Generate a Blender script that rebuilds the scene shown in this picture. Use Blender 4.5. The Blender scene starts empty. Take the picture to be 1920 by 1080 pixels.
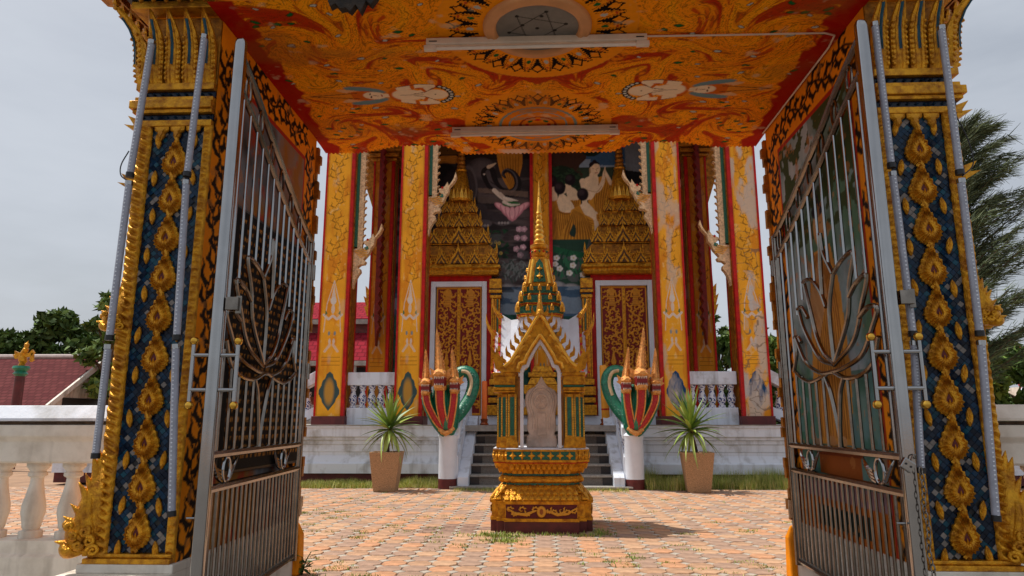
import bpy, math, random
import numpy as np
from mathutils import Vector, Matrix
R = math.radians
random.seed(7)
rng = np.random.default_rng(7)
S = bpy.context.scene
COL = S.collection

# ------------------------------------------------------------------ camera
cam = bpy.data.cameras.new('camera')
cam.lens = 24.0; cam.sensor_width = 36.0; cam.clip_start = 0.05; cam.clip_end = 3000
camo = bpy.data.objects.new('camera', cam); COL.objects.link(camo)
camo.location = (0, 0, 1.16)
camo.rotation_euler = (R(90 + 11.09), 0, R(2.33))
S.camera = camo

# ------------------------------------------------------------------ sky and sun
TO_SUN = Vector((-1.95, 0.42, 4.1)).normalized()
SUN_EL = math.asin(TO_SUN.z); SUN_AZ = math.atan2(TO_SUN.x, TO_SUN.y)
W = bpy.data.worlds.new('World'); S.world = W; W.use_nodes = True
nt = W.node_tree; nt.nodes.clear()
wo = nt.nodes.new('ShaderNodeOutputWorld'); bg = nt.nodes.new('ShaderNodeBackground')
sky = nt.nodes.new('ShaderNodeTexSky'); sky.sky_type = 'NISHITA'; sky.sun_disc = False
sky.sun_elevation = SUN_EL; sky.sun_rotation = SUN_AZ
sky.air_density = 1.3; sky.dust_density = 6.0; sky.ozone_density = 2.0
hsv = nt.nodes.new('ShaderNodeHueSaturation'); hsv.inputs['Saturation'].default_value = 0.85
hsv.inputs['Value'].default_value = 1.0
tc = nt.nodes.new('ShaderNodeTexCoord'); mp = nt.nodes.new('ShaderNodeMapping')
mp.inputs['Scale'].default_value = (1.0, 1.0, 3.2)
nz = nt.nodes.new('ShaderNodeTexNoise'); nz.inputs['Scale'].default_value = 2.3
nz.inputs['Detail'].default_value = 5; nz.inputs['Roughness'].default_value = 0.55
cr = nt.nodes.new('ShaderNodeValToRGB')
cr.color_ramp.elements[0].position = 0.25; cr.color_ramp.elements[0].color = (0.42, 0.42, 0.42, 1)
cr.color_ramp.elements[1].position = 0.72; cr.color_ramp.elements[1].color = (0.92, 0.92, 0.92, 1)
mx = nt.nodes.new('ShaderNodeMixRGB'); mx.inputs['Color2'].default_value = (7.4, 7.9, 8.7, 1)
L = nt.links.new
L(tc.outputs['Generated'], mp.inputs['Vector']); L(mp.outputs['Vector'], nz.inputs['Vector'])
L(nz.outputs['Fac'], cr.inputs['Fac']); L(cr.outputs['Color'], mx.inputs['Fac'])
L(sky.outputs['Color'], hsv.inputs['Color']); L(hsv.outputs['Color'], mx.inputs['Color1'])
L(mx.outputs['Color'], bg.inputs['Color']); L(bg.outputs['Background'], wo.inputs['Surface'])
bg.inputs['Strength'].default_value = 0.098
sun = bpy.data.lights.new('sun', 'SUN'); sun.energy = 5.0; sun.angle = R(0.6); sun.color = (1.0, 0.95, 0.87)
suno = bpy.data.objects.new('sun', sun); COL.objects.link(suno)
suno.rotation_euler = TO_SUN.to_track_quat('Z', 'Y').to_euler(); suno.location = (-20, 6, 40)
S.view_settings.view_transform = 'Standard'; S.view_settings.look = 'None'
S.view_settings.exposure = -0.16; S.view_settings.gamma = 1.0
S.cycles.use_denoising = True
S.cycles.max_bounces = 8; S.cycles.diffuse_bounces = 4; S.cycles.glossy_bounces = 4

# ------------------------------------------------------------------ helpers: colour and material
def s(r, g, b):
    f = lambda c: (c / 255 / 12.92) if c / 255 <= 0.04045 else ((c / 255 + 0.055) / 1.055) ** 2.4
    return (f(r), f(g), f(b))
MATS = {}
def mat(name, col, rough=0.6, metal=0.0, var=0.15, scale=6.0, bump=0.0, bscale=40.0, col2=None, ramp=(0.35, 0.65), spec=0.5, coat=0.0, streak=0.0):
    m = bpy.data.materials.new(name); m.use_nodes = True; n = m.node_tree; b = n.nodes['Principled BSDF']
    b.inputs['Roughness'].default_value = rough; b.inputs['Metallic'].default_value = metal
    b.inputs['Specular IOR Level'].default_value = spec
    if coat: b.inputs['Coat Weight'].default_value = coat; b.inputs['Coat Roughness'].default_value = 0.1
    t = n.nodes.new('ShaderNodeTexCoord')
    a = n.nodes.new('ShaderNodeTexNoise'); a.inputs['Scale'].default_value = scale; a.inputs['Detail'].default_value = 6
    a.inputs['Roughness'].default_value = 0.6
    n.links.new(t.outputs['Object'], a.inputs['Vector'])
    r = n.nodes.new('ShaderNodeValToRGB')
    lo = col2 if col2 else tuple(c * (1 - var) for c in col)
    hi = col if col2 else tuple(min(1, c * (1 + var)) for c in col)
    r.color_ramp.elements[0].position = ramp[0]; r.color_ramp.elements[0].color = (*lo, 1)
    r.color_ramp.elements[1].position = ramp[1]; r.color_ramp.elements[1].color = (*hi, 1)
    n.links.new(a.outputs['Fac'], r.inputs['Fac']); n.links.new(r.outputs['Color'], b.inputs['Base Color'])
    if streak:                                   # grime and mould that ran down in uneven streaks
        mp_ = n.nodes.new('ShaderNodeMapping'); mp_.inputs['Scale'].default_value = (7, 7, 0.9); k = n.nodes.new('ShaderNodeTexNoise'); k.inputs['Scale'].default_value = 1.0; k.inputs['Detail'].default_value = 7
        n.links.new(t.outputs['Object'], mp_.inputs['Vector']); n.links.new(mp_.outputs['Vector'], k.inputs['Vector'])
        kr = n.nodes.new('ShaderNodeValToRGB'); kr.color_ramp.elements[0].position = .52; kr.color_ramp.elements[0].color = (1, 1, 1, 1); kr.color_ramp.elements[1].position = .78; kr.color_ramp.elements[1].color = (1 - streak, 1 - streak * 1.05, 1 - streak * 1.1, 1)
        mm = n.nodes.new('ShaderNodeMixRGB'); mm.blend_type = 'MULTIPLY'; mm.inputs['Fac'].default_value = 1; n.links.new(k.outputs['Fac'], kr.inputs['Fac']); n.links.new(r.outputs['Color'], mm.inputs['Color1']); n.links.new(kr.outputs['Color'], mm.inputs['Color2']); n.links.new(mm.outputs['Color'], b.inputs['Base Color'])
    if bump:
        q = n.nodes.new('ShaderNodeTexNoise'); q.inputs['Scale'].default_value = bscale; q.inputs['Detail'].default_value = 5
        n.links.new(t.outputs['Object'], q.inputs['Vector'])
        u = n.nodes.new('ShaderNodeBump'); u.inputs['Strength'].default_value = bump; u.inputs['Distance'].default_value = 0.01
        n.links.new(q.outputs['Fac'], u.inputs['Height']); n.links.new(u.outputs['Normal'], b.inputs['Normal'])
    MATS[name] = m
    return m
def paintmat(name, rough=0.55, metal=0.0, bump=0.0, bscale=60, spec=0.4, var=0.12):
    m = bpy.data.materials.new(name); m.use_nodes = True; n = m.node_tree; b = n.nodes['Principled BSDF']
    b.inputs['Roughness'].default_value = rough; b.inputs['Metallic'].default_value = metal
    b.inputs['Specular IOR Level'].default_value = spec
    a = n.nodes.new('ShaderNodeAttribute'); a.attribute_name = 'Col'
    t = n.nodes.new('ShaderNodeTexCoord'); q = n.nodes.new('ShaderNodeTexNoise')
    q.inputs['Scale'].default_value = bscale; q.inputs['Detail'].default_value = 6
    n.links.new(t.outputs['Object'], q.inputs['Vector'])
    mr = n.nodes.new('ShaderNodeMapRange'); mr.inputs[3].default_value = 1 - var; mr.inputs[4].default_value = 1 + var
    n.links.new(q.outputs['Fac'], mr.inputs[0])
    k = n.nodes.new('ShaderNodeMixRGB'); k.blend_type = 'MULTIPLY'; k.inputs['Fac'].default_value = 1
    n.links.new(a.outputs['Color'], k.inputs['Color1']); n.links.new(mr.outputs[0], k.inputs['Color2'])
    n.links.new(k.outputs['Color'], b.inputs['Base Color'])
    if bump:
        u = n.nodes.new('ShaderNodeBump'); u.inputs['Strength'].default_value = bump; u.inputs['Distance'].default_value = 0.005
        n.links.new(q.outputs['Fac'], u.inputs['Height']); n.links.new(u.outputs['Normal'], b.inputs['Normal'])
    MATS[name] = m
    return m

GOLD = mat('gold_paint', s(224, 160, 34), 0.34, 0.6, 0.3, 16, 0.6, 110, col2=s(158, 96, 18), ramp=(0.34, 0.6))
GOLD_D = mat('aged_gold', s(190, 124, 26), 0.42, 0.5, 0.45, 12, 0.6, 80, col2=s(122, 74, 16), ramp=(0.34, 0.6))
GOLD_L = mat('bright_gold', s(232, 176, 60), 0.3, 0.5, 0.25, 14, 0.3, 90)
NAGAGOLD = mat('naga_gold', s(214, 150, 78), 0.5, 0.15, 0.3, 20, 0.6, 60)
ORANGE = mat('orange_paint', s(230, 138, 14), 0.6, 0, 0.2, 5, 0.15, 60, spec=.15)
RED = mat('red_paint', s(182, 22, 16), 0.5, 0, 0.25, 8, 0.1, 60, spec=.25)
DRED = mat('oxblood_paint', s(92, 28, 26), 0.55, 0, 0.3, 6, 0.2, 50)
GREEN = mat('green_glass_strip', s(8, 92, 62), 0.25, 0.1, 0.5, 60, 0.3, 150, spec=0.7)
NGREEN = mat('naga_green', s(10, 112, 82), 0.3, 0.05, 0.35, 14, 0.5, 120, spec=0.7)
WHITE = mat('white_paint', s(216, 222, 232), 0.6, 0, 0.06, 3, 0.15, 30)
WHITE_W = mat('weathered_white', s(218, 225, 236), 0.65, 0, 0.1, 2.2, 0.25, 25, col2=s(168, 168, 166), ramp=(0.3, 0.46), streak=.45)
CREAM = mat('cream_paint', s(224, 216, 202), 0.65, 0, 0.1, 2.5, 0.2, 25, col2=s(188, 178, 162), ramp=(0.3, 0.5), streak=.5)
GREY_C = mat('grey_cement', s(150, 146, 140), 0.85, 0, 0.25, 5, 0.4, 30)
STEEL = mat('stainless_steel', (0.36, 0.355, 0.35), 0.13, 1.0, 0.05, 6, 0.02, 120)
STEEL_D = mat('reflection_dark_steel', (0.23, 0.20, 0.17), 0.16, 1.0, 0.2, 10, 0.05, 90)  # steel darkened and browned to paint in dark reflections
BRASS = mat('brass_knob', s(220, 170, 70), 0.2, 1.0, 0.1, 20)
BLACK = mat('black_rubber', s(22, 22, 24), 0.5, 0, 0.2)
TUBE = mat('grey_plastic_tube', s(150, 152, 164), 0.35, 0.0, 0.12, 18, 0.05, 60, spec=0.6)
FIXT = mat('cream_fixture', s(216, 196, 176), 0.4, 0, 0.08, 10)
FIXT_T = mat('opal_tube', s(226, 210, 194), 0.25, 0, 0.05, 10)
TILE_B = [mat('blue_glass_tile', s(5, 42, 68), 0.2, 0.0, 0.5, 9, spec=0.28), mat('navy_glass_tile', s(4, 22, 42), 0.2, 0.0, 0.4, 9, spec=0.28),
          mat('teal_glass_tile', s(6, 62, 80), 0.2, 0.0, 0.4, 9, spec=0.28), mat('dull_grey_tile', s(124, 116, 110), 0.55, 0, 0.2, 9)]
STONE = mat('carved_sandstone', s(222, 202, 184), 0.85, 0, 0.2, 7, 0.8, 40)
PLANTER = mat('gravel_planter', s(176, 138, 100), 0.9, 0, 0.45, 120, 1.0, 130)
SOIL = mat('soil', s(70, 54, 42), 0.95, 0, 0.4, 20, 1.0, 30)
STEP = mat('washed_gravel', s(120, 112, 104), 0.9, 0, 0.55, 150, 0.9, 160)
STEP_D = mat('black_granite', s(34, 34, 38), 0.35, 0, 0.4, 60)
STEP_N = mat('step_nosing', s(150, 144, 136), 0.7, 0, 0.3, 30, 0.3, 60)
ASPHALT = mat('asphalt', s(104, 100, 96), 0.9, 0, 0.2, 3, 0.4, 40)
GROUND = mat('bare_ground', s(150, 118, 92), 0.95, 0, 0.25, 1.3, 0.6, 12)
JOINT = mat('sandy_joint', s(128, 108, 88), 0.95, 0, 0.35, 9, 0.6, 60)
PAV = [mat('paver_peach', s(188, 146, 112), 0.9, 0, 0.2, 7, 0.5, 70), mat('paver_orange', s(188, 138, 102), 0.9, 0, 0.22, 7, 0.5, 70),
       mat('paver_mauve', s(160, 130, 110), 0.9, 0, 0.22, 7, 0.5, 70), mat('paver_brown', s(174, 136, 106), 0.9, 0, 0.25, 7, 0.5, 70),
       mat('paver_pale', s(186, 148, 116), 0.9, 0, 0.2, 7, 0.5, 70)]
PAV_SOOT = mat('paver_sooty', s(140, 112, 96), 0.95, 0, 0.35, 9, 0.5, 70)
PAV_S = mat('paver_grey', s(172, 162, 148), 0.9, 0, 0.25, 9, 0.5, 70)
BARK = mat('bark', s(92, 74, 58), 0.95, 0, 0.35, 12, 1.0, 20)
P_FLAT = paintmat('wall_painting', 0.6, 0, 0.25, 50, spec=0.12)
P_CEIL = paintmat('ceiling_painting', 0.7, 0, 0.2, 30, spec=0.05)
P_GILT = paintmat('carved_gilt', 0.45, 0.15, 0.3, 90)

# ------------------------------------------------------------------ helpers: objects
WO = {}
def wloc(o): return WO.get(o.name, Vector((0, 0, 0))) if o else Vector((0, 0, 0))
def tag(o, label=None, cat=None, group=None, kind=None):
    if label: o['label'] = label
    if cat: o['category'] = cat
    if group: o['group'] = group
    if kind: o['kind'] = kind
    return o
def thing(name, label, cat, loc=(0, 0, 0), rz=0.0, group=None):
    o = bpy.data.objects.new(name, None); COL.objects.link(o); o.empty_display_size = 0.1
    o.location = loc; o.rotation_euler = (0, 0, rz); WO[o.name] = Vector(loc)
    return tag(o, label, cat, group)
def link(name, me, parent=None, loc=(0, 0, 0), local=False, rot=None):
    o = bpy.data.objects.new(name, me); COL.objects.link(o)
    l = Vector(loc)
    if parent is not None:
        o.parent = parent
        if not local:
            WO[o.name] = l.copy(); l = l - wloc(parent)
    else: WO[o.name] = l.copy()
    o.location = l
    if rot: o.rotation_euler = rot
    return o
def dup(o, parent=None, loc=None, rot=None, name=None, scale=None):
    c = o.copy(); COL.objects.link(c); c.parent = parent
    if name: c.name = name
    if loc is not None: c.location = loc
    if rot is not None: c.rotation_euler = rot
    if scale is not None: c.scale = scale
    return c
def copy_tree(o, parent=None):
    c = o.copy(); COL.objects.link(c); c.parent = parent
    for ch in list(o.children): copy_tree(ch, c)
    return c
def fast_mesh(name, V, F, mats, midx=None, smooth=False, colors=None):
    """V (n,3), F (m,k) arrays with k = 3 or 4"""
    me = bpy.data.meshes.new(name); V = np.asarray(V, np.float32); F = np.asarray(F, np.int32); k = F.shape[1]
    me.vertices.add(len(V)); me.vertices.foreach_set('co', V.ravel())
    me.loops.add(F.size); me.loops.foreach_set('vertex_index', F.ravel())
    me.polygons.add(len(F)); me.polygons.foreach_set('loop_start', np.arange(0, F.size, k, dtype=np.int32))
    me.polygons.foreach_set('loop_total', np.full(len(F), k, np.int32))
    for m in mats: me.materials.append(m)
    if midx is not None: me.polygons.foreach_set('material_index', np.asarray(midx, np.int32))
    me.polygons.foreach_set('use_smooth', np.full(len(F), smooth))
    me.update(calc_edges=True)
    if colors is not None:
        ca = me.color_attributes.new('Col', 'FLOAT_COLOR', 'POINT')
        c = np.ones((len(V), 4), np.float32); c[:, :3] = colors; ca.data.foreach_set('color', c.ravel())
    return me
class MB:
    def __init__(self): self.v = []; self.f = []; self.m = []
    def add(self, vs, fs, mi=0):
        b = len(self.v); self.v += [tuple(p) for p in vs]
        for f in fs: self.f.append(tuple(b + i for i in f)); self.m.append(mi)
        return self
    def box(self, x0, x1, y0, y1, z0, z1, mi=0):
        return self.add([(x0, y0, z0), (x1, y0, z0), (x1, y1, z0), (x0, y1, z0), (x0, y0, z1), (x1, y0, z1), (x1, y1, z1), (x0, y1, z1)],
                        [(3, 2, 1, 0), (4, 5, 6, 7), (0, 1, 5, 4), (1, 2, 6, 5), (2, 3, 7, 6), (3, 0, 4, 7)], mi)
    def loft(self, rings, cap0=True, cap1=True, mi=0, closed=True):
        n = len(rings[0]); vs = [p for r in rings for p in r]; fs = []
        for i in range(len(rings) - 1):
            for j in range(n if closed else n - 1):
                k = (j + 1) % n
                fs.append((i * n + j, i * n + k, (i + 1) * n + k, (i + 1) * n + j))
        if cap0: fs.append(tuple(range(n - 1, -1, -1)))
        if cap1: fs.append(tuple(range((len(rings) - 1) * n, len(rings) * n)))
        return self.add(vs, fs, mi)
    def lathe(self, prof, n=16, c=(0, 0, 0), mi=0, a0=0.0):
        rings = [[(c[0] + r * math.cos(a0 + 2 * math.pi * j / n), c[1] + r * math.sin(a0 + 2 * math.pi * j / n), c[2] + z) for j in range(n)] for r, z in prof]
        return self.loft(rings, mi=mi)
    def tube(self, path, r, n=8, mi=0, caps=True, flat=1.0):
        P = [Vector(p) for p in path]; rr = r if hasattr(r, '__len__') else [r] * len(P)
        up = Vector((0, 0, 1)); t0 = (P[1] - P[0]).normalized()
        if abs(t0.dot(up)) > 0.95: up = Vector((0, 1, 0))
        u = (up - t0 * up.dot(t0)).normalized(); rings = []
        for i, p in enumerate(P):
            t = (P[min(i + 1, len(P) - 1)] - P[max(i - 1, 0)]).normalized()
            u = (u - t * u.dot(t)); u = u.normalized() if u.length > 1e-6 else t.orthogonal().normalized()
            w = t.cross(u)
            rings.append([p + (u * math.cos(2 * math.pi * j / n) + w * math.sin(2 * math.pi * j / n) * flat) * rr[i] for j in range(n)])
        return self.loft(rings, caps, caps, mi)
    def prism(self, poly, d0, d1, mp=None, mi=0):
        """poly of (a,b); extruded from d0 to d1; mp(a,b,d)->xyz, default XZ plate with depth along Y"""
        mp = mp or (lambda a, b, d: (a, d, b)); n = len(poly)
        vs = [mp(a, b, d0) for a, b in poly] + [mp(a, b, d1) for a, b in poly]
        fs = [tuple(range(n)), tuple(range(2 * n - 1, n - 1, -1))] + [(j, n + j, n + (j + 1) % n, (j + 1) % n) for j in range(n)]
        return self.add(vs, fs, mi)
    def mesh(self, name, mats, smooth=False, angle=None):
        me = bpy.data.meshes.new(name); me.from_pydata(self.v, [], self.f)
        for m in (mats if isinstance(mats, (list, tuple)) else [mats]): me.materials.append(m)
        me.polygons.foreach_set('material_index', self.m)
        if smooth: me.polygons.foreach_set('use_smooth', [True] * len(me.polygons))
        me.update()
        if smooth and angle: me.set_sharp_from_angle(angle=R(angle))
        return me
    def build(self, name, mats, parent=None, smooth=False, loc=(0, 0, 0), bevel=0, angle=40, local=False, rot=None, fixn=True):
        me = self.mesh(name, mats)
        if fixn:
            import bmesh
            bm = bmesh.new(); bm.from_mesh(me); bmesh.ops.recalc_face_normals(bm, faces=bm.faces); bm.to_mesh(me); bm.free()
        if smooth:
            me.polygons.foreach_set('use_smooth', [True] * len(me.polygons)); me.set_sharp_from_angle(angle=R(angle))
        o = link(name, me, parent, loc, local, rot)
        if bevel:
            b = o.modifiers.new('bevel', 'BEVEL'); b.width = bevel; b.segments = 2; b.limit_method = 'ANGLE'; b.angle_limit = R(40)
        return o
def circ(r, n, cx=0, cy=0, z=0, a0=0, sx=1, sy=1):
    return [(cx + sx * r * math.cos(a0 + 2 * math.pi * j / n), cy + sy * r * math.sin(a0 + 2 * math.pi * j / n), z) for j in range(n)]
def spline(pts, n=8):
    """Catmull-Rom through points"""
    P = [np.array(p, float) for p in pts]; P = [2 * P[0] - P[1]] + P + [2 * P[-1] - P[-2]]; out = []
    for i in range(1, len(P) - 2):
        for k in range(n):
            t = k / n
            out.append(tuple(0.5 * ((2 * P[i]) + (-P[i - 1] + P[i + 1]) * t + (2 * P[i - 1] - 5 * P[i] + 4 * P[i + 1] - P[i + 2]) * t * t + (-P[i - 1] + 3 * P[i] - 3 * P[i + 1] + P[i + 2]) * t ** 3)))
    out.append(tuple(P[-2])); return out

# ------------------------------------------------------------------ helpers: painting on grids (flat pictures and carved relief)
def vnoise(x, y, seed=0):
    xi = np.floor(x).astype(np.int64); yi = np.floor(y).astype(np.int64); xf = x - xi; yf = y - yi
    h = lambda a, b: (((a * 374761393 + b * 668265263 + seed * 974711) ^ ((a * 374761393 + b * 668265263 + seed * 974711) >> 13)) * 1274126177 & 0xffff) / 65535.0
    u = xf * xf * (3 - 2 * xf); v = yf * yf * (3 - 2 * yf)
    return (h(xi, yi) * (1 - u) + h(xi + 1, yi) * u) * (1 - v) + (h(xi, yi + 1) * (1 - u) + h(xi + 1, yi + 1) * u) * v
def fbm(x, y, o=4, seed=0):
    t = np.zeros_like(x); a = 0.5
    for i in range(o): t += a * vnoise(x * 2 ** i, y * 2 ** i, seed + i); a *= 0.5
    return t
class Canvas:
    """colour + relief on a W x H metre sheet, u to the right, v up"""
    def __init__(self, Wm, Hm, nu, nv, col):
        self.W, self.H, self.nu, self.nv = Wm, Hm, nu, nv
        self.u, self.v = np.meshgrid(np.linspace(0, Wm, nu), np.linspace(0, Hm, nv))
        self.c = np.zeros((nv, nu, 3)); self.c[:] = col; self.h = np.zeros((nv, nu))
    def win(self, u0, u1, v0, v1):
        i0 = int(max(0, math.floor(u0 / self.W * (self.nu - 1)))); i1 = int(min(self.nu, math.ceil(u1 / self.W * (self.nu - 1)) + 2))
        j0 = int(max(0, math.floor(v0 / self.H * (self.nv - 1)))); j1 = int(min(self.nv, math.ceil(v1 / self.H * (self.nv - 1)) + 2))
        return (slice(j0, max(j0, j1)), slice(i0, max(i0, i1)))
    def fill(self, m, col, a=1.0, h=None, sl=None):
        sl = sl or (slice(None), slice(None)); m = (m * a)[..., None] if m.dtype != bool else (m.astype(float) * a)[..., None]
        self.c[sl] = self.c[sl] * (1 - m) + np.array(col) * m
        if h is not None: self.h[sl] = np.maximum(self.h[sl], m[..., 0] * h)
    def ell(self, cu, cv, ru, rv, col, ang=0, a=1.0, h=None, soft=0.15):
        r = max(ru, rv) * 1.3; sl = self.win(cu - r, cu + r, cv - r, cv + r); u = self.u[sl] - cu; v = self.v[sl] - cv
        if u.size == 0: return
        c_, s_ = math.cos(ang), math.sin(ang); q = ((u * c_ + v * s_) / ru) ** 2 + ((-u * s_ + v * c_) / rv) ** 2
        self.fill(np.clip((1 + soft - q) / (2 * soft), 0, 1), col, a, h, sl)
    def poly(self, pts, col, a=1.0, h=None):
        p = np.array(pts, float); sl = self.win(p[:, 0].min(), p[:, 0].max(), p[:, 1].min(), p[:, 1].max()); u = self.u[sl]; v = self.v[sl]
        if u.size == 0: return
        m = np.zeros(u.shape, bool); n = len(p)
        for i in range(n):
            x0, y0 = p[i]; x1, y1 = p[(i + 1) % n]
            if y0 == y1: continue
            m ^= ((v >= min(y0, y1)) & (v < max(y0, y1)) & (u < (v - y0) * (x1 - x0) / (y1 - y0) + x0))
        self.fill(m.astype(float), col, a, h, sl)
    def line(self, pts, w, col, a=1.0, h=None):
        n = len(pts); ws = w if hasattr(w, '__len__') else [w] * n; p = np.array(pts, float); q = max(ws)
        sl = self.win(p[:, 0].min() - q, p[:, 0].max() + q, p[:, 1].min() - q, p[:, 1].max() + q); u = self.u[sl]; v = self.v[sl]
        if u.size == 0: return
        m = np.zeros(u.shape); px = self.W / self.nu * 0.5
        for i in range(n - 1):
            d = p[i + 1] - p[i]; l2 = d @ d + 1e-12; t = np.clip(((u - p[i, 0]) * d[0] + (v - p[i, 1]) * d[1]) / l2, 0, 1)
            r = np.hypot(u - p[i, 0] - t * d[0], v - p[i, 1] - t * d[1]); ww = ws[i] * (1 - t) + ws[i + 1] * t
            m = np.maximum(m, np.clip((ww - r) / px + 0.5, 0, 1))
        self.fill(m, col, a, h, sl)
    def kranok(self, cu, cv, r, ang, flip, col, w=None, h=None, a=1.0, leaves=5):
        """a flame scroll: a spiral stem with pointed leaflets on its outer side"""
        w = w or r * 0.13; k = -1 if flip else 1; P = []; Wd = []
        for i in range(15):
            t = i / 14; rad = r * (1 - 0.86 * t); an = ang + k * t * 5.4
            P.append((cu + rad * math.cos(an), cv + rad * math.sin(an))); Wd.append(w * (1 - 0.55 * t))
        self.line(P, Wd, col, a, h)
        for i in range(leaves):
            t = i / leaves * 0.62; rad = r * (1 - 0.86 * t); an = ang + k * t * 5.4
            b = (cu + rad * math.cos(an), cv + rad * math.sin(an)); o = an - k * 0.75; ll = r * (0.62 - 0.4 * t)
            t1 = (b[0] + ll * 0.6 * math.cos(o + k * .35), b[1] + ll * 0.6 * math.sin(o + k * .35)); t2 = (b[0] + ll * math.cos(o), b[1] + ll * math.sin(o))
            self.line([b, t1, t2], [w * 1.15, w * 0.8, w * 0.1], col, a, h)
    def vine(self, cu, v0, v1, amp, per, col, w, ll, a=1.0, h=None, flip=False, step=None):
        """flame scroll: a waving stem with hooked, tapering leaves on both sides; flip runs it along u"""
        F = (lambda p: [(y, x) for x, y in p]) if flip else (lambda p: p)
        U = lambda v: cu + amp * math.sin(2 * math.pi * v / per)
        n = max(4, int((v1 - v0) / per * 14)); self.line(F([(U(v0 + (v1 - v0) * i / n), v0 + (v1 - v0) * i / n) for i in range(n + 1)]), w * .55, col, a, h)
        rr = random.Random(int(cu * 991 + v0 * 77)); v = v0; k = 0
        while v < v1 - ll * .6:
            sd = 1 if k % 2 else -1; L_ = ll * rr.uniform(.75, 1.15); b = (U(v), v)
            P = [b, (b[0] + sd * L_ * .42, v + L_ * .05), (b[0] + sd * L_ * .66, v + L_ * .36), (b[0] + sd * L_ * .52, v + L_ * .72), (b[0] + sd * L_ * .70, v + L_ * 1.02)]
            self.line(F(P), [w * .8, w * 1.25, w * 1.3, w * .8, w * .1], col, a, h)
            for f, q in ((.35, .5), (.62, .38)):
                c = (b[0] + sd * L_ * f, v + L_ * (f * .35)); self.line(F([c, (c[0] + sd * L_ * .26, c[1] + L_ * .02), (c[0] + sd * L_ * .36, c[1] + L_ * .22 * q * 2)]), [w * .9, w * .7, w * .1], col, a, h)
            c = (b[0] - sd * w, v + L_ * .3); self.line(F([c, (c[0] - sd * L_ * .14, c[1] + L_ * .1), (c[0] - sd * L_ * .10, c[1] + L_ * .3)]), [w * .9, w * .7, w * .1], col, a, h)
            v += step or ll * .62; k += 1
    def soften(self, seed, k=.35):
        """brushy, slightly faded paint instead of hard cut-outs"""
        c = self.c; b = c.copy(); b[1:-1, 1:-1] = (c[1:-1, 1:-1] * 4 + c[:-2, 1:-1] + c[2:, 1:-1] + c[1:-1, :-2] + c[1:-1, 2:]) / 8
        n = fbm(self.u * 9, self.v * 6, 4, seed); m = fbm(self.u * 30, self.v * 22, 3, seed + 5); self.c = b * (1 - k / 2 + k * 1.1 * n)[..., None] * (.86 + .28 * m)[..., None]; return self
    def obj(self, name, origin, ud, vd, mt, parent=None, relief=1.0, smooth=True):
        o = np.array(origin, float); ud = np.array(ud, float); vd = np.array(vd, float); nn = np.cross(ud, vd)
        V = o + self.u[..., None] * ud + self.v[..., None] * vd + (self.h * relief)[..., None] * nn
        i = np.arange(self.nu - 1); j = np.arange(self.nv - 1)[:, None] * self.nu; b = (j + i).ravel()
        F = np.stack([b, b + 1, b + 1 + self.nu, b + self.nu], 1)
        me = fast_mesh(name, V.reshape(-1, 3), F, [mt], smooth=smooth, colors=self.c.reshape(-1, 3))
        return link(name, me, parent)
    def mesh_at(self, name, origin, ud, vd, mt, relief=1.0):
        o = self.obj(name, origin, ud, vd, mt, None, relief); me = o.data; bpy.data.objects.remove(o); return me

# ================================================================== THE SETTING
def plane(name, x0, x1, y0, y1, z, m, n=1):
    o = MB().add([(x0, y0, z), (x1, y0, z), (x1, y1, z), (x0, y1, z)], [(0, 1, 2, 3)]).build(name, m, fixn=False)
    return tag(o, kind='structure')
plane('ground', -900, 900, -600, 1500, -0.045, GROUND)
plane('road', -60, 60, -30, 3.4, -0.030, ASPHALT)  # unseen ground behind the camera, added for reflections and bounce light
plane('gate_floor', -12, 12, 3.4, 4.6, -0.018, GREY_C)
courtyard = plane('paved_courtyard', -12, 12, 4.6, 12.6, -0.016, JOINT)

def paver_meshes():
    p = 0.212; g = 0.0045; c = 0.056; a = p / 2 - g; d = c - g * 0.6; out = []
    for mi, m in enumerate(PAV):
        for k in range(2):
            r = random.Random(mi * 7 + k)
            o8 = [(a, a - d), (a - d, a), (-a + d, a), (-a, a - d), (-a, -a + d), (-a + d, -a), (a - d, -a), (a, -a + d)]
            o8 = [(x + r.uniform(-.002, .002), y + r.uniform(-.002, .002)) for x, y in o8]
            b = MB(); b.loft([[(x, y, -0.03) for x, y in o8], [(x, y, -0.007) for x, y in o8], [(x * .955, y * .955, 0) for x, y in o8]], cap0=False)
            out.append(b.mesh('paver', m))
    q = c - g * 1.2; sq = [(q, 0), (0, q), (-q, 0), (0, -q)]
    b = MB(); b.loft([[(x, y, -0.03) for x, y in sq], [(x, y, -0.006) for x, y in sq], [(x * .92, y * .92, -0.001) for x, y in sq]], cap0=False)
    return out, b.mesh('corner_paver', PAV_S)
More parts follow.
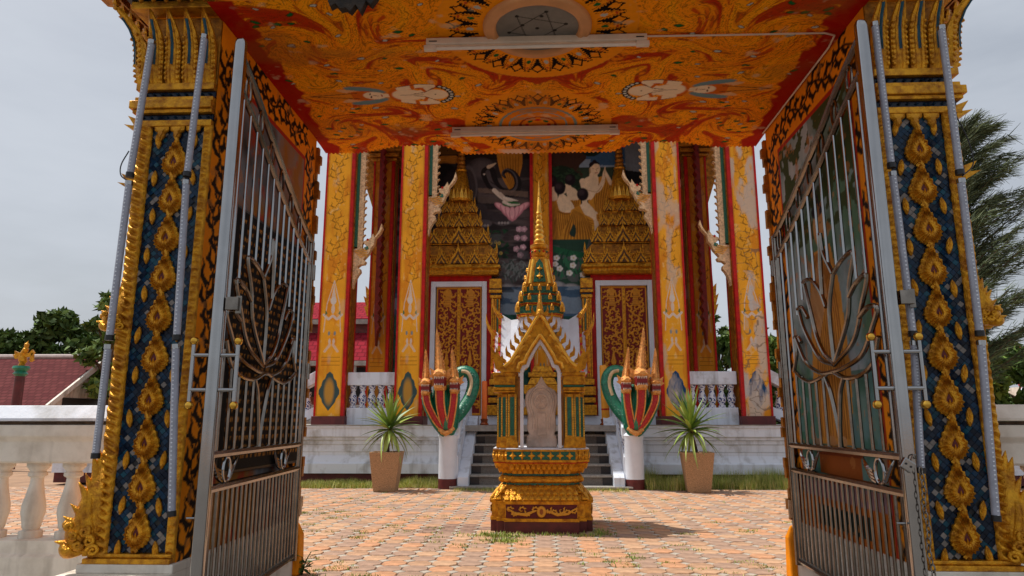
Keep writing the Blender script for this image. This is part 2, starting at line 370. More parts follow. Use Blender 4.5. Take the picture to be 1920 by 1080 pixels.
def paving():
    big, small = paver_meshes(); p = 0.212; cells = []
    r = random.Random(3); x0 = -9.5
    while x0 < 9.5:
        y = 4.75
        while y < 12.45:
            cells.append((x0, y)); y += p
        x0 += p
    def tone(x, y):
        t = vnoise(np.array([x * 1.3]), np.array([y * 1.3]), 5)[0] * 0.5 + r.random() * 0.75
        return min(4, int(t * 4.2))
    soot = big[0].copy(); soot.materials[0] = PAV_SOOT
    vis = [c for c in cells if c[1] > 5.25 and -0.36 < c[0] / c[1] < 0.36 and not (abs(c[0]) < .5 and 7.7 < c[1] < 8.6)]
    vis.sort(key=lambda c: c[1]); near = set(vis[:300]); far = [c for c in cells if c not in near]
    for (x, y) in vis[:300]:
        me = big[tone(x, y) * 2 + r.randrange(2)]
        if ((x + .95) / .42) ** 2 + ((y - 7.95) / .34) ** 2 < 1 + r.uniform(-.5, .5): me = soot
        o = link('paver', me, courtyard, (x, y, r.uniform(-.005, .0025)))
        o.rotation_euler = (r.uniform(-.012, .012), r.uniform(-.012, .012), r.uniform(-.012, .012))
    for (x, y) in vis[:260]:
        o = link('corner_paver', small, courtyard, (x + p / 2, y + p / 2, r.uniform(-.006, 0.0)))
    ns = set(vis[:260])
    Vs = []; Fs = []; Ms = []; base = 0; F3 = []
    V4 = []; 
    arrs = []
    for me in big:
        v = np.array([q.co[:] for q in me.vertices]); arrs.append((v, [tuple(f.vertices) for f in me.polygons]))
    sv = np.array([q.co[:] for q in small.vertices]); sf = [tuple(f.vertices) for f in small.polygons]
    b = MB()
    for (x, y) in far:
        t = tone(x, y); v, f = arrs[t * 2 + r.randrange(2)]; z = r.uniform(-.005, .0025)
        b.add([(a[0] + x, a[1] + y, a[2] + z) for a in v], f, t)
        if (x, y) not in ns: b.add([(a[0] + x + p / 2, a[1] + y + p / 2, a[2] + z) for a in sv], sf, 5)
    for (x, y) in vis[260:300]: b.add([(a[0] + x + p / 2, a[1] + y + p / 2, a[2]) for a in sv], sf, 5)
    tag(b.build('pavers', PAV + [PAV_S], courtyard, fixn=False), kind='stuff')
paving()

# ================================================================== THE GATEWAY
YF, YB, XI, XO, ZC = 4.12, 6.10, 2.13, 2.62, 3.83      # front, back, inner and outer faces of the pillars, ceiling height
gate = thing('temple_gateway', 'ornate gold and blue mosaic gateway with an orange painted ceiling framing the view', 'gateway', (0, 5.1, 0))

def flame_medallion():
    """teardrop of two rows of feathered flames round a small recessed heart"""
    n = 44; b = MB()
    def ring(sc, z, ser=0.0, dz=0.0, cz=0.0):
        out = []
        for j in range(n):
            a = 2 * math.pi * j / n; r = 1.0
            x = math.sin(a); zz = -math.cos(a)
            k = 1 + ser * (1 if j % 2 == 0 else -1)
            tip = max(0, -math.cos(a)) ** 5 * 0.0
            up = max(0.0, zz); w = 0.074 * (1 - 0.62 * up ** 1.1)
            out.append((x * w * sc * k, -(z + (dz if j % 2 else 0)), cz + (zz * (0.074 if zz < 0 else 0.134)) * sc * k))
        return out
    b.loft([ring(1.0, 0.0, .055), ring(1.0, .018, .055, -.006), ring(.80, .036, .02, -.010), ring(.76, .028, .04, -.008), ring(.60, .046, .02, -.012), ring(.40, .044), ring(.28, .038), ring(.22, .02)], cap0=False, cap1=False)
    b.loft([ring(.30, .024), ring(.01, .022)], cap0=False, cap1=False, mi=1)
    for q in range(3):                                # three small leaves in the heart
        dx = (q - 1) * 0.013
        b.loft([[(dx - .010, -.028, -.045), (dx, -.046, -.045), (dx + .010, -.028, -.045)], [(dx - .007, -.03, -.02), (dx, -.046, -.02), (dx + .007, -.03, -.02)], [(dx - .001, -.03, .005 - abs(q - 1) * .012), (dx, -.034, .006 - abs(q - 1) * .012), (dx + .001, -.03, .005 - abs(q - 1) * .012)]])
    b.tube([(0, -.012, .10), (.006, -.02, .13), (-.006, -.02, .155), (0, -.012, .175)], [.016, .013, .011, .013], 6)
    b.tube([(0.012, -.012, -.075), (.002, -.02, -.085)], .013, 6); b.tube([(-.012, -.012, -.075), (-.002, -.02, -.085)], .013, 6)
    return b.mesh('flame_medallion', [GOLD, DRED])
def lozenge():
    b = MB(); n = 10; o = [(.022 * math.sin(2 * math.pi * j / n) * (1 - .45 * abs(math.cos(2 * math.pi * j / n))), -.055 * math.cos(2 * math.pi * j / n)) for j in range(n)]
    b.loft([[(x, 0, z) for x, z in o], [(x, -.01, z) for x, z in o], [(x * .6, -.02, z * .7) for x, z in o], [(x * .25, -.016, z * .35) for x, z in o], [(x * .05, -.022, z * .05) for x, z in o]], cap0=False)
    return b.mesh('leaf_stud', GOLD)
def petal_mesh():
    """lotus petal of the capital: climbs the face, then curls outwards to a point, with a teal glass spine"""
    prof = [(0.0, 0.0, .050), (.014, .05, .052), (.022, .12, .053), (.026, .20, .053), (.036, .27, .050), (.062, .34, .042), (.100, .40, .028), (.130, .44, .012), (.140, .465, .002)]
    b = MB(); rings = []
    for i, (o, z, w) in enumerate(prof):
        k = .004 if i % 2 else 0
        rings.append([(-w, -o, z), (-w * .96, -o - .016 - k, z - .004), (-w * .55, -o - .026, z - .006), (-w * .35, -o - .020, z - .006), (0, -o - .030, z - .008), (w * .35, -o - .020, z - .006), (w * .55, -o - .026, z - .006), (w * .96, -o - .016 - k, z - .004), (w, -o, z)])
    b.loft(rings, closed=False, cap0=False, cap1=False)
    for sx in (-1, 1):                                # beaded edges
        for i in range(9):
            z = .03 + i * .034; o = np.interp(z, [p[1] for p in prof], [p[0] for p in prof])
            b.lathe([(.001, -.012), (.013, -.005), (.011, .008), (.001, .013)], 6, (sx * .040, -o - .024, z))
    t = [(p[0] + .034, p[1]) for p in prof[2:7]]
    b.loft([[(-.010, -o, z), (0, -o - .006, z), (.010, -o, z)] for o, z in t], closed=False, cap0=False, cap1=False, mi=1)
    return b.mesh('lotus_petal', [GOLD, TILE_B[2]])
def hanging_leaf(w=.05, h=.10):
    b = MB(); o = [(-w, 0), (-w * .9, -h * .3), (-w * .45, -h * .45), (-w * .5, -h * .65), (0, -h), (w * .5, -h * .65), (w * .45, -h * .45), (w * .9, -h * .3), (w, 0)]
    b.loft([[(x, 0, z) for x, z in o], [(x, -.014, z) for x, z in o], [(x * .55, -.030, z * .7 - .01) for x, z in o]], cap0=False)
    return b.mesh('hanging_leaf', GOLD)
M_MED, M_STUD, M_PET, M_HANG = flame_medallion(), lozenge(), petal_mesh(), hanging_leaf()

def flame_corner(h, out):
    """upswept corner flame: a fan of curling tongues in the plane (o outwards, z) over a knot of small scrolls"""
    b = MB(); r = random.Random(int(h * 100))
    b.prism([(0, 0), (out * .45, 0), (out * .55, .2 * h), (out * .5, .55 * h), (out * .2, .8 * h), (0, .85 * h)], -.035, .035)
    for k in range(7):
        f = k / 6; o0 = out * (.05 + .10 * k); H = h * (1.0 - .10 * k - .25 * f * f + .05 * (k % 2)); lean = out * (.30 + .55 * f)
        P = spline([(o0 * .5, 0, .06 * h), (o0 + out * .16 * f, 0, .28 * H), (o0 + lean * .35, 0, .58 * H), (o0 + lean * .30, 0, .80 * H), (o0 + lean * .75, 0, 1.0 * H)], 5)
        n = len(P); b.tube(P, [float(np.interp(q / (n - 1), [0, .3, .6, .85, 1], [.026, .040, .032, .018, .002])) * (h / .6) ** .5 for q in range(n)], 8, flat=1.25)
    for d in (-1, 1):
        for k in range(6):
            cx, cz, rr_ = out * (.18 + .15 * k), h * (.05 + .07 * (k % 3) + .02 * k), (.034 - .003 * k) * (h / .6) ** .5
            sp = [(cx + rr_ * (1 - .8 * q / 12) * math.cos(q * .75 + k), d * (.04 + .012), cz + rr_ * (1 - .8 * q / 12) * math.sin(q * .75 + k)) for q in range(13)]
            b.tube(sp, list(np.linspace(.015, .009, 13) * (h / .6) ** .5), 6)
    return b.mesh('corner_flame', GOLD, smooth=True)
M_CF1, M_CF2 = flame_corner(.60, .17), flame_corner(.30, .11)

def wall_canvas(side):
    Wd, Hd = YB - YF, ZC; C = Canvas(Wd, Hd, 150, 520, s(234, 138, 12)); u, v = C.u, C.v
    near = u if side < 0 else Wd - u
    tone = fbm(u * 3, v * 3, 4, 3); C.c *= (0.85 + 0.35 * tone)[..., None]
    blk = s(26, 16, 10); bw = .27
    for e in (bw * .5, Wd - bw * .5):                    # black scrollwork up both upright borders and along the top
        C.vine(e, .05, Hd - .12, .045, .52, blk, .016, .135, step=.062)
    C.vine(Hd - bw * .5, bw * .8, Wd - bw * .7, .045, .5, blk, .016, .13, flip=True, step=.06)
    m = (u > bw) & (u < Wd - bw) & (v < Hd - bw - .02) & (v > .30)
    C.fill(m, s(168, 40, 22))
    m = (u > bw + .03) & (u < Wd - bw - .03) & (v < Hd - bw - .06) & (v > .33)
    g = fbm(u * 2.2 + 9, v * 1.6, 5, 11)
    if side < 0:
        C.fill(m, s(120, 124, 132)); C.fill(np.clip((g - .42) * 6, 0, 1) * m, s(150, 98, 38)); C.fill(np.clip((.40 - g) * 7, 0, 1) * m, s(70, 66, 62))
        C.fill(np.clip((fbm(u * 5, v * 5, 4, 2) - .58) * 9, 0, 1) * m, s(170, 60, 36))
    else:
        C.fill(m, s(134, 152, 154)); C.fill(np.clip((g - .46) * 6, 0, 1) * m, s(86, 118, 92)); C.fill(np.clip((.40 - g) * 7, 0, 1) * m, s(176, 182, 186)); C.fill(np.clip((fbm(u * 7, v * 5, 4, 17) - .55) * 9, 0, 1) * m, s(70, 96, 84), .6)
        C.fill(m & (v > 2.55) & (fbm(u * 9, v * 9, 3, 4) > .42), s(58, 70, 34))
        C.fill(m & (v < 1.5), s(46, 110, 90), .7); C.fill(m & (v < 1.5) & (fbm(u * 14, v * 7, 3, 8) > .5), s(96, 134, 138), .6)
        cx = Wd * .5                                      # standing robed figure on a wooden pedestal
        C.poly([(cx - .30, 1.0), (cx - .34, 1.5), (cx - .27, 2.1), (cx - .17, 2.45), (cx + .17, 2.45), (cx + .27, 2.1), (cx + .32, 1.5), (cx + .26, 1.0)], s(206, 142, 58))
        for i in range(-6, 7):
            C.line([(cx + i * .022, 2.42), (cx + i * .035, 1.9), (cx + i * .043 + .02 * math.sin(i), 1.05)], .008, s(140, 84, 26))
        C.poly([(cx - .02, 2.42), (cx - .28, 2.1), (cx - .20, 1.7), (cx + .05, 2.1)], s(188, 140, 92))
        C.ell(cx, 2.62, .10, .145, s(196, 150, 100)); C.ell(cx, 2.75, .11, .06, s(40, 34, 40)); C.ell(cx, 2.83, .04, .05, s(40, 34, 40))
        C.line([(cx - .05, 2.64), (cx - .02, 2.645)], .005, blk); C.line([(cx + .02, 2.645), (cx + .05, 2.64)], .005, blk); C.line([(cx - .025, 2.56), (cx + .025, 2.56)], .006, s(150, 60, 50))
        C.ell(cx - .09, 1.02, .07, .04, s(196, 150, 100)); C.ell(cx + .09, 1.02, .07, .04, s(196, 150, 100))
        C.fill((abs(u - cx) < .34) & (v > .72) & (v < .98), s(150, 76, 22)); C.fill((abs(u - cx) < .38) & (v > .92) & (v < .98), s(122, 52, 18))
        C.fill(m & (v < .72), s(150, 116, 122)); C.fill(m & (v < .60), s(176, 92, 22)); C.fill(m & (v < .55) & (v > .40) & (abs(u - cx) < .42), s(14, 44, 40))
    C.fill(fbm(u * 9, v * 9, 4, 21) > .66, s(186, 120, 60), .5)
    return C

def make_pillar(sg):
    left = sg < 0
    b = MB(); X = lambda a: sg * a
    bx = lambda x0, x1, y0, y1, z0, z1, mi=0: b.box(min(X(x0), X(x1)), max(X(x0), X(x1)), y0, y1, z0, z1, mi)
    bx(XI + .004, XO - .02, YF + .012, YB, -.129, ZC + .05, 0)
    p = b.build('pillar', [ORANGE], gate)
    def part(name, m, bev=0): return b2.build(name, m, p, bevel=bev)
    def bb(x0, x1, y0, y1, z0, z1, mi=0): b2.box(min(X(x0), X(x1)), max(X(x0), X(x1)), y0, y1, z0, z1, mi)
    # stepped cream pedestal
    for k in range(5):
        b2 = MB(); e = .06 + .075 * k
        bb(XI - .02, XO + e, YF - e, YB + .02, .355 - .05 * (k + 1), .355 - .05 * k - .002 * 0); part('pedestal_step', CREAM, .006)
    b2 = MB(); bb(XI - .01, XO + .42, YF - .42, YB + .02, -.129, .102); part('pedestal_step', CREAM, .006)
    # painted reveal of the passage
    C = wall_canvas(sg)
    if left: C.obj('painted_wall', (-XI, YF, 0), (0, 1, 0), (0, 0, 1), P_FLAT, p)
    else: C.obj('painted_wall', (XI, YB, 0), (0, -1, 0), (0, 0, 1), P_FLAT, p)
    # mosaic: real tiles set on the slant in a dark bed
    x0, x1, z0, z1 = 2.195, 2.525, .41, 3.06
    b2 = MB(); bb(x0 - .01, x1 + .01, YF + .002, YF + .02, z0, z1); part('mosaic_bed', BLACK)
    t = MB(); sz = .0300; r = random.Random(5 + left); hs = sz * .5 - .0012; nn = int(3.2 / sz)
    for i in range(-nn, nn):
        for j in range(-nn, nn):
            cx = (i - j) * sz * .7071 + (x0 + x1) / 2; cz = (i + j) * sz * .7071 + 1.7
            if not (x0 - .012 < cx < x1 + .012 and z0 < cz < z1): continue
            nz_ = vnoise(np.array([cx * 9]), np.array([cz * 5]), 31 + left)[0] + (1 - (cz - .4) / 3.2) * .22
            g = r.random()
            if r.random() < .025: continue
            mi = 3 if g < .07 + .45 * max(0, nz_ - .62) else (2 if g > .86 else (0 if g > .5 else 1))
            tl = [r.uniform(-.0035, .0035) for _ in range(2)]; f0 = YF - .006
            q = [(hs * 1.414, 0), (0, hs * 1.414), (-hs * 1.414, 0), (0, -hs * 1.414)]
            top = [(X(cx + a), f0 + a * tl[0] * 30 + c * tl[1] * 30, cz + c) for a, c in q]; bot = [(X(cx + a * 1.0), YF + .004, cz + c) for a, c in q]
            t.loft([bot, top], cap0=False, mi=mi)
    tag(t.build('mosaic', TILE_B, p), kind='stuff')
    # medallion chain and studs
    for k in range(10):
        z = .52 + k * .2545
        link('flame_medallion', M_MED, p, (X(2.36 + .0), YF - .008, z), rot=(0, r.uniform(-.05, .05), 0)).scale = (1.12 * r.uniform(.95, 1.05), r.uniform(.85, 1.1), 1.18 * r.uniform(.97, 1.03))
    for k in range(11):
        for d in (-1, 1):
            z = .40 + k * .2545 + .02 + r.uniform(-.01, .01)
            if z > 3.0 or z < .4: continue
            link('leaf_stud', M_STUD, p, (X(2.36) + d * .118 + r.uniform(-.008, .008), YF - .008, z), rot=(0, r.uniform(-.2, .2), 0))
    # gold borders with relief
    for (a0, a1, nm) in ((XI, 2.188, 'inner'), (2.532, XO, 'outer')):
        w = a1 - a0; Cb = Canvas(w, z1 - .36, 14, 420, s(214, 152, 34)); u, v = Cb.u / w, Cb.v
        if nm == 'inner': Cb.h = .022 + .012 * np.clip(np.sin(v * 2 * np.pi / .048 + 3 * (abs(u - .5))), -.3, 1) * (abs(u - .5) < .32) - .02 * (abs(u - .5) > .46)
        else: Cb.h = .028 + .014 * np.sin(v * 2 * np.pi / .05 + u * 5) * np.sin(u * 3.14) + .012 * vnoise(u * 5, v * 38, 4) - .026 * (abs(u - .5) > .47)
        xa = X(a0) if not left else X(a1)
        Cb.obj('gold_border', (xa, YF, .37), (1, 0, 0), (0, 0, 1), MATS['gold_paint'], p)
        b2 = MB(); bb(a0 + .003, a1 - .003, YF - .012, YF + .03, .36, z1 + .01); part('border_back', GOLD)
    # outer side: relief strip that makes the bumpy edge against the sky
    b2 = MB()
    for k in range(58):
        z = .40 + k * .046
        b2.loft([[(X(XO - .005), YF + .01, z), (X(XO + .022), YF + .05, z + .01), (X(XO + .03), YF + .14, z + .012), (X(XO + .0), YF + .2, z)], [(X(XO - .005), YF + .01, z + .05), (X(XO + .012), YF + .05, z + .05), (X(XO + .016), YF + .14, z + .05), (X(XO), YF + .2, z + .05)]])
    part('side_border', GOLD)
    # base moulding, top bands
    b2 = MB(); bb(XI + .002, XO + .03, YF - .06, YF + .03, .355, .385); bb(XI + .004, XO + .015, YF - .04, YF + .03, .3855, .408); part('base_moulding', GOLD, .006)
    for (za, zb, o, m, nm) in ((3.06, 3.105, .035, GOLD, 'band'), (3.105, 3.15, .015, TILE_B[1], 'glass_band'), (3.15, 3.178, .045, GOLD, 'band'), (3.178, 3.235, .062, GOLD, 'moulding'), (3.235, 3.268, .04, GOLD, 'band'), (3.268, 3.315, .01, TILE_B[1], 'glass_band'), (3.315, 3.365, .04, GOLD, 'band'), (3.365, 3.86, .004, GOLD_D, 'capital_core')):
        b2 = MB(); bb(XI + .004, XO + o, YF - o, YB - .004, za, zb - .002); part(nm, m, .005)
    for k in range(3):
        link('hanging_leaf', M_HANG, p, (X(2.255 + k * .105), YF - .012, 3.062))
    for k in range(9):                                  # little glass beads in the dark bands
        for zz in (3.128, 3.292):
            b2 = MB(); b2.lathe([(.001, -.01), (.014, 0), (.001, .01)], 6, (X(2.17 + k * .054), YF - .018, zz)); part('glass_bead', TILE_B[0])
    # capital petals: front, outer side, corner
    for k in range(4):
        link('lotus_petal', M_PET, p, (X(2.19 + k * .118), YF - .006, 3.365))
    for k in range(5):
        o = link('lotus_petal', M_PET, p, (X(XO + .008), YF + .10 + k * .118, 3.365)); o.rotation_euler = (0, 0, R(90) if not left else R(-90))
    o = link('lotus_petal', M_PET, p, (X(XO + .004), YF + .0, 3.365)); o.rotation_euler = (0, 0, R(45) if not left else R(-45)); o.scale = (1.1, 1.35, 1.06)
    # corner flames at foot and half height
    for (me, z, sc) in ((M_CF1, .40, 1), (M_CF2, 1.72, 1)):
        for (ang, yy) in ((0, YF + .06), (-38, YF + .0)):
            o = link('corner_flame', me, p, (X(XO - .02), yy, z)); o.rotation_euler = (0, 0, R(ang) if not left else R(180 - ang))
    # ledges on the outer silhouette
    for z in (2.62, 3.02):
        b2 = MB(); b2.prism([(0, 0), (.10, .06), (.03, .05), (.08, .12), (0, .09)], YF - .03, YF + .2, lambda a, c, d: (X(XO + a), d, z + c)); part('side_spur', GOLD)
    return p
PL = make_pillar(-1); PR = make_pillar(1)

# ---- ceiling
def ceiling_canvas():
    Wd, Hd = 2 * XI + .02, 2.58; C = Canvas(Wd, Hd, 700, 400, s(246, 144, 8)); X = C.u - Wd / 2; Y = 6.48 - C.v; A = abs(X)
    P, Q = A.copy(), Y.copy()
    for (cx, cy, rr, k) in ((1.62, 4.42, .30, 1.8), (1.15, 4.72, .22, -1.6), (1.75, 5.85, .24, -1.8), (1.2, 5.72, .22, 1.6), (1.85, 4.95, .2, 2.4), (.85, 4.98, .18, -2.5), (1.05, 4.15, .22, 2.6), (.45, 5.08, .16, 2.0), (1.6, 6.25, .2, 2.4), (1.4, 5.55, .16, -2.6), (1.9, 5.5, .15, 2.6), (1.45, 4.1, .18, -2.8), (.9, 5.45, .15, 2.5), (1.0, 6.2, .18, -2.5), (1.95, 4.2, .15, 2.5)):
        d2 = (P - cx) ** 2 + (Q - cy) ** 2; an = k * np.exp(-d2 / rr ** 2); c_, s_ = np.cos(an), np.sin(an)
        P, Q = cx + (P - cx) * c_ - (Q - cy) * s_, cy + (P - cx) * s_ + (Q - cy) * c_
    wx = fbm(P * 3.4, Q * 3.4, 4, 1); wy = fbm(P * 3.4 + 7, Q * 3.4, 4, 2)
    f = fbm(P * 2.6 + wx * 1.9, Q * 6.2 + wy * 1.9, 5, 3); g = fbm(P * 3.6 + wy * 2.2 + 4, Q * 8.5 + wx * 2.2, 5, 9)
    C.c *= (0.86 + .32 * f)[..., None]
    C.fill(np.clip((g - .50) * 8, 0, 1), s(252, 166, 14), .7)
    C.fill(np.clip((.375 - f) * 14, 0, 1), s(176, 22, 8), .9)
    C.fill(np.clip((.335 - g) * 14, 0, 1), s(190, 40, 8), .8)
    ln = abs(((f * 15) % 1) - .5) * 2; C.fill(np.clip((ln - .74) * 6, 0, 1), s(104, 44, 6), .62)
    ln = abs(((g * 11) % 1) - .5) * 2; C.fill(np.clip((ln - .80) * 8, 0, 1), s(120, 56, 6), .5)
    C.fill(np.clip((A - (1.98 + .13 * (fbm(A * 7, Y * 7, 3, 6) * 2 - 1))) * 40, 0, 1), s(160, 14, 8), .95)
    # sunbursts
    blk = s(20, 10, 6)
    for (cy, R0, kind) in ((4.27, .67, 0), (5.84, .64, 1)):
        r = np.hypot(X, Y - cy); th = np.arctan2(X, -(Y - cy)); N = 22
        C.fill(np.clip((R0 + .03 - r) * 90, 0, 1), s(240, 144, 18)); C.fill(np.clip(1 - abs(r - R0 - .02) * 130, 0, 1), s(232, 140, 40), .9)
        ph = (th * N / (2 * np.pi)) % 1 - .5; ri, ro = .39 * R0 / .67, .615 * R0 / .67; t = (r - ri) / (ro - ri)
        jag = .05 * np.sin(r * 260); w = .46 * np.clip(1 - t, 0, 1) ** .75 + jag * (t > .2)
        tm = .60 + .46 * np.clip(1 - 2.3 * abs(abs(ph) - .0), 0, 1); tm = np.maximum(tm, .60 + .10 * np.cos(ph * 2 * np.pi)); C.fill(((t > .10) & (t < tm + .05 * np.sin(r * 200)) & (abs(ph) > w)).astype(float), blk)
        C.fill(((t > .1) & (t < .9) & (abs(abs(ph) - w * .62) < .035)).astype(float), s(150, 66, 8), .8)
        ph2 = (th * N / (2 * np.pi) + .5) % 1 - .5; t2 = (r - (ri + .55 * (ro - ri))) / (.52 * (ro - ri)); w2 = .27 * np.clip(1 - abs(t2 * 2 - .8), 0, 1)
        C.fill(((t2 > 0) & (t2 < 1) & (abs(ph2) < w2)).astype(float), s(240, 142, 20))
        C.fill(((t2 > 0) & (t2 < 1) & (abs(abs(ph2) - w2) < .045)).astype(float), blk)
        for k in range(N):
            a = (k + .5) * 2 * math.pi / N; rr = ri + .34 * (ro - ri)
            C.ell(Wd / 2 + rr * math.sin(a), 6.48 - (cy - rr * math.cos(a)), .017, .026, s(26, 96, 44) if k % 2 else s(176, 178, 170), -a)
            rr = ri + .72 * (ro - ri); C.ell(Wd / 2 + rr * math.sin(a), 6.48 - (cy - rr * math.cos(a)), .009, .012, s(196, 60, 30), -a)
        if kind == 1:
            C.fill((r < ri - .01).astype(float), s(218, 120, 18)); C.fill((abs(r - ri + .03) < .012).astype(float), s(118, 140, 134))
            C.fill(((r < ri - .05) & (fbm(A * 14, Y * 14, 3, 5) > .52)).astype(float), s(126, 134, 118), .55); C.fill((abs(r - .16) < .01).astype(float), s(150, 54, 12))
            for k in range(8):
                a = k * math.pi / 4; C.ell(Wd / 2 + .1 * math.sin(a), 6.48 - (cy + .1 * math.cos(a)), .03, .018, s(16, 90, 50) if k % 2 else s(190, 40, 24), a)
            C.fill((abs(r - .26) < .007).astype(float), s(128, 150, 150))
    # praying deities, heads towards the side walls, mirrored
    skin = s(240, 214, 182); ink = s(92, 44, 20); org = s(206, 98, 12); blu = s(110, 138, 146)
    for d in (-1, 1):
        U = lambda x: Wd / 2 + d * x
        Vv = lambda y: 6.48 - y
        cy = 5.22; e = lambda x, y, rx, ry, c, an=0, **k: C.ell(U(x), Vv(cy + y), rx, ry, c, an * d, **k)
        pl = lambda pts, c: C.poly([(U(x), Vv(cy + y)) for x, y in pts], c)
        li = lambda pts, w, c: C.line([(U(x), Vv(cy + y)) for x, y in pts], w, c)
        pl([(1.30, -.17), (1.45, -.16), (1.6, -.10), (1.98, 0), (1.6, .10), (1.45, .16), (1.30, .17), (1.2, .1), (1.2, -.1)], s(222, 132, 28))
        e(1.42, -.10, .17, .05, blu, .25); e(1.42, .10, .17, .05, blu, -.25); e(1.5, -.06, .16, .035, s(226, 170, 120), .3); e(1.5, .06, .16, .035, s(226, 170, 120), -.3)
        e(1.46, 0, .16, .085, org); pl([(1.55, -.06), (1.95, 0), (1.55, .06)], s(224, 136, 30)); li([(1.5, -.05), (1.9, 0), (1.5, .05)], .005, ink)
        e(1.36, 0, .095, .065, skin); e(1.25, 0, .05, .032, skin)
        li([(1.39, -.035), (1.395, -.015)], .006, ink); li([(1.39, .015), (1.395, .035)], .006, ink); li([(1.30, -.015), (1.30, .015)], .006, s(170, 60, 40)); li([(1.37, 0), (1.33, .006)], .004, ink)
        e(1.19, 0, .05, .10, org); e(1.08, 0, .13, .10, skin); e(.98, 0, .08, .07, skin); e(.86, 0, .12, .085, skin)
        for q in (-1, 1):
            li([(1.13, q * .11), (.98, q * .15), (.86, q * .145)], .030, skin); li([(.86, q * .145), (.95, q * .06), (1.06, q * .015)], .024, skin)
            li([(1.02, q * .12), (1.02, q * .175)], .018, org); li([(.93, q * .06), (.95, q * .10)], .015, org)
            li([(1.13, q * .145), (.98, q * .182), (.84, q * .172)], .004, ink); li([(.84, q * .115), (.94, q * .035), (1.08, q * .004)], .004, ink)
        li([(.95, 0), (1.14, 0)], .014, skin); li([(.95, 0), (1.14, 0)], .003, ink); e(.85, 0, .008, .008, ink)
        for k in range(-4, 5):
            a = k * .28; e(.86 - .145 * math.cos(a), .145 * math.sin(a), .030, .026, s(20, 20, 18)); 
        for k in range(-4, 5):
            a = k * .28; e(.86 - .145 * math.cos(a), .145 * math.sin(a), .015, .013, s(206, 206, 200))
    rr = random.Random(4)
    for k in range(90):
        x, y = rr.uniform(.15, 2.0), rr.uniform(3.95, 6.4)
        if min(math.hypot(x, y - 4.27), math.hypot(x, y - 5.84)) < .72 or (.7 < x < 1.9 and abs(y - 5.22) < .2): continue
        c = s(24, 98, 46) if k % 2 else s(186, 184, 172); an = rr.uniform(-.6, .6); k2 = rr.uniform(.7, 1.2)
        for d in (-1, 1):
            C.ell(Wd / 2 + d * x, 6.48 - y, .032 * k2, .017 * k2, s(70, 36, 10), an * d); C.ell(Wd / 2 + d * x, 6.48 - y, .025 * k2, .012 * k2, c, an * d)
    C.fill(np.clip((fbm(X * 1.6 + 3, Y * 2.2, 5, 71) - .56) * 7, 0, 1), s(150, 92, 40), .45); C.fill(np.clip((fbm(X * 7 + 3, Y * 9, 4, 72) - .66) * 9, 0, 1), s(214, 186, 150), .5)
    # old whitewash showing at the rear rim
    C.fill(np.clip((fbm(X * 4, Y * 4, 4, 15) - .60) * 9, 0, 1) * (C.v < .10), s(206, 190, 180), .7)
    return C
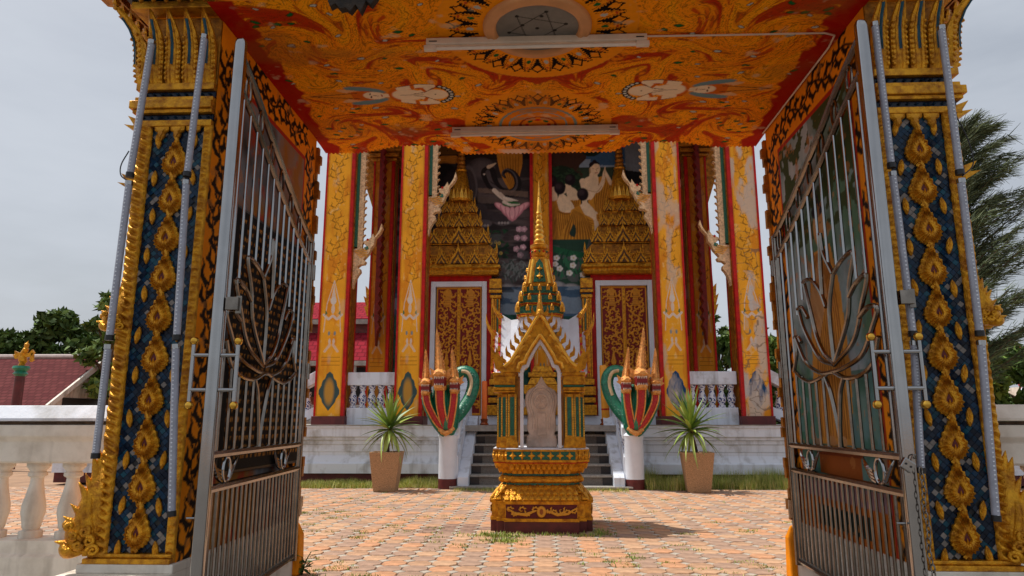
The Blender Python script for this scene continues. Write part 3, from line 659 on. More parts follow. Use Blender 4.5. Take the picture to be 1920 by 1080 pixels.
def ceiling():
    C = ceiling_canvas(); Wd = C.W
    xs = np.array([0, .74, .80, .95, 1.33, 1.45, 1.72, 1.80, 2.2]); ys = np.array([6.49, 6.49, 6.42, 6.28, 6.28, 6.31, 6.40, 6.42, 6.42])
    X = np.linspace(-Wd / 2, Wd / 2, C.nu); yb = np.interp(abs(X), xs, ys) + .012 * np.sign(np.sin(abs(X) * 150))
    yf = np.full_like(X, 3.90); t = C.v / C.H
    Y = yb[None, :] * (1 - t) + yf[None, :] * t
    tr = np.clip((6.49 - Y) / C.H, 0, 1) * (C.nv - 1); j = np.clip(np.round(tr).astype(int), 0, C.nv - 1)
    C.c = C.c[j, np.arange(C.nu)[None, :].repeat(C.nv, 0)]
    sag = .012 * fbm(C.u * 2, C.v * 2, 3, 44) - .015 * np.clip((Y - 6.2) / .3, 0, 1)
    V = np.stack([X[None, :].repeat(C.nv, 0), Y, ZC + sag - .006], -1)
    i = np.arange(C.nu - 1); jj = np.arange(C.nv - 1)[:, None] * C.nu; b = (jj + i).ravel(); F = np.stack([b, b + 1, b + 1 + C.nu, b + C.nu], 1)
    me = fast_mesh('ceiling', V.reshape(-1, 3), F, [P_CEIL], smooth=True, colors=C.c.reshape(-1, 3))
    ce = link('ceiling', me, gate)
    # slab above it, rear valance following the same scalloped outline
    b = MB(); n = 60; xx = [-(Wd / 2) + Wd * k / n for k in range(n + 1)]
    poly = [(x, float(np.interp(abs(x), xs, ys)) + .004) for x in xx]
    b.prism(poly + [(xx[-1], 4.0), (xx[0], 4.0)], ZC + .012, ZC + .14, lambda a, c, d: (a, c, d))
    b.build('ceiling_slab', [ORANGE], ce)
    # plaster ring and grey disc in the middle of the near sunburst
    b = MB(); pr = [(.375, 0), (.372, -.02), (.355, -.034), (.335, -.030), (.318, -.040), (.298, -.036), (.285, -.018), (.282, -.004)]
    b.lathe([(r, z) for r, z in pr], 64, (0, 4.27, ZC)); b.build('plaster_ring', mat('peach_plaster', s(206, 142, 88), .6, 0, .1, 5, .1, 40), ce, smooth=True, angle=60)
    Cd = Canvas(.60, .60, 90, 90, s(122, 116, 108)); Cd.c *= (.75 + .5 * fbm(Cd.u * 9, Cd.v * 9, 4, 3))[..., None]
    st = [(.30 + .2 * math.sin(k * 2.09 + .3), .30 + .2 * math.cos(k * 2.09 + .3)) for k in range(3)]; st2 = [(.30 + .2 * math.sin(k * 2.09 + 1.35), .30 + .2 * math.cos(k * 2.09 + 1.35)) for k in range(3)]
    for tri in (st, st2): Cd.line(tri + [tri[0]], .004, s(60, 54, 50))
    for p in st + st2 + [(.3, .3), (.2, .34), (.42, .27), (.33, .44)]: Cd.ell(p[0], p[1], .014, .014, s(30, 26, 24))
    th = np.hypot(Cd.u - .3, Cd.v - .3); V = np.stack([Cd.u - .3, 4.57 - Cd.v, np.full_like(Cd.u, ZC - .012)], -1)
    i = np.arange(89); jj = np.arange(89)[:, None] * 90; q = (jj + i).ravel(); F = np.stack([q, q + 1, q + 91, q + 90], 1)
    keep = (th.ravel()[F].max(1) < .292); me = fast_mesh('star_disc', V.reshape(-1, 3), F[keep], [P_FLAT], colors=Cd.c.reshape(-1, 3)); link('star_disc', me, ce)
    return ce
CE = ceiling()
# ---- upper works: entablature with glass band, fringe and eaves, then an unseen roof added to shade the passage
b = MB(); b.box(-2.72, 2.72, 3.98, 6.30, ZC + .142, 4.55); b.build('entablature', [GOLD_D], gate)
for k, (e, z0, z1, m) in enumerate(((.10, 3.875, 3.93, GOLD), (.13, 3.932, 4.02, TILE_B[1]), (.24, 4.022, 4.10, GOLD_D), (.36, 4.102, 4.2, GOLD_D))):
    for sg in (-1, 1):
        b = MB(); b.box(min(sg * 1.98, sg * (XO + e)), max(sg * 1.98, sg * (XO + e)), YF - e - .03 * (k > 0), YB + .1, z0, z1); b.build('cornice', [m], gate, bevel=.006)
b = MB(); b.box(-1.978, 1.978, YF - .26, 3.975, 3.98, 4.2); b.build('cornice', [GOLD_D], gate)
MH2 = hanging_leaf(.032, .075)
for sg in (-1, 1):
    for k in range(7): link('hanging_leaf', MH2, gate, (sg * (2.10 + k * .085), YF - .165, 3.94))
    for k in range(6):
        o = link('hanging_leaf', MH2, gate, (sg * (XO + .19), YF - .10 + k * .09, 3.94)); o.rotation_euler = (0, 0, R(90) * sg)
    for k in range(5):                                    # spiky outer eave
        b = MB(); y = YF - .25 + k * .22
        b.prism([(0, 0), (.16, .03), (.10, .07), (.20, .12), (.05, .16), (0, .16)], y, y + .1, lambda a, c, d: (sg * (XO + .22 + a), d, 3.98 + c)); b.build('eave_spike', [GOLD_D], gate)
for (x0, x1, lo) in ((-1.42, -.96, .20), (1.26, 1.52, .10)):  # lobes of the front valance, coloured dark for their back-lit look
    b = MB(); n = 14; P = [(x0, 4.0)]
    for k in range(n + 1):
        t = k / n; P.append((x0 + (x1 - x0) * t, 3.93 - lo * math.sin(math.pi * t) ** .6 * (.82 + .22 * (k % 2)) - .015 * math.sin(k * 2.3)))
    P.append((x1, 4.0)); b.prism(P, 3.88, 3.935); b.build('valance', [mat('dark_valance', s(40, 30, 20), .8, 0, .6, 20, .8, 60)], gate)
b = MB()
for z0, z1, e0, e1 in ((4.56, 5.2, .15, -.4), (5.2, 5.5, -.3, -.3), (5.5, 6.3, -.1, -1.0)):
    b.loft([[(sx * (2.7 + e0), 5.15 + sy * (1.1 + e0), z0) for sx, sy in ((-1, -1), (1, -1), (1, 1), (-1, 1))], [(sx * (2.7 + e1), 5.15 + sy * (1.1 + e1 * .9), z1) for sx, sy in ((-1, -1), (1, -1), (1, 1), (-1, 1))]])
b.build('roof', [RED], gate)
# ---- rear plinths beside the hinges
for sg in (-1, 1):
    b = MB(); b.loft([[(sg * 2.07, 6.08, -.129), (sg * 2.3, 6.08, -.129), (sg * 2.3, 6.24, -.129), (sg * 2.07, 6.24, -.129)], [(sg * 2.075, 6.08, .2), (sg * 2.3, 6.08, .2), (sg * 2.3, 6.22, .2), (sg * 2.075, 6.22, .2)], [(sg * 2.11, 6.08, .3), (sg * 2.3, 6.08, .3), (sg * 2.3, 6.18, .3), (sg * 2.11, 6.18, .3)]])
    b.build('rear_plinth', [ORANGE], gate, bevel=.02)
    b = MB(); n = 40
    for k in range(n):                                   # carved rear corner seen edge-on against the sky
        z = .35 + k * (3.4 / n); e = .018 * (1 + math.sin(k * 1.7)) + (.03 if k in (21, 22) else 0)
        b.box(min(sg * (XI - .012 - e), sg * (XI + .05)), max(sg * (XI - .012 - e), sg * (XI + .05)), YB + .001, YB + .05, z, z + 3.4 / n - .001)
    b.build('rear_border', [GOLD_D], gate)

# ================================================================== THE STEEL GATE LEAVES
def leaf_frame(bld): return bld
LOTUS = dict(
    outer_far=[(.289, 1.569), (.375, 1.70), (.375, 1.839), (.569, 1.623), (.851, 1.517), (1.135, 1.500)],
    far_tip=[(.375, 1.839), (.44, 1.83), (.50, 1.78)],
    p1=[(.486, 2.049), (.56, 1.90), (.705, 1.744), (.88, 1.61), (1.12, 1.552)], p1in=[(.486, 2.049), (.58, 2.05), (.70, 1.95)],
    p2=[(.663, 2.234), (.762, 1.979), (.848, 1.775), (.97, 1.64), (1.135, 1.565)], p2in=[(.663, 2.234), (.823, 2.225), (.994, 2.107), (1.09, 1.966)],
    mid=[(1.256, 2.175), (1.151, 1.986), (1.128, 1.831), (1.140, 1.575)], p3=[(1.256, 2.175), (1.41, 2.234), (1.609, 2.24), (1.501, 2.052), (1.423, 1.832), (1.14, 1.570)],
    bud=[(1.03, 2.06), (1.05, 2.3), (1.091, 2.512), (1.118, 2.362), (1.256, 2.175)],
    p4=[(1.482, 1.971), (1.621, 2.04), (1.781, 2.051), (1.659, 1.878), (1.489, 1.677), (1.135, 1.552)],
    p5=[(1.62, 1.813), (1.766, 1.855), (1.884, 1.830), (1.808, 1.736), (1.609, 1.575), (1.294, 1.515), (1.1, 1.505)],
    base=[(.289, 1.569), (.45, 1.50), (.636, 1.46), (.85, 1.475), (1.066, 1.507), (1.25, 1.46), (1.383, 1.443), (1.581, 1.455), (1.76, 1.52), (1.86, 1.66)],
    stem_l=[(.93, 1.485), (1.02, 1.35), (1.10, 1.12), (1.12, .985)], stem_r=[(1.28, 1.455), (1.20, 1.35), (1.14, 1.12), (1.12, .985)])
def gate_leaf(label, hinge, free):
    h = Vector(hinge); f = Vector(free); d = f - h; Lf = d.length
    t = thing('gate_leaf', label, 'gate', (h.x, h.y, 0), math.atan2(d.y, d.x), 'stainless steel gate leaves')
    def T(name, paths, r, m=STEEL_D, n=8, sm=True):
        b = MB()
        for p in paths: b.tube(p, r, n)
        return b.build(name, m, t, smooth=sm, local=True)
    arcz = lambda u: float(np.interp(u, [0, .55, 1.2, 1.65, 2.0], [2.76, 2.945, 3.20, 3.40, 3.52]))
    b = MB(); q8 = lambda k, z: [(Lf + .029 * k * sgx * abs(math.cos(a)) ** .6, .037 * k * sgy * abs(math.sin(a)) ** .6, z) for a in [2 * math.pi * j / 24 for j in range(24)] for sgx, sgy in [(1 if math.cos(a) >= 0 else -1, 1 if math.sin(a) >= 0 else -1)]]
    b.loft([q8(1, .02), q8(1, 3.575), q8(.93, 3.60), q8(.7, 3.617)])
    b.build('free_post', STEEL, t, smooth=True, angle=50, local=True)
    T('inner_stile', [[(Lf - .075, 0, .05), (Lf - .075, 0, 3.50)]], .018, STEEL)
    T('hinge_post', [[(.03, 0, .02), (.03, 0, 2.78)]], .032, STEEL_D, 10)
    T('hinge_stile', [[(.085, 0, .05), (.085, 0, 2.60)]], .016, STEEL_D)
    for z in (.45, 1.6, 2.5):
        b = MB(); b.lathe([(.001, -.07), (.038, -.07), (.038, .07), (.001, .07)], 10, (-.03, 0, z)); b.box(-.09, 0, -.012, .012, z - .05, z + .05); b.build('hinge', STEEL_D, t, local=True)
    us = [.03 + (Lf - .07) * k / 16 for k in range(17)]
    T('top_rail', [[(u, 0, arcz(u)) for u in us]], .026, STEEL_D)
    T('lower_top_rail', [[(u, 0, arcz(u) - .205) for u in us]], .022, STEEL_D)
    for k in range(7):
        u = .16 + k * .275; z = arcz(u) - .102
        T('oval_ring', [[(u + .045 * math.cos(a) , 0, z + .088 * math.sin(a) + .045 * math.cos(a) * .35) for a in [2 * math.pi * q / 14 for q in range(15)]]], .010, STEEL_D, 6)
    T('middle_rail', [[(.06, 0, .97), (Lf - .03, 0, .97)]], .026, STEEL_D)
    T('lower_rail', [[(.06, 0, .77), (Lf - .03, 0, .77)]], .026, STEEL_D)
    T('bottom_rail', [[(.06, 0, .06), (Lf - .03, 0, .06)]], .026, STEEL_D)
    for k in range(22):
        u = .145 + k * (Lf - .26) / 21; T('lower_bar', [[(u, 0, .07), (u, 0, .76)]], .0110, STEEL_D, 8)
    lo_u = [.289, .636, .85, 1.066, 1.383, 1.581, 1.84]; lo_z = [1.569, 1.46, 1.475, 1.505, 1.443, 1.455, 1.60]
    up_u = [.289, .375, .486, .58, .663, .823, .994, 1.03, 1.091, 1.118, 1.256, 1.41, 1.609, 1.621, 1.781, 1.80, 1.884]; up_z = [1.57, 1.84, 2.05, 2.04, 2.234, 2.225, 2.1, 2.08, 2.50, 2.36, 2.18, 2.234, 2.24, 2.04, 2.05, 1.85, 1.83]
    nb = 13
    for k in range(nb):
        u = .17 + k * (Lf - .30) / (nb - 1); top = arcz(u) - .215
        if .29 < u < 1.88:
            T('upper_bar', [[(u, 0, float(np.interp(u, up_u, up_z))), (u, 0, top)]], .0105, STEEL, 8)
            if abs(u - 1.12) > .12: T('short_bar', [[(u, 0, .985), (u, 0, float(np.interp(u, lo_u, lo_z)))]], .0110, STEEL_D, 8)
        else: T('upper_bar', [[(u, 0, .985), (u, 0, top)]], .0105, STEEL, 8)
    lo = None
    for i, (nm, pts) in enumerate(LOTUS.items()):
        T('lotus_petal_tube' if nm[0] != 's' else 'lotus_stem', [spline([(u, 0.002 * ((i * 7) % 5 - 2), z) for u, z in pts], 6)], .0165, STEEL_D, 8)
    for u0 in (.49, 1.69):                                    # winged rings between the two rails
        o = T('ring', [[(u0 + .06 * math.cos(a), 0, .87 + .075 * math.sin(a)) for a in [2 * math.pi * q / 18 for q in range(19)]]], .011, STEEL, 8)
        for d_ in (-1, 1):
            b = MB()
            for q in range(4):
                b.tube(spline([(u0 + d_ * (.05 + .012 * q), -.004, .80 + .022 * q), (u0 + d_ * (.11 + .018 * q), -.012, .83 + .02 * q), (u0 + d_ * (.15 + .02 * q), -.004, .895 + .016 * q)], 4), [.008, .011, .012, .012, .012, .011, .009, .006, .003], 6)
            b.build('wing', STEEL, o, smooth=True, local=True)
    for d_ in (-1, 1):                                         # pull handles with gilt balls
        hb = T('handle', [[(Lf, d_ * .13, 1.27), (Lf, d_ * .13, 1.62)], [(Lf, 0, 1.55), (Lf, d_ * .135, 1.55)], [(Lf, 0, 1.345), (Lf, d_ * .135, 1.345)]], .0125, STEEL)
        for z in (1.255, 1.635):
            b = MB(); b.lathe([(.026 * math.sin(math.pi * q / 8) + .0005, -.026 * math.cos(math.pi * q / 8)) for q in range(9)], 14, (Lf, d_ * .13, z)); b.build('knob', BRASS, hb, smooth=True, local=True)
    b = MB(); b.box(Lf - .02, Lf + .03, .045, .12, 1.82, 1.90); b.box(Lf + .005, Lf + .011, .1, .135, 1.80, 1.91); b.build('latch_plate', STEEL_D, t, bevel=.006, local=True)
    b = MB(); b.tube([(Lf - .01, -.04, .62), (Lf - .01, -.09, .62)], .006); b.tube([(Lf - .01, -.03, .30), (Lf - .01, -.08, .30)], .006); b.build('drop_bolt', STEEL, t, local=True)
    return t
GL = gate_leaf('open stainless steel gate leaf with lotus design in front of the black inscription board', (-2.085, 6.0), (-1.935, 4.0))
GR = gate_leaf('open stainless steel gate leaf with lotus design in front of the robed figure mural', (2.10, 6.0), (2.017, 3.952))
# padlock and chain on the right leaf
pk = thing('padlock', 'square steel padlock hanging on the right gate leaf at rail height', 'padlock', (1.985, 3.90, .93))
b = MB(); b.box(-.035, .035, -.014, .014, -.03, .03); b.build('lock_body', STEEL, pk, bevel=.006, local=True, rot=(0, R(35), 0))
b = MB(); b.tube([(.02, 0, .02), (.035, .0, .05), (.055, .01, .055), (.06, .02, .03)], .005, 6); b.build('shackle', STEEL_D, pk, local=True)
for x in (-.012, .012):
    b = MB(); b.lathe([(.001, -.002), (.006, -.002), (.006, .002), (.001, .002)], 8); b.build('keyhole', BLACK, pk, local=True, rot=(R(90), 0, 0)).location = (x, -.0155, x * -.7)
ch = thing('chain', 'grey steel chain dangling from the padlock down the right gate leaf', 'chain', (2.05, 3.89, .93))
lk = MB(); lk.tube([(.012 * math.cos(a), 0, .021 * math.sin(a)) for a in [2 * math.pi * q / 12 for q in range(13)]], .0042, 6, caps=False); lkm = lk.mesh('chain_link', STEEL_D, smooth=True)
for k in range(17):
    link('chain_link', lkm, ch, (.004 * math.sin(k * .9), .004 * math.cos(k), -.03 - k * .033), True, (0, 0, R(90 * (k % 2) + 25)))

# inscription board on the left reveal
Cb = Canvas(1.52, 1.78, 170, 210, s(16, 15, 15)); r = random.Random(9)
for row in range(27):
    z = 1.70 - row * .0625; u = .06
    while u < 1.44:
        w = r.uniform(.02, .07)
        for q in range(int(w / .012)):
            Cb.line([(u + q * .013, z), (u + q * .013 + r.uniform(-.003, .003), z + r.uniform(.012, .024))], .0035, s(190, 128, 50)); 
            if r.random() < .6: Cb.line([(u + q * .013, z + .02), (u + q * .013 + .010, z + .02)], .003, s(190, 128, 50))
        u += w + r.uniform(.012, .05)
ib = thing('inscription_board', 'black stone board with rows of tiny gold lettering behind the left gate leaf', 'board', (-2.09, 5.2, .84))
b = MB(); b.box(-2.126, -2.075, 4.42, 5.98, .82, 2.64); b.build('slab', mat('black_stone', s(20, 19, 19), .3, 0, .4, 8, .05, 30), ib, bevel=.004)
Cb.obj('lettering', (-2.0735, 4.44, .84), (0, 1, 0), (0, 0, 1), P_FLAT, ib)

# ---- tube lights strapped to the pillars
def led_tube(label, p0, p1):
    a, c = Vector(p0), Vector(p1); t = thing('tube_light', label, 'tube light', a, 0, 'tube lights strapped to the gate pillars')
    d = c - a; b = MB(); b.tube([(0, 0, 0), d], .021, 12); b.build('tube', TUBE, t, smooth=True, local=True)
    n = d.normalized(); b = MB(); b.tube([tuple(d - n * .012), tuple(d + n * .02)], .025, 12); b.build('end_cap', BLACK, t, smooth=True, local=True)
    b = MB(); b.tube([tuple(-n * .015), tuple(n * .012)], .024, 12); b.build('end_cap', STEEL, t, smooth=True, local=True)
    b = MB()
    for k in range(40):
        q = d * ((k + .5) / 40); b.box(q.x - .005, q.x + .005, q.y - .0222, q.y - .0205, q.z - .004, q.z + .004)
    tag(b.build('diodes', mat('diode', s(206, 210, 216), .3) if 'diode' not in MATS else MATS['diode'], t, local=True), kind='stuff')
YT = 3.985
led_tube('topmost tube light on the outer edge of the left gate pillar', (-2.527, YT, 3.60), (-2.572, YT, 2.69))
led_tube('middle tube light on the outer edge of the left gate pillar', (-2.572, YT, 2.63), (-2.585, YT, 1.66))
led_tube('lowest tube light on the outer edge of the left gate pillar', (-2.585, YT, 1.60), (-2.588, YT, .97))
led_tube('topmost tube light beside the steel gate on the left gate pillar', (-2.178, YT, 3.63), (-2.205, YT, 2.69))
led_tube('middle tube light beside the steel gate on the left gate pillar', (-2.205, YT, 2.63), (-2.172, YT, 1.66))
led_tube('lowest tube light beside the steel gate on the left gate pillar', (-2.172, YT, 1.60), (-2.105, YT, .65))
led_tube('topmost tube light beside the steel gate on the right gate pillar', (2.122, YT, 3.61), (2.126, YT, 2.68))
led_tube('middle tube light beside the steel gate on the right gate pillar', (2.128, YT, 2.62), (2.14, YT, 1.66))
led_tube('lowest tube light beside the steel gate on the right gate pillar', (2.14, YT, 1.60), (2.10, YT, .90))
led_tube('topmost tube light on the outer edge of the right gate pillar', (2.526, YT, 3.575), (2.522, YT, 2.63))
led_tube('middle tube light on the outer edge of the right gate pillar', (2.522, YT, 2.57), (2.514, YT, 1.66))
led_tube('lowest tube light on the outer edge of the right gate pillar', (2.514, YT, 1.60), (2.471, YT, .65))
for (lab, P) in (('thin dark wire looped beside the upper tube joint of the left pillar', [(-2.60, 3.99, 2.85), (-2.64, 3.99, 2.76), (-2.635, 3.99, 2.69), (-2.58, 3.98, 2.645)]),
                 ('thin dark wire looped beside the upper tube joint of the right pillar', [(2.545, 3.99, 3.0), (2.60, 3.99, 2.83), (2.61, 3.99, 2.68), (2.53, 3.98, 2.60)])):
    b = MB(); b.tube(spline(P, 5), .004, 6); tag(b.build('wire', BLACK), lab, 'wire', 'wires at the tube joints')
# ---- ceiling light fittings and their cable
def fitting(label, y, x0, x1):
    t = thing('ceiling_light', label, 'light fitting', ((x0 + x1) / 2, y, ZC - .08), 0, 'ceiling light fittings'); L2 = (x1 - x0) / 2
    b = MB(); b.box(-L2, L2, -.023, .023, .018, .068); b.build('housing', FIXT, t, bevel=.006, local=True)
    b = MB(); b.tube([(-L2 + .06, 0, -.004), (L2 - .06, 0, -.004)], .013, 12); b.build('lamp', FIXT_T, t, smooth=True, local=True)
    for d in (-1, 1):
        b = MB(); b.box(d * (L2 - .03) - .045, d * (L2 - .03) + .045, -.018, .018, -.02, .0178); e = b.build('lamp_holder', FIXT, t, bevel=.005, local=True)
        b = MB(); b.box(d * (L2 - .05) - .028, d * (L2 - .05) + .028, -.0255, -.0235, .036, .044); b.build('label_mark', BLACK, e, local=True)
fitting('long cream fluorescent fitting across the grey disc of the painted ceiling', 4.38, -.785, .765)
fitting('long cream fluorescent fitting across the rear sunburst of the painted ceiling', 5.865, -.788, .728)
b = MB(); b.tube([(.765, 4.40, ZC - .012), (1.4, 4.405, ZC - .014), (2.0, 4.41, ZC - .012), (2.08, 4.44, ZC - .014), (2.105, 4.6, ZC - .014), (2.108, 6.1, ZC - .014)], .007, 6)
tag(b.build('electric_cable', FIXT), 'thin cream cable running along the painted ceiling to the right wall', 'cable')

# ================================================================== PERIMETER BALUSTRADES
def turned(prof, n=14): b = MB(); b.lathe(prof, n); return b
BAL = turned([(.070, 0), (.076, 0), (.076, .045), (.05, .055), (.06, .075), (.064, .11), (.078, .17), (.076, .22), (.058, .30), (.044, .37), (.041, .41), (.062, .425), (.062, .445), (.05, .455), (.064, .475), (.076, .49), (.076, .515)]).mesh('baluster', CREAM, smooth=True, angle=35)
def balustrade(sg, label):
    x0, x1 = 2.66, 8.4; t = thing('perimeter_balustrade', label, 'balustrade', (sg * x0, 4.95, 0), 0, 'cream perimeter balustrades')
    def rail(name, prof, m):
        rings = [[(sg * x, 4.95 + y, z) for y, z in prof] for x in (x0, x1)]; b = MB(); b.loft(rings); return b.build(name, m, t, bevel=.006)
    rail('coping', [(-.19, 1.165), (-.19, 1.185), (-.13, 1.275), (.13, 1.275), (.19, 1.185), (.19, 1.165)], WHITE_W if sg < 0 else CREAM)  # whiter paint on the left coping stands in for sunlight
    rail('shadow_groove', [(-.14, 1.164), (.14, 1.164), (.14, 1.14), (-.14, 1.14)], MATS['bark'])  # dark brown strip paints the shade line under the coping
    rail('top_rail', [(-.165, 1.139), (.165, 1.139), (.165, 1.06), (.13, 1.02), (.13, .885), (.11, .872), (-.11, .872), (-.13, .885), (-.13, 1.02), (-.165, 1.06)], CREAM)
    rail('bottom_rail', [(-.13, .355), (.13, .355), (.13, .27), (.16, .25), (.16, -.129), (-.16, -.129), (-.16, .25), (-.13, .27)], CREAM)
    for k in range(21):
        link('baluster', BAL, t, (sg * (x0 + .17 + k * .265), 4.95, .3555))
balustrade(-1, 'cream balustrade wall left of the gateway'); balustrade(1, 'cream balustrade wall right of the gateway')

# the gateway, its leaves and the balustrades are scaled to nine tenths about the camera, hence the 12 cm lift; feet lengthened to the ground
GS = 0.9
for o in [o for o in COL.objects if o.parent is None and o.type in ('MESH', 'EMPTY') and o.get('kind') != 'structure']:
    o.location = Vector(o.location) * GS + Vector((0, 0, .116)); o.scale = (GS, GS, GS)

# ================================================================== THE TEMPLE
temple = thing('temple_hall', 'ordination hall with golden columns, murals, gilded doors and a white terrace', 'temple', (0, 17, 0))
TZ, TY, WY = 1.08, 13.35, 16.6          # terrace height, terrace front, front wall
# ---- terrace: moulded white base either side of the stair
def terrace(sg):
    x0, x1 = 1.72, 9.5
    prof = [(.06, .0), (.06, .19), (-.02, .192), (-.02, .37), (.03, .40), (.10, .52), (.10, .58), (.08, .60), (.08, .72), (.05, .74), (.05, .80), (0, .82), (0, .86), (-.05, .88), (-.05, 1.045), (-.08, 1.05), (-.08, TZ)]
    cuts = [0, 2, 5, 9, 13, 17]; nm = ['skirting', 'lower_course', 'sloped_course', 'recess_course', 'cap_course']
    full = prof
    for i, n in enumerate(nm):
        seg = full[cuts[i]:cuts[i + 1] + 1] if i < 4 else full[cuts[i]:]
        za, zb = seg[0][1], seg[-1][1]
        ring = [(TY + y, z + (.0006 * i)) for y, z in seg] + [(TY + 4.5, zb + .0006 * i), (TY + 4.5, za + .0006 * i)]
        b = MB(); b.loft([[(sg * x0, y, z) for y, z in ring], [(sg * x1, y, z) for y, z in ring]])
        b.build(n, DRED if i == 0 else WHITE_W, temple)
    b = MB(); b.box(min(sg * (x0 - .02), sg * x1), max(sg * (x0 - .02), sg * x1), TY - .09, TY + .25, TZ + .003, TZ + .022); b.build('edge_slab', GREY_C, temple)
for sg in (-1, 1): terrace(sg)
b = MB(); b.box(-9.5, 9.5, TY + .26, WY + 4, TZ - .1, TZ + .012); b.build('terrace_floor', GREY_C, temple)
# ---- stair
for i in range(7):
    z1 = .05 + .172 * i; y0 = 12.35 + .30 * i; z0 = 0 if i == 0 else z1 - .172
    b = MB(); b.box(-1.10, 1.10, y0 + .012, 14.6, z0 + .001, z1 - .036); st = b.build('step', STEP, temple)
    for sg in (-1, 1):
        b = MB(); b.box(min(sg * 1.101, sg * 1.6), max(sg * 1.101, sg * 1.6), y0 + .008, 14.6, z0 + .001, z1 - .036); b.build('granite_band', STEP_D, st)
    b = MB(); b.box(-1.6, 1.6, y0 - .02, y0 + .34, z1 - .0355, z1); b.build('nosing', STEP_N, st, bevel=.006)
# ---- stair balustrades with pierced white panels
SBAL = turned([(.05, 0), (.05, .03), (.035, .04), (.055, .12), (.04, .22), (.03, .28), (.05, .30), (.05, .33)], 10).mesh('stair_baluster', WHITE, smooth=True, angle=40)
def stair_side(sg):
    xa, xb = 1.47, 1.66; mp = lambda a, c, d: (sg * d, a, c)
    b = MB(); b.lathe([(.17, 0), (.17, .17)], 24, (sg * 1.655, 12.52, 0)); b.build('newel_foot', DRED, temple, smooth=True)
    b = MB(); b.lathe([(.168, .171), (.168, .86), (.185, .92), (.12, .99)], 24, (sg * 1.655, 12.52, 0)); b.build('newel', WHITE, temple, smooth=True)
    b = MB(); b.prism([(12.5, 0), (12.5, .55), (14.5, 1.62), (14.9, 1.62), (14.9, 0)], xa, xb, mp); b.build('stringer', WHITE_W, temple, bevel=.01)
    b = MB(); b.prism([(12.5, .86), (12.5, 1.06), (14.45, 2.22), (14.95, 2.22), (14.95, 2.02), (14.5, 2.02)], xa - .02, xb + .02, mp); b.build('stair_rail', WHITE_W, temple, bevel=.012)
    b = MB(); b.prism([(12.42, 0), (12.42, .20), (14.3, 1.28), (14.6, 1.28), (14.6, 0)], 1.28, xa - .001, mp); b.build('stair_kerb', WHITE_W, temple, bevel=.01)
    for k in range(9):
        y = 12.72 + k * .215; zb = .55 + (y - 12.5) * .535
        o = link('stair_baluster', BLUEBAL if sg > 0 else SBAL, temple, (sg * 1.565, y, zb - .01)); o.scale = (1, 1, 1.0 + .012 * k)
# blue and white glazed balusters
m = bpy.data.materials.new('blue_white_glaze'); m.use_nodes = True; n_ = m.node_tree; pb = n_.nodes['Principled BSDF']; pb.inputs['Roughness'].default_value = .25
t_ = n_.nodes.new('ShaderNodeTexCoord'); v_ = n_.nodes.new('ShaderNodeTexVoronoi'); v_.inputs['Scale'].default_value = 26; n_.links.new(t_.outputs['Object'], v_.inputs['Vector'])
r_ = n_.nodes.new('ShaderNodeValToRGB'); r_.color_ramp.interpolation = 'CONSTANT'; r_.color_ramp.elements[0].color = (*s(34, 52, 122), 1); r_.color_ramp.elements[1].position = .42; r_.color_ramp.elements[1].color = (*s(214, 218, 226), 1)
n_.links.new(v_.outputs['Distance'], r_.inputs['Fac']); n_.links.new(r_.outputs['Color'], pb.inputs['Base Color']); GLAZE = m
BLUEBAL = turned([(.075, 0), (.075, .04), (.05, .05), (.085, .13), (.09, .19), (.055, .28), (.045, .33), (.06, .35), (.06, .37), (.075, .40), (.075, .44)], 12).mesh('glazed_baluster', GLAZE, smooth=True, angle=35)
stair_side(-1); stair_side(1)

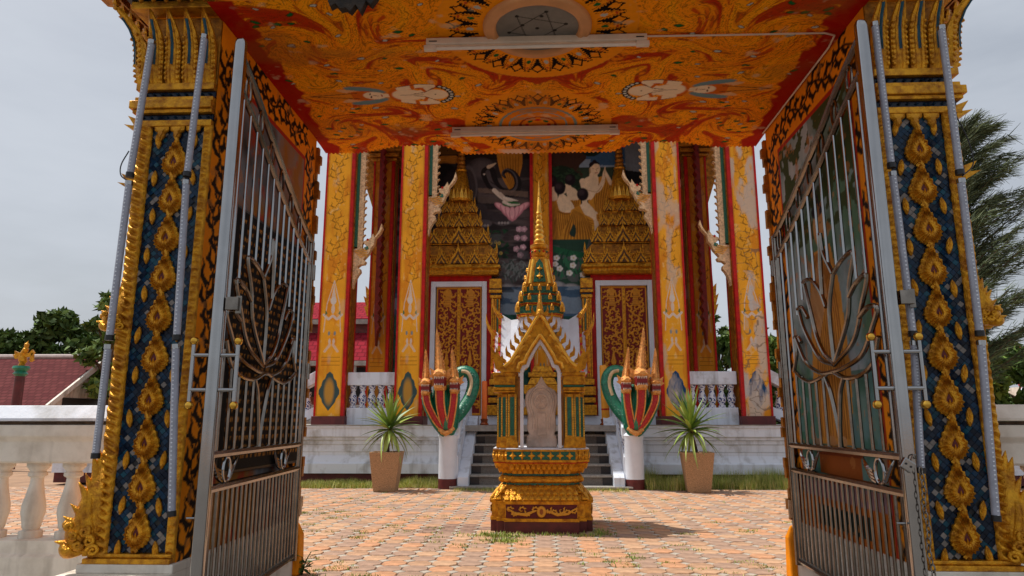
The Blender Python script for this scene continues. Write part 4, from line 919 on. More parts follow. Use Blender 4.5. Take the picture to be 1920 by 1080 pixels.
# ---- columns
def column_canvas(weather, seed):
    C = Canvas(.46, 6.6, 58, 560, s(240, 168, 44)); u, v = C.u, C.v; w = .46
    C.c *= (.82 + .36 * fbm(u * 6, v * 3, 4, seed))[..., None]
    ink = s(112, 74, 18)
    C.vine(w / 2, 2.80, 6.55, .085, .92, ink, .0095, .17, a=.6, step=.085)
    for e in (.018, w - .018): C.line([(e, .02), (e, 6.58)], .004, ink, .6)
    C.fill(np.clip((fbm(u * 7, v * 2.2, 4, seed + 40) - .50) * 8, 0, 1), s(214, 124, 28), .6); C.fill(np.clip((fbm(u * 12, v * 9, 3, seed + 60) - .62) * 9, 0, 1), s(246, 204, 130), .6)
    # painted praying figure above a lobed shield
    wh = s(220, 208, 196); cx = w / 2
    C.line([(cx - .16, 1.75), (cx - .12, 2.35), (cx, 2.85)], .010, wh, .7); C.line([(cx + .16, 1.75), (cx + .12, 2.35), (cx, 2.85)], .010, wh, .7)
    C.ell(cx, 2.42, .055, .085, wh); C.poly([(cx - .045, 2.46), (cx, 2.78), (cx + .045, 2.46)], wh, .8); C.ell(cx, 2.24, .035, .10, wh, a=.8)
    C.line([(cx - .17, 2.12), (cx - .08, 2.02), (cx, 2.10), (cx + .08, 2.02), (cx + .17, 2.12)], .024, wh, .85)
    C.poly([(cx - .14, 2.22), (cx - .10, 2.14), (cx - .15, 2.1)], s(90, 120, 80)); C.poly([(cx + .14, 2.22), (cx + .10, 2.14), (cx + .15, 2.1)], s(90, 120, 80))
    for d in (-1, 1):
        C.ell(cx + d * .055, 1.72, .022, .045, s(130, 140, 140)); C.ell(cx + d * .04, 1.55, .022, .06, wh, a=.8); C.line([(cx + d * .03, 1.48), (cx + d * .12, 1.34)], .025, wh, .6)
    for zz in (1.22, 1.13, 1.05): C.line([(.06, zz), (w - .06, zz)], .006, ink, .7)
    sh = [(0, .92), (.06, .86), (.08, .78), (.13, .72), (.15, .62), (.19, .54), (.19, .44), (.14, .36), (.12, .28), (.06, .20), (0, .10)]
    C.poly([(cx + a, c) for a, c in sh] + [(cx - a, c) for a, c in sh[::-1]], s(62, 84, 84) if weather < .5 else s(28, 70, 110))
    C.ell(cx, .5, .09, .26, s(190, 140, 60) if weather < .5 else s(44, 86, 130), soft=.5); C.ell(cx, .44, .025, .05, s(196, 196, 190) if weather > .5 else s(190, 140, 60))
    for k in range(5): C.line([(.03, .96 + k * .012), (w - .03, .96 + k * .012)], .002, ink, .5)
    # flaking: paint worn back to pale plaster
    g = fbm(u * 5 + seed, v * 1.7, 5, seed + 3) - .10 * (1 - weather)
    C.fill(np.clip((g - .52) * 9, 0, 1), s(204, 186, 168), .25 + .65 * weather)
    if weather > .8:
        C.fill((abs(vnoise(u * 9, v * 9, 4) - .5) < .03) & (v < 4), s(120, 100, 84), .7); C.fill(np.clip((fbm(u * 4, v * 2, 4, 77) - .56) * 12, 0, 1) * (v < 3), s(196, 190, 186), .8)
    C.h = -.0015 * np.clip((g - .52) * 9, 0, 1)
    return C
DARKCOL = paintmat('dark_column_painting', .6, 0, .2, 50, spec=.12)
def column(x0, x1, y0, base, canvas, inner, dark=False, top=7.75):
    """square redented column; inner = +1/-1 the side with the hanging naga fretwork"""
    w = x1 - x0
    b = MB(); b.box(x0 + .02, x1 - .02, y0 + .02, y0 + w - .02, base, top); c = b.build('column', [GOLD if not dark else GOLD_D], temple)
    b = MB(); b.box(x0 - .03, x1 + .03, y0 - .03, y0 + w + .03, base, base + .18); b.build('column_foot', DRED, c, bevel=.008)
    for i, (xa, ww) in enumerate(((x0, .04), (x1 - .07, .07)) if inner > 0 else ((x0, .07), (x1 - .04, .04))):
        b = MB(); b.box(xa, xa + ww, y0 - .004, y0 + .10, base + .18, top); b.build('red_edge', RED, c)
        b = MB(); b.box(xa + (0 if i == 0 else ww - .03), xa + (.03 if i == 0 else ww), y0 + w - .12, y0 + w, base + .18, top); b.build('red_edge', RED, c)
    l = x0 + (.04 if inner > 0 else .07); rr = x1 - (.07 if inner > 0 else .04)
    me = canvas.mesh_at('painted_face', (0, 0, 0), (1, 0, 0), (0, 0, 1), P_FLAT if not dark else DARKCOL)
    o = link('painted_face', me, c, (l, y0 + .014, base + .18)); o.scale = ((rr - l) / .46, 1, (top - base - .18) / 6.6)
    # side face: gold carved strip between the red edges
    b = MB(); xs = x1 if inner > 0 else x0
    b.box(min(xs - inner * .018, xs + inner * .012), max(xs - inner * .018, xs + inner * .012), y0 + .14, y0 + w - .14, base + .3, top); b.build('side_panel', GOLD_D, c)
    return c
CA, CB, CC = column_canvas(.15, 3), column_canvas(.6, 9), column_canvas(.95, 14)
column(-4.60, -3.98, 13.9, TZ + .012, CA, 1); column(-2.96, -2.39, 13.9, TZ + .012, CA, 1)
column(2.42, 3.00, 13.9, TZ + .012, CB, -1); column(4.0, 4.60, 13.9, TZ + .012, CC, -1)
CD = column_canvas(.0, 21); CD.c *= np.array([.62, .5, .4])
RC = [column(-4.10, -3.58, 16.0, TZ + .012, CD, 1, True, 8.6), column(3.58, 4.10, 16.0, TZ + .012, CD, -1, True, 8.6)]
for c, sg in zip(RC, (-1, 1)):
    for z0, z1, e in ((7.55, 7.62, .06), (7.64, 7.74, .12), (7.76, 7.95, .2), (7.97, 8.06, .14), (8.1, 8.6, .26)):
        b = MB(); b.box(sg * 3.84 - .26 - e, sg * 3.84 + .26 + e, 16.0 - e, 16.5 + e, z0, z1); b.build('capital_ring', GOLD_D, c, bevel=.02)
    # red fringe hanging down the face
    b = MB(); P = []; nn = 46
    for k in range(nn + 1):
        z = 8.3 - k * .11; P.append((sg * (3.84 - .03 - (.055 if k % 2 else .0)), z))
    P = P + [(sg * 3.84, 2.9)] + [(sg * (3.84 + .05), z) for z in (3.6, 5, 8.3)]
    b.prism(P, 15.75, 15.99); b.build('red_fringe', mat('dark_red_fringe', s(112, 14, 12), .45, 0, .4, 12) if 'dark_red_fringe' not in MATS else MATS['dark_red_fringe'], c)
    b = MB(); b.prism([(sg * 4.10 + sg * a, 3.6 + z) for a, z in ((0, 0), (.12, .1), (.2, .35), (.14, .32), (.22, .6), (.15, .55), (.18, .85), (.1, .75), (.09, 1.15), (.02, .8), (0, .7))], 16.35, 16.5); b.build('flame_bracket', GOLD, c)
    b = MB(); b.prism([(sg * 4.10 + sg * a, 6.2 + z) for a, z in ((0, 0), (.1, .3), (.3, .9), (.42, 1.3), (.3, 1.5), (.5, 2.1), (.25, 2.4), (.1, 2.2), (.2, 1.7), (.05, 1.2), (0, 1.1))], 16.35, 16.5); b.build('scroll_bracket', GOLD_D, c)
# ---- hanging naga fretwork beside the front columns
HEAD = [(0, 770), (45, 765), (80, 768), (95, 748), (78, 735), (72, 712), (95, 702), (118, 690), (138, 655), (146, 688), (168, 655), (182, 630), (196, 580), (204, 615), (190, 648), (152, 694), (146, 738), (128, 762), (112, 802), (72, 850), (92, 862), (82, 882), (52, 886), (30, 905), (52, 916), (56, 940), (38, 962), (14, 1010), (4, 1060), (0, 1060)]
FRET = mat('fret_gold', s(224, 188, 142), .55, .1, .35, 25, .5, 60)
def naga_fret(x, sg, ztop, zneck):
    k = .00297
    b = MB(); P = [(x + sg * 0, ztop)]; wd = .175
    nst = int((ztop - zneck) / .155); pts = []
    for i in range(nst):
        z = ztop - i * .155; pts += [(x + sg * wd, z), (x + sg * wd, z - .10), (x + sg * (wd + .055), z - .075), (x + sg * wd, z - .135)]
    P = [(x + sg * .07, ztop)] + pts + [(x + sg * wd, zneck), (x + sg * .07, zneck)]
    b.prism(P, 14.10, 14.20); f = b.build('naga_fretwork', FRET, temple)
    b = MB(); b.box(min(x, x + sg * .068), max(x, x + sg * .068), 14.08, 14.24, zneck + .05, ztop); b.build('green_strip', GREEN, f)
    b = MB(); b.prism([(x + sg * a * k, zneck - (c - 770) * k) for a, c in HEAD], 14.06, 14.22); h = b.build('naga_head', FRET, f, bevel=.012)
    b = MB()
    for q in range(5): b.tube(spline([(x + sg * (.02 + .03 * q), 14.052, zneck - .05 - .035 * q), (x + sg * (.14 + .03 * q), 14.048, zneck - .03 - .03 * q), (x + sg * (.28 + .01 * q), 14.052, zneck + .02 - .05 * q)], 4), .009, 5)
    tag(b.build('neck_scales', GOLD_L, h), kind='stuff')
    b = MB(); b.lathe([(.001, -.03), (.03, 0), (.001, .03)], 8); b.build('eye', RED, h, loc=(x + sg * .30, 14.05, zneck + .20), rot=None)
    b = MB(); b.prism([(x + sg * .23, zneck + .03), (x + sg * .31, zneck + .06), (x + sg * .33, zneck + .0), (x + sg * .27, zneck - .04)], 14.045, 14.058); b.build('green_collar', GREEN, h)
for (x, sg, zn) in ((-3.975, 1, 4.80), (-2.385, 1, 5.95), (2.415, -1, 5.95), (3.995, -1, 4.80)): naga_fret(x, sg, 8.0, zn)
# ---- balustrade between the columns
for sg in (-1, 1):
    for (xa, xb) in ((2.99, 3.97), (4.64, 7.5)):
        X0, X1 = min(sg * xa, sg * xb), max(sg * xa, sg * xb); out = xa > 4
        if out:
            mp = lambda a, c, d: (sg * a, d, c)
            b = MB(); b.prism([(4.64, 1.95), (4.64, 2.20), (7.5, .62), (7.5, .38)], 14.05, 14.30, mp); b.build('side_stair_rail', WHITE_W, temple, bevel=.01)
            b = MB(); b.prism([(4.64, 1.25), (4.64, 1.46), (7.5, .12), (7.5, 0)], 14.05, 14.30, mp); b.build('side_stair_base', WHITE_W, temple, bevel=.01)
            for k in range(4): link('glazed_baluster', BLUEBAL, temple, (sg * (4.82 + k * .26), 14.17, 1.33 - k * .14))
        else:
            b = MB(); b.box(X0, X1, 14.05, 14.30, 1.90, 2.165); b.build('terrace_rail', WHITE_W, temple, bevel=.012)
            b = MB(); b.box(X0, X1, 14.05, 14.30, TZ + .013, 1.44); b.build('terrace_kerb', WHITE_W, temple, bevel=.012)
            for k in range(5): o = link('glazed_baluster', BLUEBAL, temple, (X0 + .1 + k * .195, 14.17, 1.441)); o.scale = (1, 1, 1.04)

# ---- front wall with its two murals
def tracer(C, ox, oy, u0):
    """draws on canvas C from positions measured on an enlarged picture of the wall (3.6 units per measured step)"""
    U = lambda x: (ox + x / 3.6 - 1013) * .0133 - u0
    V = lambda y: 7.77 - (oy + y / 3.6 - 300) * .01396 - (TZ + .62)
    class T: pass
    T.p = staticmethod(lambda pts, c, a=1.0: C.poly([(U(x), V(y)) for x, y in pts], c, a))
    T.sp = staticmethod(lambda pts, c, a=1.0: C.poly([(U(x), V(y)) for x, y in spline(list(pts) + [pts[0]], 5)[:-1]], c, a))
    T.e = staticmethod(lambda x, y, rx, ry, c, an=0, a=1.0, soft=.12: C.ell(U(x), V(y), rx * .0037, ry * .0039, c, an, a, None, soft))
    T.l = staticmethod(lambda pts, w, c, a=1.0: (lambda q: C.line(q, [k * .0037 for k in (np.interp(np.linspace(0, 1, len(q)), np.linspace(0, 1, len(w)), w) if hasattr(w, '__len__') else [w] * len(q))], c, a))([(U(x), V(y)) for x, y in (spline(pts, 5) if len(pts) > 2 else pts)]))
    return T
def folds(T, pts_a, pts_b, n, c, w=3.0, a=.8):
    for k in range(n):
        f = k / max(1, n - 1); T.l([(x0 + (x1 - x0) * f, y0 + (y1 - y0) * f) for (x0, y0), (x1, y1) in zip(pts_a, pts_b)], [w * .4, w, w * .4], c, a)
def mural_left():
    Wd, Hd = 3.62, 7.3; C = Canvas(Wd, Hd, 330, 470, s(46, 42, 44)); u, v = C.u, C.v; r = random.Random(12); T = tracer(C, 560, 250, -3.79)
    g = fbm(u * 1.1, v * 7, 5, 2); C.fill(np.clip((g - .40) * 5, 0, 1) * (v < 5.6), s(92, 82, 82)); C.fill(np.clip((fbm(u * 2, v * 12, 4, 6) - .52) * 8, 0, 1) * (v < 5.5), s(60, 54, 56), .8)
    C.fill(v > 6.1, s(36, 28, 24)); C.fill((v > 6.25) & (fbm(u * 3, v * 3, 4, 5) > .42), s(96, 66, 24), .9)
    T.sp([(900, 150), (1000, 140), (1080, 150), (1080, 190), (1000, 200), (905, 215)], s(170, 112, 36)); folds(T, [(905, 160), (990, 150), (1075, 160)], [(905, 205), (990, 195), (1075, 185)], 4, s(110, 70, 22))
    T.sp([(1340, 120), (1500, 120), (1520, 200), (1500, 300), (1490, 420), (1440, 400), (1380, 300), (1350, 200)], s(182, 122, 38)); folds(T, [(1370, 140), (1390, 260), (1450, 390)], [(1495, 140), (1490, 260), (1485, 390)], 7, s(112, 72, 22), 4)
    el, eh, ed = s(62, 56, 60), s(92, 86, 90), s(34, 30, 33)
    T.e(975, 340, 110, 150, s(20, 18, 19)); T.e(1080, 400, 130, 170, ed); T.sp([(1120, 230), (1180, 170), (1260, 160), (1320, 200), (1330, 280), (1300, 360), (1230, 380), (1180, 470), (1120, 420)], el); T.e(1245, 240, 75, 62, eh, a=.8, soft=.6); T.e(1160, 330, 46, 120, eh, .15); T.e(1158, 340, 36, 100, el, .15)
    T.sp([(1100, 470), (1220, 460), (1260, 600), (1240, 650), (1150, 650), (1090, 600)], ed); T.e(1230, 545, 55, 70, el); T.e(1250, 615, 60, 28, eh); T.e(1385, 600, 62, 30, eh); T.l([(1200, 520), (1300, 560), (1390, 590)], 34, el)
    for q in range(4): T.e(1222 + q * 20, 628, 9, 8, s(156, 150, 150)); T.e(1360 + q * 20, 612, 9, 8, s(156, 150, 150))
    tk = [(1285, 270), (1310, 340), (1360, 395), (1430, 412), (1478, 385), (1488, 330), (1462, 275), (1415, 250), (1385, 275), (1400, 300)]
    T.l(tk, [54, 46, 38, 32, 28, 24, 20, 15, 11, 7], ed); T.l([(x - 6, y - 8) for x, y in tk], [16, 14, 12, 10, 8, 6, 5, 4, 3, 2], eh, .8)
    for q in range(12): f = q / 11; T.e(1300 + 130 * f, 330 + 80 * f, 3, 16, s(26, 22, 24), .8, .6)
    T.e(1255, 275, 8, 6, s(210, 200, 190)); T.l([(1285, 225), (1310, 214), (1335, 200)], [14, 10, 4], s(212, 192, 168))
    T.p([(1210, 370), (1560, 400), (1560, 440), (1215, 400)], s(122, 104, 92), .7); T.p([(1210, 430), (1560, 455), (1560, 500), (1210, 470)], s(98, 86, 80), .7)
    T.l([(1325, 388), (1370, 430), (1430, 468), (1500, 482)], [15, 15, 12, 3], s(226, 212, 196)); T.l([(1365, 412), (1410, 455), (1470, 492)], [12, 12, 3], s(204, 190, 176)); T.l([(1395, 440), (1440, 452), (1490, 462)], [9, 9, 2], s(226, 214, 200))
    for (x, y, an) in ((1375, 505, 1.0), (1525, 505, -1.0), (1400, 530, .6), (1500, 530, -.6), (1425, 545, .3), (1475, 545, -.3), (1450, 550, 0)): T.e(x, y, 22, 52, s(196, 128, 142), an); T.e(x, y - 5, 15, 42, s(232, 176, 184), an)
    T.e(1442, 485, 60, 18, s(44, 110, 58)); T.l([(1390, 470), (1440, 490), (1500, 488)], [10, 9, 3], s(226, 214, 200))
    for (x, y) in ((1497, 655), (1530, 655), (1483, 713), (1530, 715), (1478, 788), (1523, 777), (1505, 828)):
        for q in range(5): T.e(x + 12 * math.cos(q * 1.257), y + 10 * math.sin(q * 1.257), 11, 10, s(196, 158, 172))
        T.e(x, y, 8, 7, s(226, 200, 206))
    for q in range(90): x, y = r.uniform(1220, 1420), r.uniform(660, 860); T.e(x, y, 17, 7, s(40, 76, 52) if q % 2 else s(26, 52, 40), r.uniform(-1.2, 1.2))
    for (x, y) in ((1290, 690), (1280, 715), (1305, 745), (1335, 740), (1360, 748), (1335, 790), (1372, 815), (1300, 800), (1255, 760)): T.e(x, y, 12, 11, s(196, 178, 92)); T.e(x, y, 5, 5, s(150, 110, 40))
    T.e(875, 780, 16, 20, s(80, 130, 140))
    C.fill(np.clip((fbm(u * 3, v * 5, 4, 8) - .42) * 6, 0, 1) * (v < 4.1), s(92, 92, 96), .7)
    for q in range(60): x, y = r.uniform(1385, 1570), r.uniform(880, 1010); a = r.uniform(-1.2, 1.2); T.l([(x, y), (x + 18 * math.sin(a), y - 22), (x + 44 * math.sin(a), y - 26)], [5, 4, 1], s(112, 122, 122) if q % 3 else s(60, 76, 72))
    for (x, y, q) in ((1420, 1060, 70), (1510, 1070, 66), (1340, 1080, 60), (1470, 1120, 90)): T.e(x, y, q, q * .62, s(104, 106, 110)); T.e(x - 12, y - 14, q * .7, q * .34, s(156, 158, 162), 0, .8, .6)
    C.fill(v < 2.75, s(66, 88, 112)); C.fill((v < 2.75) & (fbm(u * 1.5, v * 7, 4, 9) > .48), s(128, 148, 164), .7); C.fill((v < 2.75) & (v > 2.6) & (fbm(u * 2, v * 2, 3, 3) > .4), s(40, 44, 52), .7)
    for q in range(9): T.e(1480 + r.uniform(-40, 40), 1275 + r.uniform(-10, 16), 14, 26, s(206, 150, 164), r.uniform(-.9, .9))
    C.fill(v < 2.05, s(30, 84, 66), .85); C.fill((v < 2.05) & (fbm(u * 5, v * 5, 3, 9) > .5), s(20, 60, 50), .8)
    return C
def mural_right():
    Wd, Hd = 3.62, 7.3; C = Canvas(Wd, Hd, 330, 470, s(34, 38, 36)); u, v = C.u, C.v; r = random.Random(3); T = tracer(C, 1000, 250, .17)
    g = fbm(u * 1.4, v * 3.5, 5, 6); C.fill(np.clip((g - .44) * 5, 0, 1), s(50, 66, 54)); C.fill(v > 5.85, s(58, 92, 130)); C.fill((v > 5.85) & (fbm(u * 1.2, v * 6, 4, 3) > .48), s(150, 170, 190), .8); C.fill((v > 5.7) & (u > 2.05), s(112, 122, 134), .9)
    T.sp([(100, 120), (330, 120), (380, 170), (330, 230), (350, 300), (240, 290), (110, 330)], s(64, 44, 36)); T.sp([(100, 240), (230, 225), (330, 290), (350, 380), (240, 420), (100, 360)], s(30, 46, 34)); T.sp([(340, 130), (480, 125), (440, 160), (380, 158)], s(24, 40, 34))
    for q in range(70): x, y = r.uniform(100, 360), r.uniform(230, 400); T.e(x, y, 14, 6, s(46, 72, 48), r.uniform(-1, 1), .7)
    T.sp([(640, 260), (760, 290), (780, 420), (700, 520), (620, 420)], s(26, 28, 30)); T.sp([(690, 400), (780, 380), (800, 470), (760, 520), (690, 490)], s(150, 140, 132)); T.sp([(680, 470), (740, 440), (800, 480), (800, 530), (700, 520)], s(188, 126, 44)); T.sp([(690, 540), (800, 530), (810, 640), (740, 660)], s(60, 50, 54))
    sk, sd, rb, rd, hr = s(236, 212, 178), s(186, 150, 112), s(204, 142, 46), s(128, 78, 24), s(34, 26, 32)
    def robe(pts, A, B, n, w=4.5): T.sp(pts, rb); folds(T, A, B, n, rd, w)
    # teacher with joined palms
    robe([(385, 470), (430, 390), (445, 320), (490, 305), (545, 340), (550, 420), (520, 480), (500, 560), (560, 600), (480, 610), (420, 570)], [(450, 330), (430, 430), (440, 560)], [(540, 350), (520, 450), (490, 590)], 7)
    T.sp([(345, 330), (395, 300), (445, 298), (462, 320), (450, 390), (410, 460), (375, 440), (350, 390)], sk); T.sp([(405, 250), (430, 265), (455, 290), (440, 315), (400, 310)], sk); T.e(438, 248, 36, 46, sk); T.sp([(398, 245), (400, 212), (425, 198), (455, 200), (474, 220), (440, 214), (412, 235)], hr); T.e(436, 198, 14, 12, hr)
    T.l([(422, 246), (432, 249)], 2.5, sd); T.l([(450, 248), (462, 245)], 2.5, sd); T.l([(444, 250), (450, 266)], 2, sd); T.l([(438, 278), (456, 277)], 2.5, s(170, 80, 70)); T.l([(402, 250), (404, 275)], 5, sd)
    T.l([(352, 335), (372, 385), (445, 398), (487, 345), (502, 268)], [22, 22, 18, 14, 8], sk); T.l([(545, 350), (520, 300), (505, 262)], [14, 12, 7], sk); T.l([(500, 300), (508, 240)], [10, 4], sk); T.l([(503, 300), (508, 246)], 2, sd); T.l([(372, 392), (445, 408), (480, 370)], 2.5, sd)
    def head(x, y, k=1.0): T.e(x, y, 36 * k, 40 * k, hr); T.e(x - 8 * k, y - 12 * k, 20 * k, 18 * k, s(66, 54, 60), 0, .8, .6)
    # disciples seen from behind
    robe([(112, 455), (185, 460), (200, 560), (205, 770), (125, 750)], [(118, 470), (120, 600), (128, 745)], [(182, 470), (192, 600), (198, 760)], 8); T.sp([(110, 380), (150, 372), (176, 430), (170, 462), (112, 460)], sk); T.e(140, 375, 16, 26, sk); head(140, 332)
    robe([(230, 440), (300, 430), (335, 470), (322, 540), (262, 520)], [(240, 450), (270, 480), (290, 530)], [(325, 455), (320, 480), (315, 530)], 5); T.sp([(232, 350), (275, 372), (312, 400), (328, 455), (262, 462), (240, 420)], sk); T.e(255, 372, 16, 26, sk); head(266, 322)
    robe([(168, 470), (195, 520), (285, 545), (310, 640), (270, 740), (205, 775), (180, 690)], [(175, 490), (185, 620), (205, 760)], [(285, 550), (285, 640), (265, 735)], 8); T.sp([(172, 470), (190, 430), (225, 425), (275, 480), (290, 520), (270, 548), (195, 535)], sk); T.l([(182, 540), (230, 556), (285, 545)], 4, rd); T.e(205, 430, 17, 28, sk); T.e(226, 395, 12, 22, sk); head(193, 380, 1.08)
    robe([(268, 530), (325, 505), (360, 560), (395, 610), (425, 700), (425, 800), (350, 835), (235, 795), (190, 735), (225, 640), (250, 600)], [(285, 530), (235, 660), (215, 760)], [(350, 560), (400, 690), (415, 810)], 10, 5.5); T.sp([(285, 620), (255, 690), (290, 710), (300, 660)], s(40, 60, 52))
    T.sp([(330, 500), (365, 470), (405, 505), (438, 550), (445, 600), (400, 600), (360, 560)], sk); T.l([(430, 560), (440, 630), (434, 700)], [20, 16, 12], sk); T.sp([(360, 560), (420, 600), (418, 690), (385, 640)], rb); folds(T, [(365, 570), (390, 600), (425, 605)], [(385, 640), (400, 660), (420, 680)], 5, rd, 3.5); T.e(362, 468, 18, 30, sk); T.e(384, 440, 12, 24, sk); head(350, 424, 1.1)
    robe([(440, 560), (500, 545), (525, 580), (480, 610), (445, 605)], [(445, 570), (480, 570), (515, 580)], [(450, 600), (480, 605), (510, 590)], 4)
    # right figure behind the column
    robe([(990, 400), (1060, 390), (1080, 520), (985, 520)], [(1000, 410), (1000, 460), (1000, 515)], [(1060, 410), (1060, 460), (1065, 515)], 5); T.e(1010, 340, 34, 46, sk); T.e(1010, 305, 34, 26, hr)
    # bank with flowers, stones, water
    C.fill(v < 3.95, s(44, 76, 62)); C.fill((v < 3.95) & (fbm(u * 2.4, v * 4, 4, 8) > .5), s(92, 98, 100), .8); T.sp([(120, 760), (260, 800), (420, 830), (300, 850), (120, 800)], s(36, 96, 66))
    for q in range(110): x, y = r.uniform(110, 800), r.uniform(840, 1010); a = r.uniform(-1.0, 1.0); T.l([(x, y), (x + 14 * math.sin(a), y - 30), (x + 40 * math.sin(a), y - 48)], [6, 5, 1], s(52, 116, 84) if q % 3 else s(30, 78, 60))
    for q in range(18):
        x, y = ((165, 850), (185, 920), (275, 900), (250, 950))[q] if q < 4 else (r.uniform(120, 800), r.uniform(840, 980))
        for j in range(5): T.e(x + 13 * math.cos(j * 1.257), y + 11 * math.sin(j * 1.257), 10, 9, s(222, 226, 224))
        T.e(x, y, 5, 5, s(206, 190, 110))
    for (x, y, q) in ((170, 1040, 60), (260, 1060, 70), (340, 1070, 60), (210, 1100, 90), (620, 1060, 80)): T.e(x, y, q, q * .6, s(116, 120, 124)); T.e(x - 10, y - 14, q * .7, q * .32, s(172, 176, 180), 0, .8, .6)
    C.fill(v < 2.75, s(64, 94, 122)); C.fill((v < 2.75) & (fbm(u * 1.5, v * 7, 4, 9) > .48), s(138, 160, 178), .7)
    for q in range(9): T.e(200 + r.uniform(-60, 60), 1290 + r.uniform(-14, 14), 12, 26, s(222, 226, 228), r.uniform(-.9, .9))
    C.fill(v < 2.0, s(24, 76, 62), .85); C.fill((u > 3.0) & (v < 2.4), s(18, 72, 62)); C.fill((u > 3.0) & (v < 1.5), s(200, 140, 40))
    return C
b = MB(); b.box(-3.80, 3.80, WY + .006, WY + .3, TZ, 9.0); wall = b.build('front_wall', WHITE, temple)
mural_left().soften(5).obj('mural', (-3.79, WY, TZ + .62), (1, 0, 0), (0, 0, 1), P_FLAT, wall); mural_right().soften(8).obj('mural', (.17, WY, TZ + .62), (1, 0, 0), (0, 0, 1), P_FLAT, wall)
b = MB(); b.box(-3.8, 3.8, WY - .18, WY - .002, TZ + .013, 1.30); b.box(-.95, .95, WY - .32, WY - .182, TZ + .013, 1.22); b.build('wall_plinth', WHITE, wall)
# middle pilaster with red edges and a moulded gold foot
b = MB(); b.box(-.14, .26, WY - .14, WY - .004, 2.45, 9); pil = b.build('pilaster', GOLD_D, temple)
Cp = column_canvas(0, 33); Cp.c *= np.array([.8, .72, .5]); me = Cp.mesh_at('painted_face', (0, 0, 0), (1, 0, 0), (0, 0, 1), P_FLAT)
o = link('painted_face', me, pil, (-.12, WY - .144, 0.2)); o.scale = (.36 / .46, 1, 8.8 / 6.6)
for xa in (-.22, .26):
    b = MB(); b.box(xa, xa + .08, WY - .15, WY - .004, 1.4, 9); b.build('red_edge', RED, pil)
for (z0, z1, e0, e1) in ((1.31, 1.5, .5, .5), (1.5, 1.66, .42, .34), (1.66, 1.80, .30, .40), (1.80, 2.02, .44, .44), (2.02, 2.2, .36, .28), (2.2, 2.32, .34, .34), (2.32, 2.47, .26, .2)):
    b = MB(); b.loft([[(.06 - e0, WY - .20 - e0 * .3, z0), (.06 + e0, WY - .20 - e0 * .3, z0), (.06 + e0, WY - .005, z0), (.06 - e0, WY - .005, z0)], [(.06 - e1, WY - .20 - e1 * .3, z1 - .004), (.06 + e1, WY - .20 - e1 * .3, z1 - .004), (.06 + e1, WY - .005, z1 - .004), (.06 - e1, WY - .005, z1 - .004)]]); b.build('pilaster_foot', GOLD, pil, bevel=.015)

# ---- gilded doors in white frames under tiered spires
def door_canvas(seed):
    C = Canvas(.54, 3.12, 64, 330, s(120, 20, 10)); gold = s(206, 136, 26)
    C.fill((C.u < .03) | (C.u > .51) | (C.v < .05) | (C.v > 3.07), gold, 1, .014)
    r = random.Random(seed); z = 1.5; k = 0
    while z < 3.0:
        for x in (.13, .27, .41): C.kranok(x + r.uniform(-.02, .02), z + (.06 if x == .27 else 0), .075, r.uniform(0, 6.28), r.random() < .5, gold, .019, .02, leaves=5)
        z += .13; k += 1
    z = .2
    while z < 1.5:
        for x in (.10, .44): C.kranok(x, z, .07, r.uniform(0, 6), r.random() < .5, gold, .019, .02, leaves=5)
        z += .12
    for (cz, kk) in ((.35, 1.0), (2.62, .55)):      # guardian figure below, small seated deity above
        C.poly([(.27 - .16 * kk, cz), (.27 - .10 * kk, cz + .5 * kk), (.27 - .15 * kk, cz + .72 * kk), (.27, cz + .86 * kk), (.27 + .15 * kk, cz + .72 * kk), (.27 + .10 * kk, cz + .5 * kk), (.27 + .16 * kk, cz)], gold, 1, .03)
        C.ell(.27, cz + .92 * kk, .065 * kk, .09 * kk, gold, h=.035); C.poly([(.27 - .05 * kk, cz + .97 * kk), (.27, cz + 1.28 * kk), (.27 + .05 * kk, cz + .97 * kk)], gold, 1, .03)
        C.line([(.27 - .14 * kk, cz + .7 * kk), (.27 - .20 * kk, cz + .42 * kk), (.27 - .06 * kk, cz + .45 * kk)], .035 * kk, gold, h=.03); C.line([(.27 + .14 * kk, cz + .7 * kk), (.27 + .20 * kk, cz + .42 * kk), (.27 + .06 * kk, cz + .45 * kk)], .035 * kk, gold, h=.03)
        for q in range(6): C.line([(.27 - .13 * kk, cz + .08 * q * kk + .03), (.27 + .13 * kk, cz + .08 * q * kk + .03)], .006, s(130, 70, 12), .7)
    C.c *= (.8 + .4 * fbm(C.u * 20, C.v * 20, 3, seed))[..., None]
    return C
RECESS_SHADE = mat('recess_shade_gold', s(88, 54, 14), .6, .1, .4, 20)  # dark gold that paints recess shade onto the nested gable plates
def gable_mesh(w, h):
    b = MB()
    for i, (k, y) in enumerate(((1, 0), (.74, -.012), (.50, -.035), (.26, -.048))):
        P = [(-w * k, 0), (-w * k * .72, h * .34 * k), (-w * k * .30, h * .62 * k), (0, h * 1.0 * k), (w * k * .30, h * .62 * k), (w * k * .72, h * .34 * k), (w * k, 0)]
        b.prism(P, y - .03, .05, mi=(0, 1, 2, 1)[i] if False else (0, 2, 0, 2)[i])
    for d in (-1, 1):
        for q in range(4):
            x, z = d * w * (.92 - .2 * q), h * (.14 + .17 * q); b.prism([(x - .02, z), (x + d * .035, z + .09), (x + .02, z - .01)], -.045, .0, mi=0)
    b.prism([(-.018, h * .95), (0, h * 1.22), (.018, h * .95)], -.035, .01)
    return b.mesh('gable', [GOLD, GOLD_D, RECESS_SHADE])
